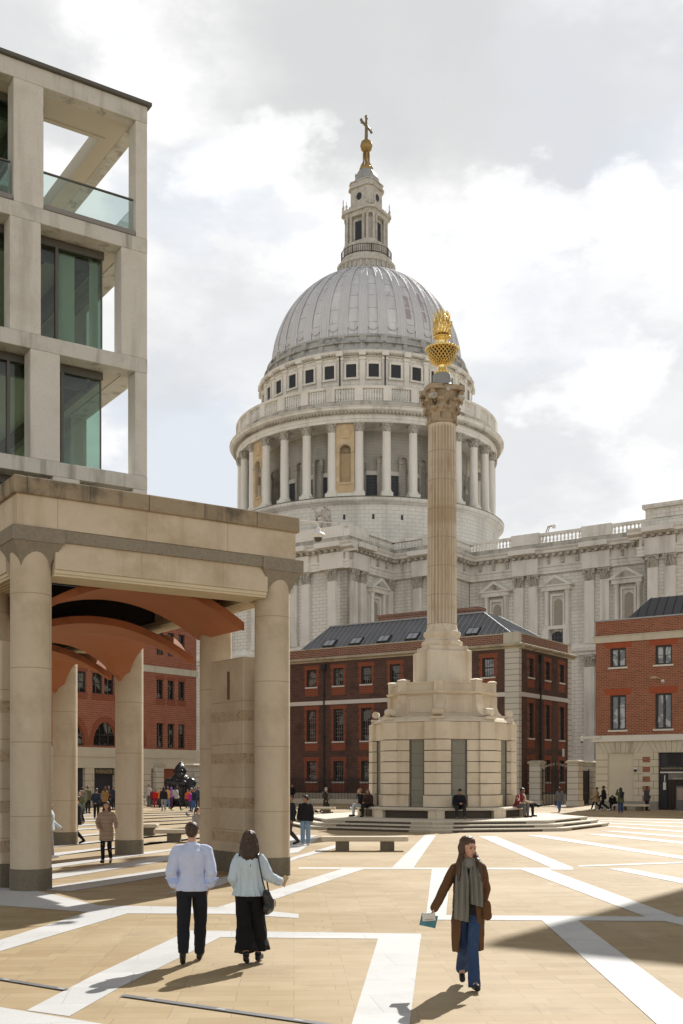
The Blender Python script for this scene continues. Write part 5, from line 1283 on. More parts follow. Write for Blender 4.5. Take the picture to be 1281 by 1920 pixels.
# square pedestal, base mouldings, shaft
PA = atan2(-cos(radians(5.3)), -sin(radians(5.3))) + pi/4 + radians(19.5)
q = MB(Matrix.Rotation(PA - pi/4 , 4, 'Z')); q.box(-1.14, 1.14, -1.14, 1.14, 6.9, 8.55, .02); q.box(-.98,.98,-.98,.98,8.55,8.8); q.prism([(-1.13,-1.13),(1.13,-1.13),(1.13,1.13),(-1.13,1.13)], 8.551, 8.62, top=[(-1.0,-1.0),(1.0,-1.0),(1.0,1.0),(-1.0,1.0)]); q.build('pedestal', m_sandlt, mo)
q = MB(); q.lathe([(.96,8.8),(1.0,8.84),(1.03,8.95),(1.0,9.06),(.92,9.1),(.86,9.16),(.84,9.24),(.88,9.3),(.92,9.36),(.93,9.45),(.9,9.54),(.8,9.58),(.78,9.68),(.76,9.75)], 48); q.build('base', m_sandlt, mo, 40)
NF = 24
def flute(r, a, z):
    ph = (a*NF/(2*pi)) % 1; d_ = abs(ph-.5)*2      # 1 at the fillet
    return r - (.11*sqrt(max(0, 1-(d_/.86)**2)) if d_ < .86 and 9.9 < z < 19.75 else 0)
zs_ = [9.75, 9.85, 10.0] + [10.0+9.6*i/12 for i in range(1, 13)] + [19.8, 19.85]
q = MB(); q.lathe([(.74-.055*((z-9.75)/10.1)**1.6, z) for z in zs_], NF*10, rmod=flute)
t = NT('fluted_shaft_stone'); o_ = t.coords(); p_ = t.n('ShaderNodeSeparateXYZ'); t.put(p_.inputs[0], o_)
bq = t.n('ShaderNodeTexBrick'); t.put(bq.inputs[0], t.coords('ring', R=1)); t.put(bq.inputs['Color1'], (.74,.68,.58)); t.put(bq.inputs['Color2'], (.68,.60,.48)); t.put(bq.inputs['Mortar'], (.40,.32,.23)); bq.inputs['Scale'].default_value = 1; bq.inputs['Brick Width'].default_value = 50; bq.inputs['Row Height'].default_value = 1.42; bq.inputs['Mortar Size'].default_value = .015
c_ = t.mix(t.math('MULTIPLY', t.rng(t.noise(t.coords('obj', (2,2,.25)), 2.0, 6, .7), .47, .66), .65), bq.outputs[0], (.44,.30,.16))
wv = t.noise(t.coords('obj', (.05,.05,1)), .55, 3, .5); c_ = t.mix(t.math('MULTIPLY', t.rng(wv, .5, .62), .45), c_, (.42,.29,.16))
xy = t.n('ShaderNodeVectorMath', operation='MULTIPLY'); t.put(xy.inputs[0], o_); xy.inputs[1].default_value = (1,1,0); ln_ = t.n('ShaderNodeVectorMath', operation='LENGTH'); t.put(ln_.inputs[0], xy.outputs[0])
dep = t.math('SUBTRACT', t.math('SUBTRACT', .785, t.math('MULTIPLY', p_.outputs[2], .0052)), ln_.outputs['Value'])     # darker brown the deeper into the flutes
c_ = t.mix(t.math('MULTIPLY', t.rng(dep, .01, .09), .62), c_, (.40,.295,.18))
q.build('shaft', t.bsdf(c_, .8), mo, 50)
q = MB(); q.lathe([(.70,19.8),(.78,19.86),(.78,19.94),(.70,19.98)], 40)
capital(q, .70, 19.95, 1.62, 24, ab=1.72)
cp = q.build('capital', M('capital_stone', (.42,.33,.23), .88, .3, 2.5, dirt=((.16,.125,.085), .8, 2.4)), mo)
cp.rotation_euler = (0, 0, PA - pi/4)
q = MB()
for i in range(4):                             # corner volutes and centre flowers
    a = pi/4+pi/2*i; d_ = Vector((cos(a), sin(a), 0)); sd = Vector((-sin(a), cos(a), 0))
    q.rc(d_*1.02+sd*.09+Vector((0,0,21.02)), d_*1.02-sd*.09+Vector((0,0,21.02)), .15, .15, 10); q.ell((.86*cos(a+pi/4), .86*sin(a+pi/4), 21.35), (.13,.13,.13))
q.build('volute', m_portc, cp)
q = MB(Matrix.Translation((0,0,0))); q.prism([(1.2*cos(a_), 1.2*sin(a_)) for a_ in [pi/4+pi/2*k for k in range(4)]], 21.571, 21.62); q.build('abacus_top', M('dirty_abacus', (.17,.14,.09), .95, .35, 2), cp)
q = MB(); q.lathe([(.9,21.62),(.62,21.72),(.50,21.84),(.47,21.95),(.46,22.3),(.40,22.36)], 28); q.build('lead_collar', M('lead_collar', (.30,.30,.29), .6, .15, 2), mo, 50)
m_gilt = M('bright_gilding', (.88,.67,.28), .3, .1, 3, metal=1.0)
UZ = Matrix.Translation((0,0,22.34)) @ Matrix.Diagonal((1,1,.81,1)) @ Matrix.Translation((0,0,-22.54))
q = MB(UZ); q.lathe([(.38,22.54),(.40,22.6),(.32,22.68),(.24,22.8),(.21,23.0),(.24,23.12),(.2,23.16)], 28)
for k in range(14): a = 2*pi*k/14; q.ell((.34*cos(a), .34*sin(a), 22.66), (.07,.07,.09), 6, 5)
q.build('urn_foot', m_gilt, mo, 50)
# latticed bowl: diamond mesh of gilded straps round a dark hollow
q = MB(UZ); q.lathe([(.2,23.15),(.42,23.3),(.58,23.6),(.64,23.85),(.66,24.0)], 24); ub = q.build('urn_lining', M('urn_dark', (.08,.05,.015), .7, metal=.4), mo, 60)
q = MB(UZ); prof = [(.26,23.12),(.46,23.28),(.58,23.46),(.66,23.68),(.70,23.9),(.72,24.08)]
def ur(t_):
    k = min(int(t_*5), 4); f_ = t_*5-k; return (prof[k][0]*(1-f_)+prof[k+1][0]*f_, prof[k][1]*(1-f_)+prof[k+1][1]*f_)
for k in range(22):
    for s_ in (-1, 1):
        pts = []
        for j in range(11):
            r, z = ur(j/10); a = 2*pi*k/22 + s_*j/10*1.15; pts.append((r*cos(a), r*sin(a), z))
        q.tube(pts, .032, 4)
q.lathe([(.72,24.06),(.8,24.1),(.8,24.18),(.66,24.26),(.5,24.34),(.3,24.4)], 32)
for k in range(26): a = 2*pi*k/26; q.ell((.76*cos(a), .76*sin(a), 24.1), (.085,.085,.1), 6, 5)
q.build('urn_lattice', m_gilt, ub, 50)
q = MB(UZ); q.lathe([(.27,24.36),(.25,24.5),(.27,24.66),(.38,24.76),(.41,24.84),(.36,24.92),(.3,24.95)], 24, rmod=lambda r,a,z: r*(1+.05*cos(14*a) if 24.4 < z < 24.6 else 1))
for k in range(18): a = 2*pi*k/18; q.ell((.39*cos(a), .39*sin(a), 24.82), (.06,.06,.06), 6, 5)
q.build('flame_collar', m_gilt, mo, 50)
q = MB(); random.seed(4)
q.lathe([(.22,24.3),(.36,24.42),(.42,24.6),(.37,24.85),(.33,25.1),(.22,25.3)], 18, rmod=lambda r,a,z: r*(1+.1*sin(5*a+z*9)))
def tongue(a, r0, z0, hgt, w_, lean, tw):
    pts = []; n = 6
    for j in range(n+1):
        t_ = j/n; r = r0 + lean*t_**1.6; aa = a+tw*t_*t_+.15*sin(5*t_)
        pts.append((Vector((r*cos(aa), r*sin(aa), z0+hgt*t_)), w_*(1-t_)**.75+.003))
    for j in range(n): q.rc(pts[j][0], pts[j+1][0], pts[j][1], pts[j+1][1], 5)
for row, (r0, z0, h0, w0, ln) in enumerate(((.38,24.36,.5,.075,.14),(.40,24.55,.5,.07,.10),(.36,24.75,.55,.065,.12),(.32,24.95,.5,.06,.10),(.22,25.05,.55,.06,.06),(.08,25.1,.5,.05,.04))):
    nk = (13,13,12,11,8,4)[row]
    for k in range(nk):
        a = 2*pi*(k+.5*(row % 2))/nk+random.uniform(-.12,.12)
        tongue(a, r0, z0, h0*random.uniform(.75,1.15), w0, ln*random.uniform(.2,1.3), random.uniform(-.5,.5))
q.build('flame', m_gilt, mo, 60)
# ================================================================ BENCHES
m_bench = M('bench_stone', (.58,.51,.40), .8, .1, 1, speck=((.35,.29,.2), .4, 14), grain=.05)
def bench(px0, px1, yb, label, rz=None, L=None, ln=None):
    a = gp(px0, yb); b = gp(px1, yb); L = L or (b-a).length; c0 = (a+b)/2
    o = thing('stone_bench', label, 'bench', (c0.x, c0.y+.28, 0), 0 if rz is None else rz, 'flat stone benches in the square')
    q = MB(); q.box(-L/2, L/2, -.33, .33, .31, .46, .025); q.build('seat', m_bench, o)
    for s_ in (-1, 1): q = MB(); q.box(s_*L*.26-.22, s_*L*.26+.22, -.24, .24, 0, .31); q.build('leg', m_gbase, o)
    return o
bench(603, 766, 1596, 'flat stone bench in the sun before the monument steps', radians(0))
bench(321, 405, 1579, 'flat stone bench with the seated woman in grey beside the loggia pier', radians(-3), 2.9)
bench(222, 294.5, 1566.5, 'flat stone bench half hidden by a round arcade column', radians(0))
bench(556, 629, 1527, 'pale stone bench near the railings behind the man in black jacket', radians(-3))
bench(1161, 1210, 1520.5, 'low stone bench against the lodge wall with a hunched man', WA, 2.4)
# ================================================================ GORILLA STATUE
m_goril = M('black_bronze', (.022,.022,.026), .42, .25, 3, spec=.5, bump=(9,.5))
gl = gp(338, 1512.5); q = MB(); S = 1.0
q.rc((0,.15,.7),(0,.05,1.75),.85,.78,16); q.rc((-.15,.0,2.05),(.15,.0,2.05),.62,.62,14); q.rc((0,-.05,2.2),(0,-.12,2.75),.5,.42,12)
q.ell((.05,-.1,2.85),(.46,.50,.62)); q.rc((.05,-.05,3.15),(.05,.12,3.38),.32,.24,12); q.ell((.12,-.55,2.92),(.34,.13,.08)); q.ell((.14,-.60,2.55),(.28,.24,.26)); q.ell((.15,-.76,2.64),(.16,.08,.08)); q.ell((.15,-.66,2.36),(.22,.18,.11))
for s_ in (-1, 1):
    q.ell((s_*.9,.05,1.9),(.44,.46,.42)); q.ell((s_*.5,-.02,2.85),(.05,.09,.12)); q.ell((s_*.38,-.6,1.85),(.36,.2,.28))
q.rc((-.85,0,1.95),(-1.0,-.35,1.15),.36,.32,12); q.rc((-1.0,-.35,1.15),(-.75,-1.0,.75),.3,.22,12); q.ell((-.7,-1.2,.7),(.3,.3,.16))
q.rc((.85,0,1.95),(1.0,-.5,1.25),.36,.32,12); q.rc((1.0,-.5,1.25),(1.45,-1.0,.95),.3,.3,12); q.ell((1.25,-.85,1.1),(.5,.35,.28)); q.ell((1.75,-1.15,1.0),(.45,.35,.16))
for k in range(4): q.rc((1.9,-1.35+k*.17,1.0),(2.3,-1.45+k*.2,1.35),.1,.085,8)
q.rc((1.6,-1.4,1.0),(1.75,-1.7,1.2),.1,.08,8)
for s_ in (-1, 1): q.rc((s_*.5,.0,.5),(s_*1.15,-.75,.55),.5,.38,12); q.rc((s_*1.15,-.75,.5),(s_*.7,-1.2,.25),.34,.26,12); q.ell((s_*.6,-1.5,.18),(.25,.45,.18))
q.ell((0,.1,.45),(1.05,.9,.5))
go = q.blob('gorilla_statue', m_goril, None, .045, 3, (.03, 5)); go.location = (gl.x-.3, gl.y+2.0, 0); go.rotation_euler = (0,0,-.15); tagp(go, 'black seated gorilla statue with one big hand held out to the right', 'statue')
# ================================================================ PEOPLE
def fab(name, col, rough=.9, var=.18, vs=5, **k): 
    if name in bpy.data.materials: return bpy.data.materials[name]
    return M(name, col, rough, var, vs, **k)
m_skin = fab('skin_light', (.52,.30,.21), .55, .08, 8, spec=.35); m_skin2 = fab('skin_tan', (.33,.175,.11), .55, .08, 8, spec=.35); m_skin3 = fab('skin_dark', (.12,.065,.042), .5, .08, 8, spec=.35)
SK = [m_skin, m_skin2, m_skin3]
HAIR = dict(black=fab('black_hair', (.014,.012,.011), .5, .4, 25, spec=.4), dark=fab('dark_brown_hair', (.040,.022,.013), .5, .5, 22, spec=.4, streak=((.13,.07,.035), .6, 40)), brown=fab('brown_hair', (.065,.034,.018), .5, .4, 22, spec=.4, streak=((.16,.09,.045), .6, 40)), blond=fab('blond_hair', (.36,.24,.12), .5, .3, 22), grey=fab('grey_hair', (.30,.30,.30), .6, .3, 22))
J0 = dict(pel=(0,0,.94), wai=(0,0,1.08), che=(0,.0,1.28), nek=(0,-.01,1.475), hed=(0,.015,1.63), shR=(.180,0,1.395), shL=(-.180,0,1.395), elR=(.235,-.03,1.13), elL=(-.235,-.03,1.13),
          wrR=(.245,.05,.88), wrL=(-.245,.05,.88), hpR=(.095,0,.93), hpL=(-.095,0,.93), knR=(.10,.015,.50), knL=(-.10,.015,.50), anR=(.10,-.02,.085), anL=(-.10,-.02,.085), toR=(.115,.16,.03), toL=(-.115,.16,.03))
def P_(base=None, **k):
    d = dict(base or J0); d.update(k); return d
STAND = P_()
def walk(s=1, stride=.3, arms=.2):
    """s=1: right leg forward"""
    F_, B_ = ('R', 'L') if s > 0 else ('L', 'R'); x = .09 if s > 0 else -.09
    return P_(**{'pel': (0,0,.925), 'kn'+F_: (x*1.0, stride*.72, .50), 'an'+F_: (x*.8, stride+.02, .095), 'to'+F_: (x*.95, stride+.19, .07), 'kn'+B_: (-x, -stride*.12+.06, .48), 'an'+B_: (-x*.8, -stride-.1, .15), 'to'+B_: (-x, -stride+.05, .035),
       'el'+F_: ((.24 if s > 0 else -.24), -.10, 1.15), 'wr'+F_: ((.24 if s > 0 else -.24), -arms+.08, .9), 'el'+B_: ((-.24 if s > 0 else .24), .02, 1.14), 'wr'+B_: ((-.23 if s > 0 else .23), arms+.08, .94)})
def sit(lean=.1, kx=.11, seat=.47, reach=.38):
    dz = seat+.06-.94
    u = dict()
    for k, v in J0.items():
        if k[:2] in ('kn', 'an', 'to'): continue
        t_ = max(0, v[2]-.94); u[k] = (v[0], v[1]+t_*lean*2, v[2]+dz-t_*lean*.3)
    for s_, n in ((1, 'R'), (-1, 'L')):
        u['kn'+n] = (s_*kx, .43, seat+.07); u['an'+n] = (s_*kx, .44, .085); u['to'+n] = (s_*kx*1.1, .62, .03)
        h = u['sh'+n]; u['el'+n] = (s_*.23, h[1]+.05, h[2]-.27); u['wr'+n] = (s_*.07, reach+.02, seat+.2)
    return u
def limb_hand(m, el, wr, side, lod, curl=.6, hdir=None):
    """palm, four fingers of unequal length and a thumb leaving the side of the palm"""
    el, wr = Vector(el), Vector(wr); d = Vector(hdir).normalized() if hdir else (wr-el).normalized()
    ref = Vector((side, 0, 0)) if abs(d.x) < .8 else Vector((0, 0, 1)); b = (ref - d*ref.dot(d)).normalized(); n = d.cross(b).normalized()
    fwd = n if n.y > 0 else -n                    # thumb side looks forward
    palm_n = d.cross(fwd).normalized()
    if palm_n.x*side > 0: palm_n = -palm_n        # palm faces the body
    w = wr + d*.015
    for t_ in (-.027, -.009, .009, .027): m.rc(w + fwd*t_*.75, w + d*.075 + fwd*t_, .0155, .0135, 7)
    if lod >= 2:
        for t_, L in zip((.030, .011, -.009, -.028), (.072, .08, .074, .058)):
            a = w + d*.08 + fwd*t_; c1 = a + (d*cos(curl*.5) + palm_n*sin(curl*.5))*L*.45; c2 = c1 + (d*cos(curl*1.4) + palm_n*sin(curl*1.4))*L*.32; c3 = c2 + (d*cos(curl*2.2) + palm_n*sin(curl*2.2))*L*.25
            m.rc(a, c1, .0095, .0088, 7); m.rc(c1, c2, .0088, .008, 7); m.rc(c2, c3, .008, .007, 7)
        a = w + d*.02 + fwd*.026; c1 = a + (d*.6 + fwd*.7 + palm_n*.3).normalized()*.038; c2 = c1 + (d*.85 + fwd*.25 + palm_n*.4).normalized()*.03; m.rc(a, c1, .012, .0105, 7); m.rc(c1, c2, .0105, .0085, 7)
    else:
        for t_, L in zip((.028, .010, -.009, -.027), (.07, .078, .07, .055)): a = w + d*.08 + fwd*t_; m.rc(a, a + (d*cos(curl) + palm_n*sin(curl))*L, .0105, .009, 5)
        a = w + d*.02 + fwd*.03; m.rc(a, a + (d*.7 + fwd*.5 + palm_n*.3)*.06, .012, .01, 5)
    return w
def ringf(c, ax, ay, rx, ry, n=20, wob=0, ph=0, k=7):
    c = Vector(c); return [c + ax*cos(2*pi*i/n)*rx*(1+wob*sin(k*2*pi*i/n+ph)) + ay*sin(2*pi*i/n)*ry*(1+wob*sin(k*2*pi*i/n+ph)) for i in range(n)]
def torso(m, J, g=0, top=None, bot=None, fat=1.0, n=20):
    """torso rings from the hips to the neck; g = cloth gap"""
    pel, wai, che, nek = (Vector(J[k]) for k in ('pel','wai','che','nek')); shv = (Vector(J['shR'])-Vector(J['shL'])); sx = shv.normalized(); hv = (Vector(J['hpR'])-Vector(J['hpL'])).normalized()
    def fr(ax, up): ay = up.cross(ax).normalized(); return ax, ay
    up0 = (wai-pel).normalized(); up1 = (che-wai).normalized(); up2 = (nek-che).normalized(); hw = shv.length/2
    R = [(pel-up0*.09, hv, up0, .125, .095), (pel-up0*.02, hv, up0, .168, .118), (pel+up0*.06, hv, up0, .162, .108), (wai, (hv+sx).normalized(), up0, .138, .098), (wai+up1*.1, sx, up1, .15, .105), (che, sx, up1, .165, .118), (che+up2*.07, sx, up2, hw*.95, .115), (che+up2*.115, sx, up2, hw*.92, .098), (nek-up2*.045, sx, up2, hw*.62, .075), (nek, sx, up2, .058, .056)]
    if bot is not None: R = R[bot:]
    if top is not None: R = R[:top]
    m.loft([ringf(c, *fr(ax, up), (rx+g)*fat, (ry+g)*fat, n) for c, ax, up, rx, ry in R])
def head(m, J, yaw=0, pitch=0, lod=1):
    c = Vector(J['hed']); Rm = Matrix.Rotation(yaw, 3, 'Z') @ Matrix.Rotation(pitch, 3, 'X')
    f = lambda x, y, z: c + Rm @ Vector((x, y, z))
    m.rc(J['nek'], f(0, -.015, -.06), .056, .05, 12)
    m.ell(f(0, -.012, .025), (.076, .097, .092), 18, 12, Rm)
    m.loft([[f(rx*cos(2*pi*i/14), .022+y0+ry*sin(2*pi*i/14), z) for i in range(14)] for z, rx, ry, y0 in ((.03,.071,.066,.0),(-.02,.066,.064,.004),(-.06,.055,.058,.008),(-.09,.036,.038,.022),(-.105,.02,.02,.03))])
    if lod >= 1:
        m.rc(f(0, .088, .018), f(0, .108, -.022), .009, .014, 8); m.ell(f(0, .1, -.028), (.017,.012,.01), 8, 6, Rm)
        for s_ in (-1, 1): m.ell(f(s_*.077, -.008, -.005), (.009, .02, .032), 8, 6, Rm)
    if lod >= 2:
        for s_ in (-1, 1): m.rc(f(s_*.015, .085, .03), f(s_*.05, .068, .03), .009, .008, 6); m.ell(f(s_*.04, .062, -.025), (.022,.02,.022), 8, 6, Rm)
        m.rc(f(-.018,.087,-.055), f(.018,.087,-.055), .0075, .0075, 6); m.rc(f(-.014,.085,-.065), f(.014,.085,-.065), .008, .008, 6); m.ell(f(0,.068,-.094), (.02,.018,.016), 8, 6, Rm)
    return f
def arms(m, J, g, rs=(.046,.040,.034,.026), upto=1.0, cuff=0, n=10):
    for s_, k in ((1,'R'),(-1,'L')):
        sh, el, wr = Vector(J['sh'+k]), Vector(J['el'+k]), Vector(J['wr'+k])
        m.rc(sh + Vector((-s_*.10,-.005,.035)), sh, rs[0]*.8, rs[0]+g*.75, n); m.rc(sh, sh+(el-sh)*.3, rs[0]+g*.75, rs[0]+g, n); m.rc(sh+(el-sh)*.3, el, rs[0]+g, rs[1]+g, n)
        e2 = el + (wr-el)*min(1, upto); m.rc(el, e2, rs[1]+g, rs[2]*.9+g*.9 if upto >= 1 else rs[2]+g, n)
        if cuff: m.rc(e2-(wr-el).normalized()*.03, e2+(wr-el).normalized()*.02, rs[2]+g+cuff, rs[2]+g+cuff, n)
def legs(m, J, g=0, w=1.0, hemr=None, n=12, which='RL', stop=1.0):
    for k in which:
        hp, kn, an = Vector(J['hp'+k]), Vector(J['kn'+k]), Vector(J['an'+k]); a2 = kn+(an-kn)*stop
        m.rc(hp, kn, .074*min(w,1.1)+g, .056*w+g, n); m.rc(kn, kn+(a2-kn)*.45, .056*w+g, (.05*w+g) if not hemr else (.055*w+hemr)/2+g*.6, n); (m.rc(kn+(a2-kn)*.4, a2, .052*w+g, .036*w+g, n) if not hemr else m.cone(kn+(a2-kn)*.25, a2, .054*w+g, hemr, 18, .09))
def hairm(m, J, f, style, lod):
    if style == 'short': m.ell(f(0,-.022,.042), (.083,.098,.083), 16, 10); m.ell(f(0,-.05,0), (.074,.066,.075), 14, 8); m.ell(f(0,.05,.085), (.06,.045,.03), 10, 6)
    elif style == 'long':
        m.ell(f(0,-.022,.042), (.087,.101,.087), 16, 10); nk = Vector(J['nek'])
        m.rc(f(0,-.045,-.01), nk+Vector((0,-.085,-.04)), .085, .085, 12, .7, side=(0,1,0)); m.rc(nk+Vector((0,-.085,-.02)), nk+Vector((0,-.11,-.2)), .092, .055, 12, .5, side=(0,1,0))
        for s_ in (-1,1): m.rc(f(s_*.075,-.02,.02), nk+Vector((s_*.095,.0,-.07)), .03, .038, 8); m.rc(nk+Vector((s_*.095,-.0,-.07)), nk+Vector((s_*.10,.03,-.2)), .036, .02, 8)
    elif style == 'tail': m.ell(f(0,-.022,.042), (.083,.098,.083), 16, 10); m.ell(f(0,-.05,.0), (.072,.062,.07)); m.rc(f(0,-.11,.03), f(0,-.14,-.16), .032, .02, 8)
    elif style == 'cap': m.ell(f(0,-.012,.045), (.088,.104,.078), 16, 10); m.rc(f(-.03,.09,.055), f(.03,.09,.055), .022, .022, 6)
    elif style == 'bun': m.ell(f(0,-.022,.042), (.083,.098,.083), 16, 10); m.ell(f(0,-.1,.05), (.04,.04,.04)); m.ell(f(0,-.05,.0), (.072,.062,.07))
    elif style == 'hood': m.ell(f(0,-.03,.03), (.1,.11,.12), 16, 10); m.rc(f(0,-.05,-.05), Vector(J['nek'])+Vector((0,-.05,-.02)), .09, .09, 10)
def person(label, loc, face=0, h=1.72, J=STAND, skin=0, hair='short', hc='dark', top=(.1,.1,.1), hem=.90, topw=.03, flare=0, bottom=(.02,.02,.025), hemr=None, legw=1.05, shoe=(.02,.02,.02), yaw=0, pitch=0, lod=0, fat=1.0, group='people in the square', bag=None, tname='jacket', bname='trousers', upto=1.0, cuff=0, inner=None, skirt=None, stop=1.0, child=False, hands=True, folds=None, armg=None, z0=0):
    """face: bearing the person looks along, 0 = away from the photographer (+Y), pi = towards"""
    o_name = 'person'; vx = (.028, .014, .0065)[lod]; S = h/1.75
    b = MB(Matrix.Scale(S, 4)); torso(b, J, 0, fat=fat); f = head(b, J, yaw, pitch, 1 if lod == 0 else lod); arms(b, J, 0); legs(b, J)
    for k, s_ in (('R',1),('L',-1)):
        limb_hand(b, J['el'+k], J['wr'+k], s_, lod); b.rc(J['an'+k], J['to'+k], .036, .028, 8)
    body = b.blob(o_name, SK[skin], None, vx, 2 if lod < 2 else 3); body.location = (loc[0], loc[1], z0); body.rotation_euler = (0,0,face)
    tagp(body, label, 'person', group)
    if hair: q = MB(Matrix.Scale(S, 4)); hairm(q, J, f, hair, lod); q.blob('cap' if hair == 'cap' else 'hood' if hair == 'hood' else 'hair', HAIR[hc] if isinstance(hc, str) else fab('cloth_%d_%d_%d' % tuple(int(c*99) for c in hc), hc), body, vx, 2, (.003, 28, .12) if lod else None)
    tm = top if not isinstance(top, tuple) else fab('cloth_%d_%d_%d' % tuple(int(c*99) for c in top), top)
    bmt = bottom if not isinstance(bottom, tuple) else fab('cloth_%d_%d_%d' % tuple(int(c*99) for c in bottom), bottom)
    sm = shoe if not isinstance(shoe, tuple) else fab('shoe_%d_%d_%d' % tuple(int(c*99) for c in shoe), shoe, .5)
    q = MB(Matrix.Scale(S, 4)); pel = Vector(J['pel']); up = (Vector(J['wai'])-pel).normalized(); hv = (Vector(J['hpR'])-Vector(J['hpL'])).normalized()
    torso(q, J, topw, bot=1, fat=fat, top=9); arms(q, J, armg if armg is not None else topw*.62, upto=upto, cuff=cuff)
    drop = .94 - hem
    if drop > .02:
        ay = up.cross(hv).normalized(); n_ = max(2, int(drop/.08)); rings = []
        for i in range(n_+1):
            t_ = i/n_; rings.append(ringf(pel + Vector((0,0,.06)) - (up if hem > .8 else Vector((0,0,1)))*(.06+drop*t_), hv, ay, (.168+topw+flare*t_)*fat, (.12+topw+flare*t_*.9)*fat, 24, .05*t_, .5))
        q.loft(rings)
    q.blob(tname, tm, body, vx, 2, folds or ((.009, 9, .6) if lod == 2 else (.009, 8, .6) if lod == 1 else None))
    q = MB(Matrix.Scale(S, 4)); torso(q, J, .008, top=3, fat=fat)
    if skirt:
        ay = Vector((0,1,0)); q.loft([ringf(pel-Vector((0,0,.02+skirt*t_/4)), Vector((1,0,0)), ay, .165+.06*t_/4, .13+.09*t_/4, 24, .05*t_/4) for t_ in range(5)])
    else: legs(q, J, .016, legw, hemr, stop=stop)
    q.blob(bname, bmt, body, vx, 2, (.007, 9, .5) if lod else None)
    for k in 'RL':
        q = MB(Matrix.Scale(S, 4)); an, to = Vector(J['an'+k]), Vector(J['to'+k]); d = (to-an).normalized(); hl = an - Vector((0,0,.03)) - Vector((0,.035,0))
        q.rc(an+Vector((0,0,.02)), an, .044, .046, 10); q.rc(hl, to+Vector((0,0,.012)), .042, .037, 10, .9); q.rc(hl-Vector((0,0,.015)), to-Vector((0,0,.0)), .038, .036, 10); q.blob('shoe', sm, body, max(vx*.7, .006), 1)
    if inner: q = MB(Matrix.Scale(S,4)); q.loft([ringf(Vector(J['che'])+Vector((0,.118+topw*.6,z)), Vector((1,0,0)), Vector((0,1,0)), w, .02, 10) for z, w in ((-.3,.03),(-.1,.045),(.06,.05),(.12,.035))]); q.build('shirt', fab('cloth_%d_%d_%d' % tuple(int(c*99) for c in inner), inner), body, 60)
    if bag:
        q = MB(Matrix.Scale(S, 4)); c = Vector(J['che']); q.rc(c+Vector((0,-.2,-.12)), c+Vector((0,-.19,.08)), .13, .12, 12, .65, side=(0,1,0)); bo = q.blob('backpack', fab('bag_%d_%d_%d' % tuple(int(v*99) for v in bag), bag), None, vx, 2); bo.location = body.location; bo.rotation_euler = body.rotation_euler; tagp(bo, 'backpack worn by the ' + label.split(' with ')[0][:50], 'backpack', 'backpacks')
    return body
def gat(px, py, z=0): p = gp(px, py, z); return (p.x, p.y)
# ---- the three large figures
# man in pale blue shirt walking away, hands in pockets
m_shirt = fab('pale_blue_shirt', (.50,.56,.74), .85, .05, 6, streak=((.42,.47,.62), .4, 9)); m_navy = fab('black_navy_trousers', (.010,.011,.016), .85, .2, 6)
Jm = walk(1, .20, .0); Jm.update(elR=(.245,-.06,1.13), wrR=(.20,.02,.93), elL=(-.245,-.06,1.13), wrL=(-.20,.02,.93), shR=(.182,0,1.40), shL=(-.182,0,1.40), anL=(-.085,-.22,.17), toL=(-.10,-.12,.04), knL=(-.10,-.02,.49))
man = person('man in a pale blue shirt and black trousers walking away with hands in pockets', gat(360, 1806), radians(2), 1.80, Jm, 0, 'short', 'dark', m_shirt, .93, .028, 0, m_navy, .058, 1.12, (.012,.012,.012), lod=2, fat=1.0, tname='shirt', upto=.55, cuff=.012, group=None, armg=.026, folds=(.010, 7, .8))
q = MB(Matrix.Scale(1.8/1.75, 4)); q.loft([ringf((0,-.012,z), Vector((1,0,0)), Vector((0,1,0)), r, r*.95, 20) for z, r in ((1.45,.085),(1.475,.072),(1.505,.066))]); q.blob('collar', m_shirt, man, .006, 1)
for s_ in (-1, 1):
    q = MB(Matrix.Scale(1.8/1.75, 4)); e = Vector(Jm['elR' if s_ > 0 else 'elL']); w_ = Vector(Jm['wrR' if s_ > 0 else 'wrL']); d = (w_-e).normalized(); c0 = e+d*.12
    q.loft([ringf(c0+d*k, Vector((1,0,0)), Vector((0,1,0)), r, r, 18, .05, k*30) for k, r in ((-.04,.066),(-.02,.078),(.02,.082),(.035,.070))]); q.rc(c0+Vector((s_*.05,.02,.01)), c0+Vector((s_*.10,.02,.035)), .02, .012, 8); q.blob('rolled_cuff', fab('cuff_blue', (.38,.48,.80), .85, .05, 6), man, .006, 2, (.005, 20))
# woman in tiered blouse walking away, phone in right hand, black bag on her shoulder
m_bl = fab('tiered_blouse', (.47,.56,.62), .9, .08, 5, streak=((.36,.44,.50), .5, 14)); m_blk = fab('black_culottes', (.006,.006,.007), .9, .2, 6)
Jw = walk(1, .2, .0); Jw.update(shR=(.148,0,1.385), shL=(-.148,0,1.385), elR=(.255,.0,1.15), wrR=(.38,.16,1.07), elL=(-.215,-.04,1.13), wrL=(-.17,.12,.98), knR=(.10,.10,.5), anR=(.10,.10,.10), toR=(.12,.25,.05), anL=(-.02,-.16,.13), toL=(-.03,-.02,.035), knL=(-.07,-.01,.48))
wom = person('woman in a pale blue tiered blouse and wide black culottes walking away', gat(468, 1806), radians(-4), 1.68, Jw, 0, None, 'dark', m_bl, .96, .03, .02, m_blk, .155, 1.5, (.012,.012,.012), lod=2, stop=.84, tname='blouse', bname='culottes', upto=.93, group=None, armg=.028, folds=(.008, 12, .3))
S_ = 1.68/1.75
q = MB(Matrix.Scale(S_, 4))
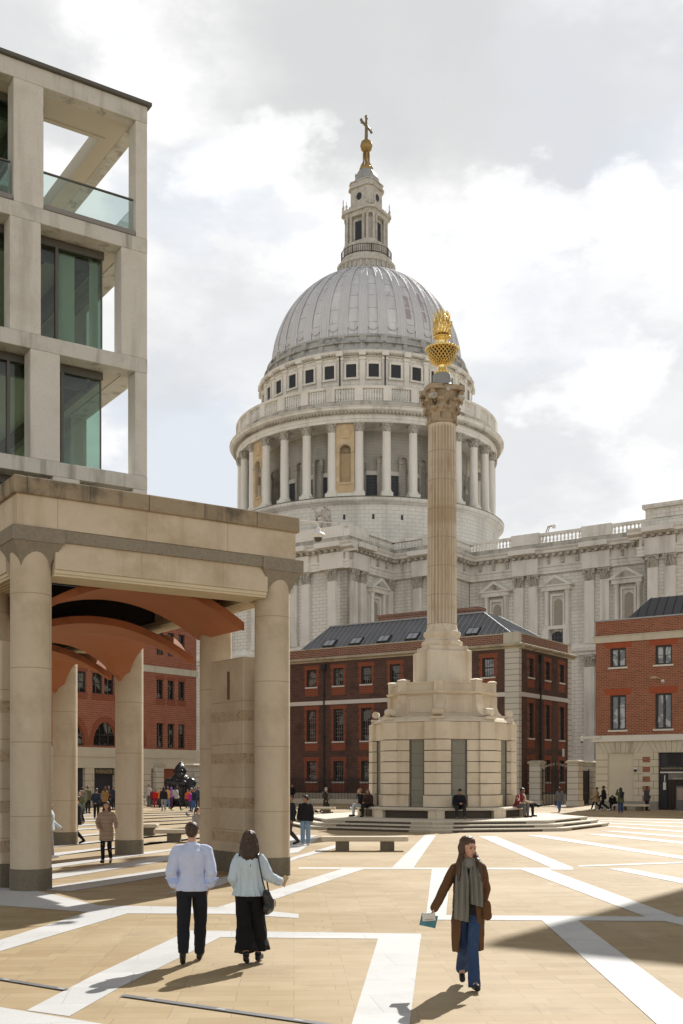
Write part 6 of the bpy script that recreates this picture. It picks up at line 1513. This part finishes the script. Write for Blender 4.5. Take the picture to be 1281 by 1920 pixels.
for (za, zb, ra, rb_, w0, w1) in ((1.30,1.14,.178,.185,.02,.05),(1.15,1.02,.182,.195,.02,.06),(1.03,.90,.185,.225,.03,.10)):
    R_ = [ringf((0,-.0,za+(zb-za)*t_/5), Vector((1,0,0)), Vector((0,1,0)), (ra+(rb_-ra)*t_/5), (ra+(rb_-ra)*t_/5)*.74, 72, w0+(w1-w0)*t_/5, za*9, 17) for t_ in range(6)]; q.loft(R_)
q.blob('blouse_tiers', m_bl, wom, .007, 1)
q = MB(Matrix.Scale(S_, 4)); c = Vector(Jw['hed'])
q.ell(c+Vector((0,-.025,.045)), (.092,.108,.092), 20, 12); q.rc(c+Vector((0,-.05,0)), c+Vector((.01,-.085,-.17)), .098, .115, 14, .72, side=(0,1,0)); q.rc(c+Vector((.0,-.08,-.15)), c+Vector((.02,-.12,-.29)), .118, .075, 14, .5, side=(0,1,0))
for k in range(16): a = -1.2+2.4*k/15; q.rc(c+Vector((.10*sin(a), -.06-.03*cos(a), -.06)), c+Vector((.118*sin(a)+.02, -.10-.035*cos(a), -.30-.05*cos(a*1.3)+.02*(k % 3))), .02, .006, 6)
for s_ in (-1,1): q.rc(c+Vector((s_*.08,-.02,.02)), c+Vector((s_*.115,-.04,-.2)), .03, .03, 8); q.rc(c+Vector((s_*.115,-.04,-.18)), c+Vector((s_*.13,-.03,-.27)), .026, .008, 8)
q.blob('hair', HAIR['dark'], wom, .0065, 2, (.006, 34, .10))
# bag
bag = MB(Matrix.Scale(S_, 4)); bag.rc((.245,-.10,.90),(.27,-.06,.80),.09,.115,16,.6,side=(1,0,0)); bag.rc((.25,-.15,.74),(.27,.04,.74),.08,.08,14,.6,side=(1,0,0)); bg_ = bag.blob('shoulder_bag', fab('black_leather', (.010,.010,.010), .35, .2, 8, spec=.6), None, .008, 3, (.004, 15)); bg_.location = wom.location; bg_.rotation_euler = wom.rotation_euler
tagp(bg_, 'black leather shoulder bag hanging at the hip of the woman in the pale blouse', 'bag')
q = MB(Matrix.Scale(S_, 4)); q.tube([(.13,-.125,1.44),(.16,-.155,1.30),(.20,-.165,1.10),(.235,-.16,.98),(.25,-.13,.92)], .010, 6); q.tube([(.13,-.12,1.44),(.135,.0,1.47),(.15,.11,1.38),(.2,.14,1.15),(.25,.06,.93)], .010, 6); q.build('strap', fab('black_leather', (.01,.01,.01)), bg_, 60)
q = MB(Matrix.Scale(S_, 4)); q.tube([(.335,-.07,.86),(.35,-.02,.83),(.35,.0,.76)], .006, 5); q.build('clasp', fab('steel_clasp', (.5,.5,.5), .3, metal=1.0), bg_, 60)
q = MB(Matrix.Scale(S_, 4) @ Matrix.Translation((.435,.24,1.075)) @ Matrix.Rotation(.5, 4, 'Y') @ Matrix.Rotation(.4, 4, 'Z')); q.box(-.036,.036,-.006,.006,-.07,.07,.003); ph = q.build('phone', fab('gold_phone', (.42,.34,.22), .35, metal=.4)); ph.location = wom.location; ph.rotation_euler = wom.rotation_euler; tagp(ph, 'gold coloured phone held out in the right hand of the woman in the pale blouse', 'phone')
# woman in brown coat walking towards us
m_coat = fab('brown_wool_coat', (.115,.058,.026), .95, .15, 6, sheen=0); m_jean = fab('blue_jeans', (.028,.055,.125), .9, .2, 7, streak=((.06,.10,.20), .5, 9)); m_scf = fab('grey_scarf', (.185,.18,.155), .95, .14, 9, streak=((.12,.118,.10), .6, 26))
Jh = P_(pel=(0,0,.94), shR=(.152,.0,1.39), shL=(-.152,.01,1.39), elR=(.275,.02,1.17), wrR=(.40,.10,.935), elL=(-.215,-.07,1.14), wrL=(-.17,-.04,.96),
        knR=(.05,-.02,.49), anR=(.045,-.26,.19), toR=(.055,-.11,.07), hpR=(.09,0,.93), hpL=(-.09,0,.93), knL=(-.035,.16,.51), anL=(-.04,.24,.10), toL=(-.06,.40,.06), hed=(.0,.025,1.63))
hero_p = gat(878, 1851)
hw = person('woman in a long brown coat, grey scarf and blue jeans walking towards the camera', hero_p, radians(180), 1.69, Jh, 0, None, 'brown', fab('black_top', (.012,.012,.013)), .86, .012, 0, m_jean, .066, .84, (.012,.012,.012), stop=1.12, yaw=radians(32), pitch=radians(-10), lod=2, tname='top', bname='jeans', group=None, armg=-.004)
SH = 1.69/1.75; MS = Matrix.Scale(SH, 4)
# coat: open at the front, tapering to a loose hem below the knee
q = MB(MS); n = 44; th = .018
lev = [(1.445,.085,.075,.55),(1.42,.145,.095,.5),(1.34,.175,.125,.42),(1.22,.172,.13,.40),(1.08,.172,.138,.42),(.94,.185,.15,.45),(.78,.19,.16,.55),(.64,.188,.17,.66),(.52,.18,.18,.75),(.43,.175,.185,.8)]
def coatring(z, rx, ry, op, o):
    out = []
    for i in range(n+1):
        a = pi/2 + op + (2*pi-2*op)*i/n; w_ = 1+.035*sin(9*a+z*4)*max(0, (1.1-z))*2; sway = .02*max(0, 1-z)
        out.append(Vector(((rx+o)*cos(a)*w_, (ry+o)*sin(a)*w_ - sway - (.05*(1-z) if z < 1 else 0)*max(0,-sin(a)), z - .03*max(0, (.8-z))*cos(a))))
    return out
outer = [coatring(*l, 0) for l in lev]; inner_ = [coatring(*l, -th) for l in lev]
P = [p for r in outer for p in r] + [p for r in inner_ for p in r]; W_ = n+1; N_ = W_*len(lev); f = []
for k in range(len(lev)-1):
    for i in range(n): a = k*W_+i; f.append((a,a+1,a+W_+1,a+W_)); f.append((N_+a,N_+a+W_,N_+a+W_+1,N_+a+1))
    for i in (0, n): a = k*W_+i; f.append((a,a+W_,N_+a+W_,N_+a))
for k in (0, len(lev)-1):
    for i in range(n): a = k*W_+i; f.append((a,a+1,N_+a+1,N_+a))
q.add(P, f); arms(q, Jh, .016, upto=.98)
q.rc((-.20,.10,.98),(-.21,.12,.84),.05,.05,10,.4,side=(0,1,0))
q.blob('coat', m_coat, hw, .0075, 2, (.006, 8, .6))
q = MB(MS); c = Vector(Jh['hed']); 
Rh = Matrix.Rotation(radians(32), 3, 'Z'); F2 = lambda x, y, z: c + Rh @ Vector((x, y, z))
q.ell(F2(0,-.022,.062), (.085,.103,.080), 20, 12, Rh); q.ell(F2(0,-.055,-.0), (.078,.07,.085), 16, 10, Rh)
for s_ in (-1, 1):
    q.rc(F2(s_*.07,.0,.06), F2(s_*.082,-.012,-.06), .024, .026, 8); q.rc(F2(s_*.083,-.02,-.05), c+Vector((s_*.12,.10,-.19)), .03, .034, 8); q.rc(c+Vector((s_*.12,.10,-.19)), c+Vector((s_*.135,.15,-.36)), .034, .014, 8)
    for k in range(5): q.rc(F2(s_*.08,-.03,-.02*k), c+Vector((s_*(.15+.012*k),.05-.02*k,-.30-.015*(k % 3))), .018, .006, 6)
q.rc(F2(0,-.08,0), c+Vector((0,-.1,-.22)), .075, .085, 12, .6, side=(0,1,0))
q.blob('hair', HAIR['brown'], hw, .0065, 2, (.005, 34, .12))
# eyes, brows, lips
Fh = lambda x, y, z: c + (Matrix.Rotation(radians(32), 3, 'Z') @ Matrix.Rotation(radians(-10), 3, 'X')) @ Vector((x, y, z))
q = MB(MS)
for s_ in (-1, 1): q.ell(Fh(s_*.031,.083,.008), (.011,.007,.006), 8, 6); q.rc(Fh(s_*.018,.094,.028), Fh(s_*.046,.082,.03), .004, .003, 5)
q.build('eyes', fab('eye_dark', (.02,.013,.01), .4), hw, 60)
q = MB(MS); q.rc(Fh(-.017,.097,-.057), Fh(.017,.097,-.057), .006, .006, 6); q.build('lips', fab('lips', (.33,.11,.09), .5), hw, 60)
# scarf: thick loop at the neck and two long hanging ends
q = MB(MS)
for (z, r, t_, ph) in ((1.445,.088,.040,.1),(1.475,.082,.034,-.1),(1.50,.072,.026,.05)):
    pts = [(r*cos(a), r*.95*sin(a)+.012, z+.018*sin(a+ph)+(.0 if sin(a) < 0 else -.03*sin(a))) for a in [2*pi*k/20 for k in range(21)]]; q.tube(pts, t_, 8)
q.blob('scarf', m_scf, hw, .007, 2, (.006, 22, .5))
for (x0, x1, zt_, zb_, w0, w1, y0, y1) in ((.075,.095,1.50,.80,.035,.085,.10,.185), (-.065,-.085,1.50,.97,.035,.075,.10,.175)):
    q = MB(MS); nz_, nx_ = 26, 18; P = []; 
    for side_ in (0, 1):
        for j in range(nz_+1):
            t_ = j/nz_; z = zt_+(zb_-zt_)*t_; xc = x0+(x1-x0)*t_; w_ = w0+(w1-w0)*min(1, t_*3)**.7; yy = y0+(y1-y0)*min(1, t_*3)
            for i in range(nx_+1):
                u_ = i/nx_*2-1; P.append((xc+w_*u_, yy+.022*sin(u_*8.5+1.3*sin(t_*2))*(1-.25*t_) - .03*u_*u_ - (.02 if side_ else 0), z+(.02*u_ if t_ > .95 else 0)))
    W_ = nx_+1; N_ = W_*(nz_+1); f = []
    for j in range(nz_):
        for i in range(nx_): a = j*W_+i; f.append((a,a+1,a+W_+1,a+W_)); f.append((N_+a,N_+a+W_,N_+a+W_+1,N_+a+1))
        for i in (0, nx_): a = j*W_+i; f.append((a,a+W_,N_+a+W_,N_+a))
    for j in (0, nz_):
        for i in range(nx_): a = j*W_+i; f.append((a,a+1,N_+a+1,N_+a))
    q.add(P, f); q.build('scarf_end', m_scf, hw, 70)
# snack packets in her right hand
pk = MB(MS @ Matrix.Translation((.475,.165,.80)) @ Matrix.Rotation(radians(-12), 4, 'Y') @ Matrix.Rotation(radians(-10), 4, 'X'))
def pillow(m, w, h, t, z):
    P = []; nn = 10
    for s_ in (1, -1):
        for j in range(nn+1):
            for i in range(nn+1):
                u_, v_ = i/nn*2-1, j/nn*2-1; P.append((w*u_*(1-.08*(1-v_*v_)*0), s_*t*(1-u_**4)*(1-v_**4)+.001*s_, z+h*v_))
    W_ = nn+1; N_ = W_*W_; f = []
    for j in range(nn):
        for i in range(nn): a = j*W_+i; f.append((a,a+1,a+W_+1,a+W_)); f.append((N_+a,N_+a+W_,N_+a+W_+1,N_+a+1))
    for i in range(nn):
        for a, b_ in ((i, i+1), (nn*W_+i, nn*W_+i+1), (i*W_, (i+1)*W_), (i*W_+nn, (i+1)*W_+nn)): f.append((a, b_, N_+b_, N_+a))
    m.add(P, f)
pillow(pk, .095, .075, .014, 0); po = pk.build('snack_packet', fab('blue_wrapper', (.05,.19,.25), .35, .15, 12, spec=.6), None, 60); po.location = hw.location; po.rotation_euler = hw.rotation_euler; tagp(po, 'bright blue snack packet held low in the hand of the woman in the brown coat', 'packet')
pk = MB(MS @ Matrix.Translation((.475,.20,.845)) @ Matrix.Rotation(radians(4), 4, 'Y')); pillow(pk, .075, .045, .012, 0); po = pk.build('paper_packet', fab('white_wrapper', (.62,.60,.55), .6, .1, 12), None, 60); po.location = hw.location; po.rotation_euler = hw.rotation_euler; tagp(po, 'white paper packet pinched in front of the blue snack packet', 'packet')
q = MB(MS @ Matrix.Translation((.475,.2145,.845)) @ Matrix.Rotation(radians(4), 4, 'Y'))
for i in range(9): q.box(-.05+.011*i, -.043+.011*i, -.0, .001, -.03, -.022)
q.build('print', fab('grey_print', (.2,.2,.2)), po)
# ---- middle distance
T = lambda *c: c
person('woman in a beige quilted coat and black leggings walking through the arcade', gat(200, 1619), radians(180), 1.70, P_(walk(1,.12,.0), elR=(.27,-.03,1.17), wrR=(.20,.14,1.03), elL=(-.26,.0,1.15), wrL=(-.30,.16,1.02)), 0, 'long', 'brown', fab('beige_quilted', (.34,.25,.18), .8, .12, 8, brick=dict(w=8,h=.11,m=.01,mcol=(.26,.19,.14))), .66, .03, .0, T(.01,.01,.011), .042, .82, lod=1, folds=(.005,10,.5), group=None)
person('young man in a black puffer jacket and pale jeans near the monument steps', gat(573, 1585), radians(165), 1.74, P_(wrR=(.24,.1,.93)), 1, 'short', 'black', T(.012,.012,.014), .86, .05, .0, T(.20,.30,.42), .065, 1.15, T(.55,.55,.53), yaw=radians(-60), lod=1, inner=T(.015,.015,.016))
person('man in dark jacket and brown trousers half hidden by the loggia column', gat(546, 1584), radians(100), 1.74, walk(-1,.15,.1), 1, 'short', 'dark', T(.018,.018,.022), .86, .045, 0, T(.07,.05,.035), .055, 1.1, yaw=radians(40), lod=1)
person('seated woman in a grey jumper with tied brown hair on the bench', (gp(366,1579).x, gp(366,1579).y+.3), radians(-40), 1.68, sit(.05, seat=.46), 0, 'tail', 'brown', T(.30,.28,.26), .86, .035, 0, T(.03,.03,.04), lod=1, yaw=radians(-30))
MP = .45
def mon(a_deg, r=4.0):                        # a point on the monument bench ring, degrees right of the viewer's bearing
    a = atan2(-cos(radians(5.3)), -sin(radians(5.3))) + radians(a_deg); return (MC.x + r*cos(a), MC.y + r*sin(a)), a
p_, a_ = mon(11, 3.98); person('man in a black hooded top eating, sitting on the monument ledge', p_, a_-pi/2, 1.90, P_(sit(.16, .16, .45), hed=(0,.27,1.16)), 1, 'short', 'black', T(.010,.012,.018), .86, .05, 0, T(.03,.028,.026), .05, 1.1, T(.22,.12,.06), pitch=radians(-35), lod=1, z0=MP)
p_, a_ = mon(66, 3.95); person('man in a burgundy varsity jacket with cream sleeves sitting on the monument ledge', p_, a_-pi/2-.2, 1.90, P_(sit(.16, .13, .45)), 2, 'short', 'black', T(.16,.018,.03), .86, .05, 0, T(.12,.12,.13), .05, 1.05, T(.04,.02,.02), pitch=radians(-15), lod=1, z0=MP)
q = MB(Matrix.Scale(1.90/1.75,4)); arms(q, sit(.16,.13,.45), .036); so = q.blob('sleeves', fab('cream_sleeve', (.60,.52,.36), .85), None, .014, 2); so.parent = [o for o in COL.objects if o.get('label', '').startswith('man in a burgundy')][0]
p_, a_ = mon(78, 4.0); person('woman in a cream top leaning back with crossed black legs at the ledge end', p_, a_-pi/2+.5, 1.84, P_(sit(-.02, .1, .45), knL=(-.05,.45,.60), anL=(.1,.72,.50), toL=(.14,.88,.52)), 0, 'long', 'blond', T(.55,.46,.33), .86, .03, 0, T(.012,.012,.014), lod=1, z0=MP)
p_, a_ = mon(-62, 3.95); person('woman with long black hair and brown coat sitting turned away on the ledge', p_, a_-pi/2+.6, 1.84, P_(sit(.12, .1, .45), knL=(-.05,.45,.60), anL=(.0,.66,.32), toL=(.0,.84,.34)), 1, 'long', 'black', T(.045,.022,.017), .84, .05, 0, T(.012,.012,.014), lod=1, z0=MP, yaw=radians(50))
p_, a_ = mon(-72, 4.05); person('blond person with a red scarf and pale trousers eating beside the brown coat', p_, a_-pi/2-.2, 1.84, P_(sit(.1, .1, .45), wrR=(.05,.22,1.0), wrL=(-.05,.22,1.0)), 0, 'bun', 'blond', T(.02,.02,.024), .86, .04, 0, T(.45,.46,.48), .05, lod=1, z0=MP, inner=T(.5,.08,.07))
person('grey haired person in a long dark coat walking past with a backpack', gat(611,1525), radians(-90), 1.68, walk(1,.28,.1), 0, 'short', 'grey', T(.022,.022,.028), .45, .04, .04, T(.02,.02,.02), .05, bag=T(.10,.10,.11), lod=1)
person('man in black far behind beside the loggia column by the railings', gat(548,1506), radians(180), 1.72, STAND, 0, 'short', 'dark', T(.012,.012,.014), .86, .04, 0, T(.014,.014,.016))
# ---- right side
person('woman in a grey jacket and blue jeans walking away towards the iron gate', gat(1049,1523), radians(5), 1.68, walk(1,.15,.1), 0, 'long', 'dark', T(.13,.13,.14), .80, .04, .02, T(.08,.14,.27), .06, 1.1, T(.12,.06,.04), lod=1)
person('woman in a flapping tan coat striding left by the lodge', gat(1119,1520), radians(80), 1.66, walk(1,.36,.3), 1, 'bun', 'black', T(.33,.22,.12), .68, .05, .12, T(.012,.012,.014), .045, .9, T(.6,.6,.6), lod=1)
person('man in a black suit walking beside the woman in the tan coat', gat(1132,1520.5), radians(85), 1.76, walk(-1,.3,.2), 2, 'short', 'black', T(.010,.010,.012), .84, .04, 0, T(.010,.010,.012), .06, 1.1, T(.6,.6,.6), lod=1)
person('hunched man in black sitting on the low bench by the lodge wall', (gp(1152,1519.3).x, gp(1152,1519.3).y), radians(150), 1.74, P_(sit(.42, .14, .45), hed=(0,.5,.98)), 0, 'short', 'dark', T(.014,.014,.016), .86, .05, 0, T(.014,.014,.018), pitch=radians(-40), lod=1)
person('woman in a green parka and blue jeans holding up a phone to photograph', gat(1164,1526), radians(10), 1.70, P_(elR=(.25,.14,1.30), wrR=(.12,.30,1.52), elL=(-.26,.1,1.28), wrL=(-.10,.28,1.56)), 1, 'long', 'black', T(.085,.095,.05), .74, .05, .02, T(.035,.06,.16), .05, 1.05, T(.5,.28,.25), lod=1, bag=T(.02,.02,.024))
person('man in a dark grey coat and black cap standing by the lodge doorway', gat(1213,1520), radians(-75), 1.74, P_(wrR=(.2,.14,.98)), 2, 'cap', 'black', T(.055,.057,.065), .72, .05, 0, T(.02,.02,.024), .055, 1.1, lod=1)
# ---- seen between the arcade columns
person('man in a grey jacket standing with his back turned, left of the olive jacket', gat(155,1526), 0, 1.72, STAND, 0, 'short', 'dark', T(.16,.15,.15), .86, .04, 0, T(.05,.07,.12), lod=1)
person('man in an olive jacket standing with his back turned', gat(165,1525), radians(-20), 1.80, STAND, 0, 'short', 'brown', T(.12,.11,.05), .84, .04, 0, T(.015,.015,.018), lod=1)
person('man in navy jacket and black trousers with hands clasped behind his back', gat(181,1536), radians(-5), 1.74, P_(elR=(.24,-.12,1.14), wrR=(.05,-.17,.95), elL=(-.24,-.12,1.14), wrL=(-.05,-.17,.95)), 0, 'short', 'dark', T(.022,.03,.05), .86, .04, 0, T(.012,.012,.014), .05, 1.05, T(.45,.42,.4), lod=1)
person('woman in a black coat with a bright red scarf front', gat(203,1517), radians(-60), 1.70, P_(wrL=(-.1,.15,1.1)), 0, 'long', 'dark', T(.014,.014,.016), .66, .04, .02, T(.015,.015,.018), inner=T(.6,.03,.03), lod=1)
person('woman in a tan coat just left of the red scarf', gat(197,1518), radians(30), 1.66, STAND, 0, 'long', 'brown', T(.28,.16,.06), .6, .04, .02, T(.015,.015,.018), lod=1)
person('person in navy beside the arcade column, right of the red scarf', gat(213.5,1519), radians(150), 1.74, STAND, 1, 'short', 'dark', T(.02,.025,.05), .86, .04, 0, T(.015,.018,.03))
person('person in an olive jacket carrying a dark bag, half hidden by a column', gat(150.5,1545), radians(170), 1.70, walk(1,.2), 0, 'short', 'dark', T(.11,.11,.06), .8, .05, 0, T(.012,.012,.014), lod=1)
person('person in dark clothes almost hidden behind the far left arcade column', gat(145,1582), radians(90), 1.70, walk(1,.15), 0, 'short', 'dark', T(.02,.02,.022), .7, .05, 0, T(.012,.012,.014))
person('person in a white top just emerging behind the front left column', gat(92,1610), radians(-90), 1.66, walk(1,.12), 0, 'short', 'dark', T(.55,.62,.66), .86, .05, 0, T(.3,.3,.32), .05, 1, T(.6,.6,.6))
G_ = 'crowd round the gorilla statue'
for (lb, px, py, fc, h, po_, sk, hr, hc_, tp, bt, kw) in (
 ('person in a white and grey coat bending to look down by the statue', 280, 1512.5, 150, 1.78, STAND, 0, 'short', 'black', T(.50,.50,.50), T(.15,.15,.16), dict(pitch=-.5)),
 ('person in a cream top sitting on the ground at the left of the crowd', 271.5, 1514, 80, 1.66, P_(sit(.1,.1,.2), knR=(.11,.4,.32), knL=(-.11,.4,.32), anR=(.11,.75,.09), anL=(-.11,.75,.09), toR=(.11,.85,.14), toL=(-.11,.85,.14)), 0, 'long', 'dark', T(.52,.46,.38), T(.02,.02,.022), {}),
 ('child all in red standing by the statue', 292.5, 1514, 190, 1.42, STAND, 1, 'short', 'dark', T(.52,.02,.03), T(.42,.02,.03), {}),
 ('child in a dark red top behind the red child', 287, 1513, 170, 1.48, STAND, 1, 'short', 'brown', T(.25,.03,.04), T(.1,.03,.04), {}),
 ('person in dark grey crouching between the children', 298.5, 1514, 200, 1.45, P_(sit(.3,.1,.3)), 1, 'short', 'black', T(.06,.065,.08), T(.02,.02,.03), {}),
 ('person in a navy coat and pale grey trousers watching the statue', 307, 1520.5, 20, 1.68, STAND, 1, 'long', 'black', T(.012,.014,.03), T(.30,.30,.30), dict(shoe=T(.4,.4,.4))),
 ('person in a mustard yellow jacket and blue jeans by the statue', 314, 1517, -30, 1.66, walk(1,.1), 1, 'short', 'black', T(.55,.28,.04), T(.10,.17,.30), dict(bag=None)),
 ('child in a bright orange top behind the navy coat', 302, 1514.5, 170, 1.5, STAND, 0, 'short', 'brown', T(.60,.22,.03), T(.05,.05,.08), {}),
 ('child in a purple hooded top leaning on the gorilla', 321, 1514, 60, 1.6, STAND, 0, 'hood', T(.24,.13,.42), T(.30,.12,.40), T(.1,.03,.1), {}),
 ('man in a grey top with a cream backpack walking past in bright green shoes', 331, 1520, -85, 1.74, walk(1,.3,.1), 2, 'short', 'black', T(.42,.42,.42), T(.014,.014,.016), dict(shoe=T(.35,.6,.08), bag=T(.55,.50,.40))),
 ('child in a magenta top reaching left by the gorilla hand', 357, 1521, 100, 1.45, P_(elL=(-.25,.12,1.3), wrL=(-.2,.4,1.2)), 0, 'short', 'brown', T(.42,.03,.30), T(.04,.06,.14), {}),
 ('boy in a navy jacket and blue jeans with his arm out', 364, 1522.5, 140, 1.62, walk(1,.1), 1, 'short', 'black', T(.02,.03,.06), T(.06,.12,.28), {}),
 ('child in a bright red coat beside the gorilla hand', 361, 1515.5, 190, 1.5, STAND, 1, 'short', 'black', T(.62,.05,.02), T(.1,.03,.03), {}),
 ('child in an orange hat behind the magenta top', 352, 1515, 170, 1.42, STAND, 0, 'cap', T(.60,.16,.03), T(.55,.12,.02), T(.05,.05,.06), {}),
 ('person in a dark cap and navy coat behind the boy', 371, 1516, 200, 1.66, STAND, 1, 'cap', 'black', T(.04,.05,.08), T(.03,.03,.04), {}),
 ('child in a red top at the right of the gorilla hand', 367.5, 1514, 170, 1.55, STAND, 1, 'short', 'dark', T(.55,.08,.05), T(.08,.04,.04), {})):
    kw = dict(kw)
    person(lb, gat(px, py), radians(fc), h, po_, sk, hr, hc_, tp, .86, .045, 0, bt, lod=0, group=G_, **kw)
# pigeons
m_pig = fab('pigeon_grey', (.10,.105,.12), .6, .3, 20)
def pigeon(px, py, rz, label, z=0):
    q = MB(); q.rc((0,-.07,.12),(0,.06,.15),.05,.065,10); q.rc((0,.08,.17),(0,.12,.25),.035,.026,8); q.ell((0,.13,.265),(.026,.03,.026)); q.rc((0,.15,.262),(0,.175,.255),.008,.004,5); q.rc((0,-.08,.12),(0,-.2,.09),.035,.022,8,.4,side=(0,0,1))
    for s_ in (-1,1): q.rc((s_*.045,.03,.15),(s_*.04,-.12,.12),.035,.02,8,.6); q.rc((s_*.025,.0,.1),(s_*.025,.01,.006),.008,.006,5)
    o = q.blob('pigeon', m_pig, None, .008, 1); p = gp(px, py, z); o.location = (p.x, p.y, z); o.rotation_euler = (0,0,rz); o.scale = (1.25,)*3; tagp(o, label, 'pigeon', 'pigeons on the paving')
pigeon(657, 1522, 0, 'grey pigeon on the top step left of the seated pair', .45)
pigeon(594, 1526.5, radians(90), 'grey pigeon walking behind the man in the black puffer jacket')
pigeon(352, 1532.5, radians(40), 'dark pigeon in the sunny strip left of the seated woman in grey')
bake_blobs()
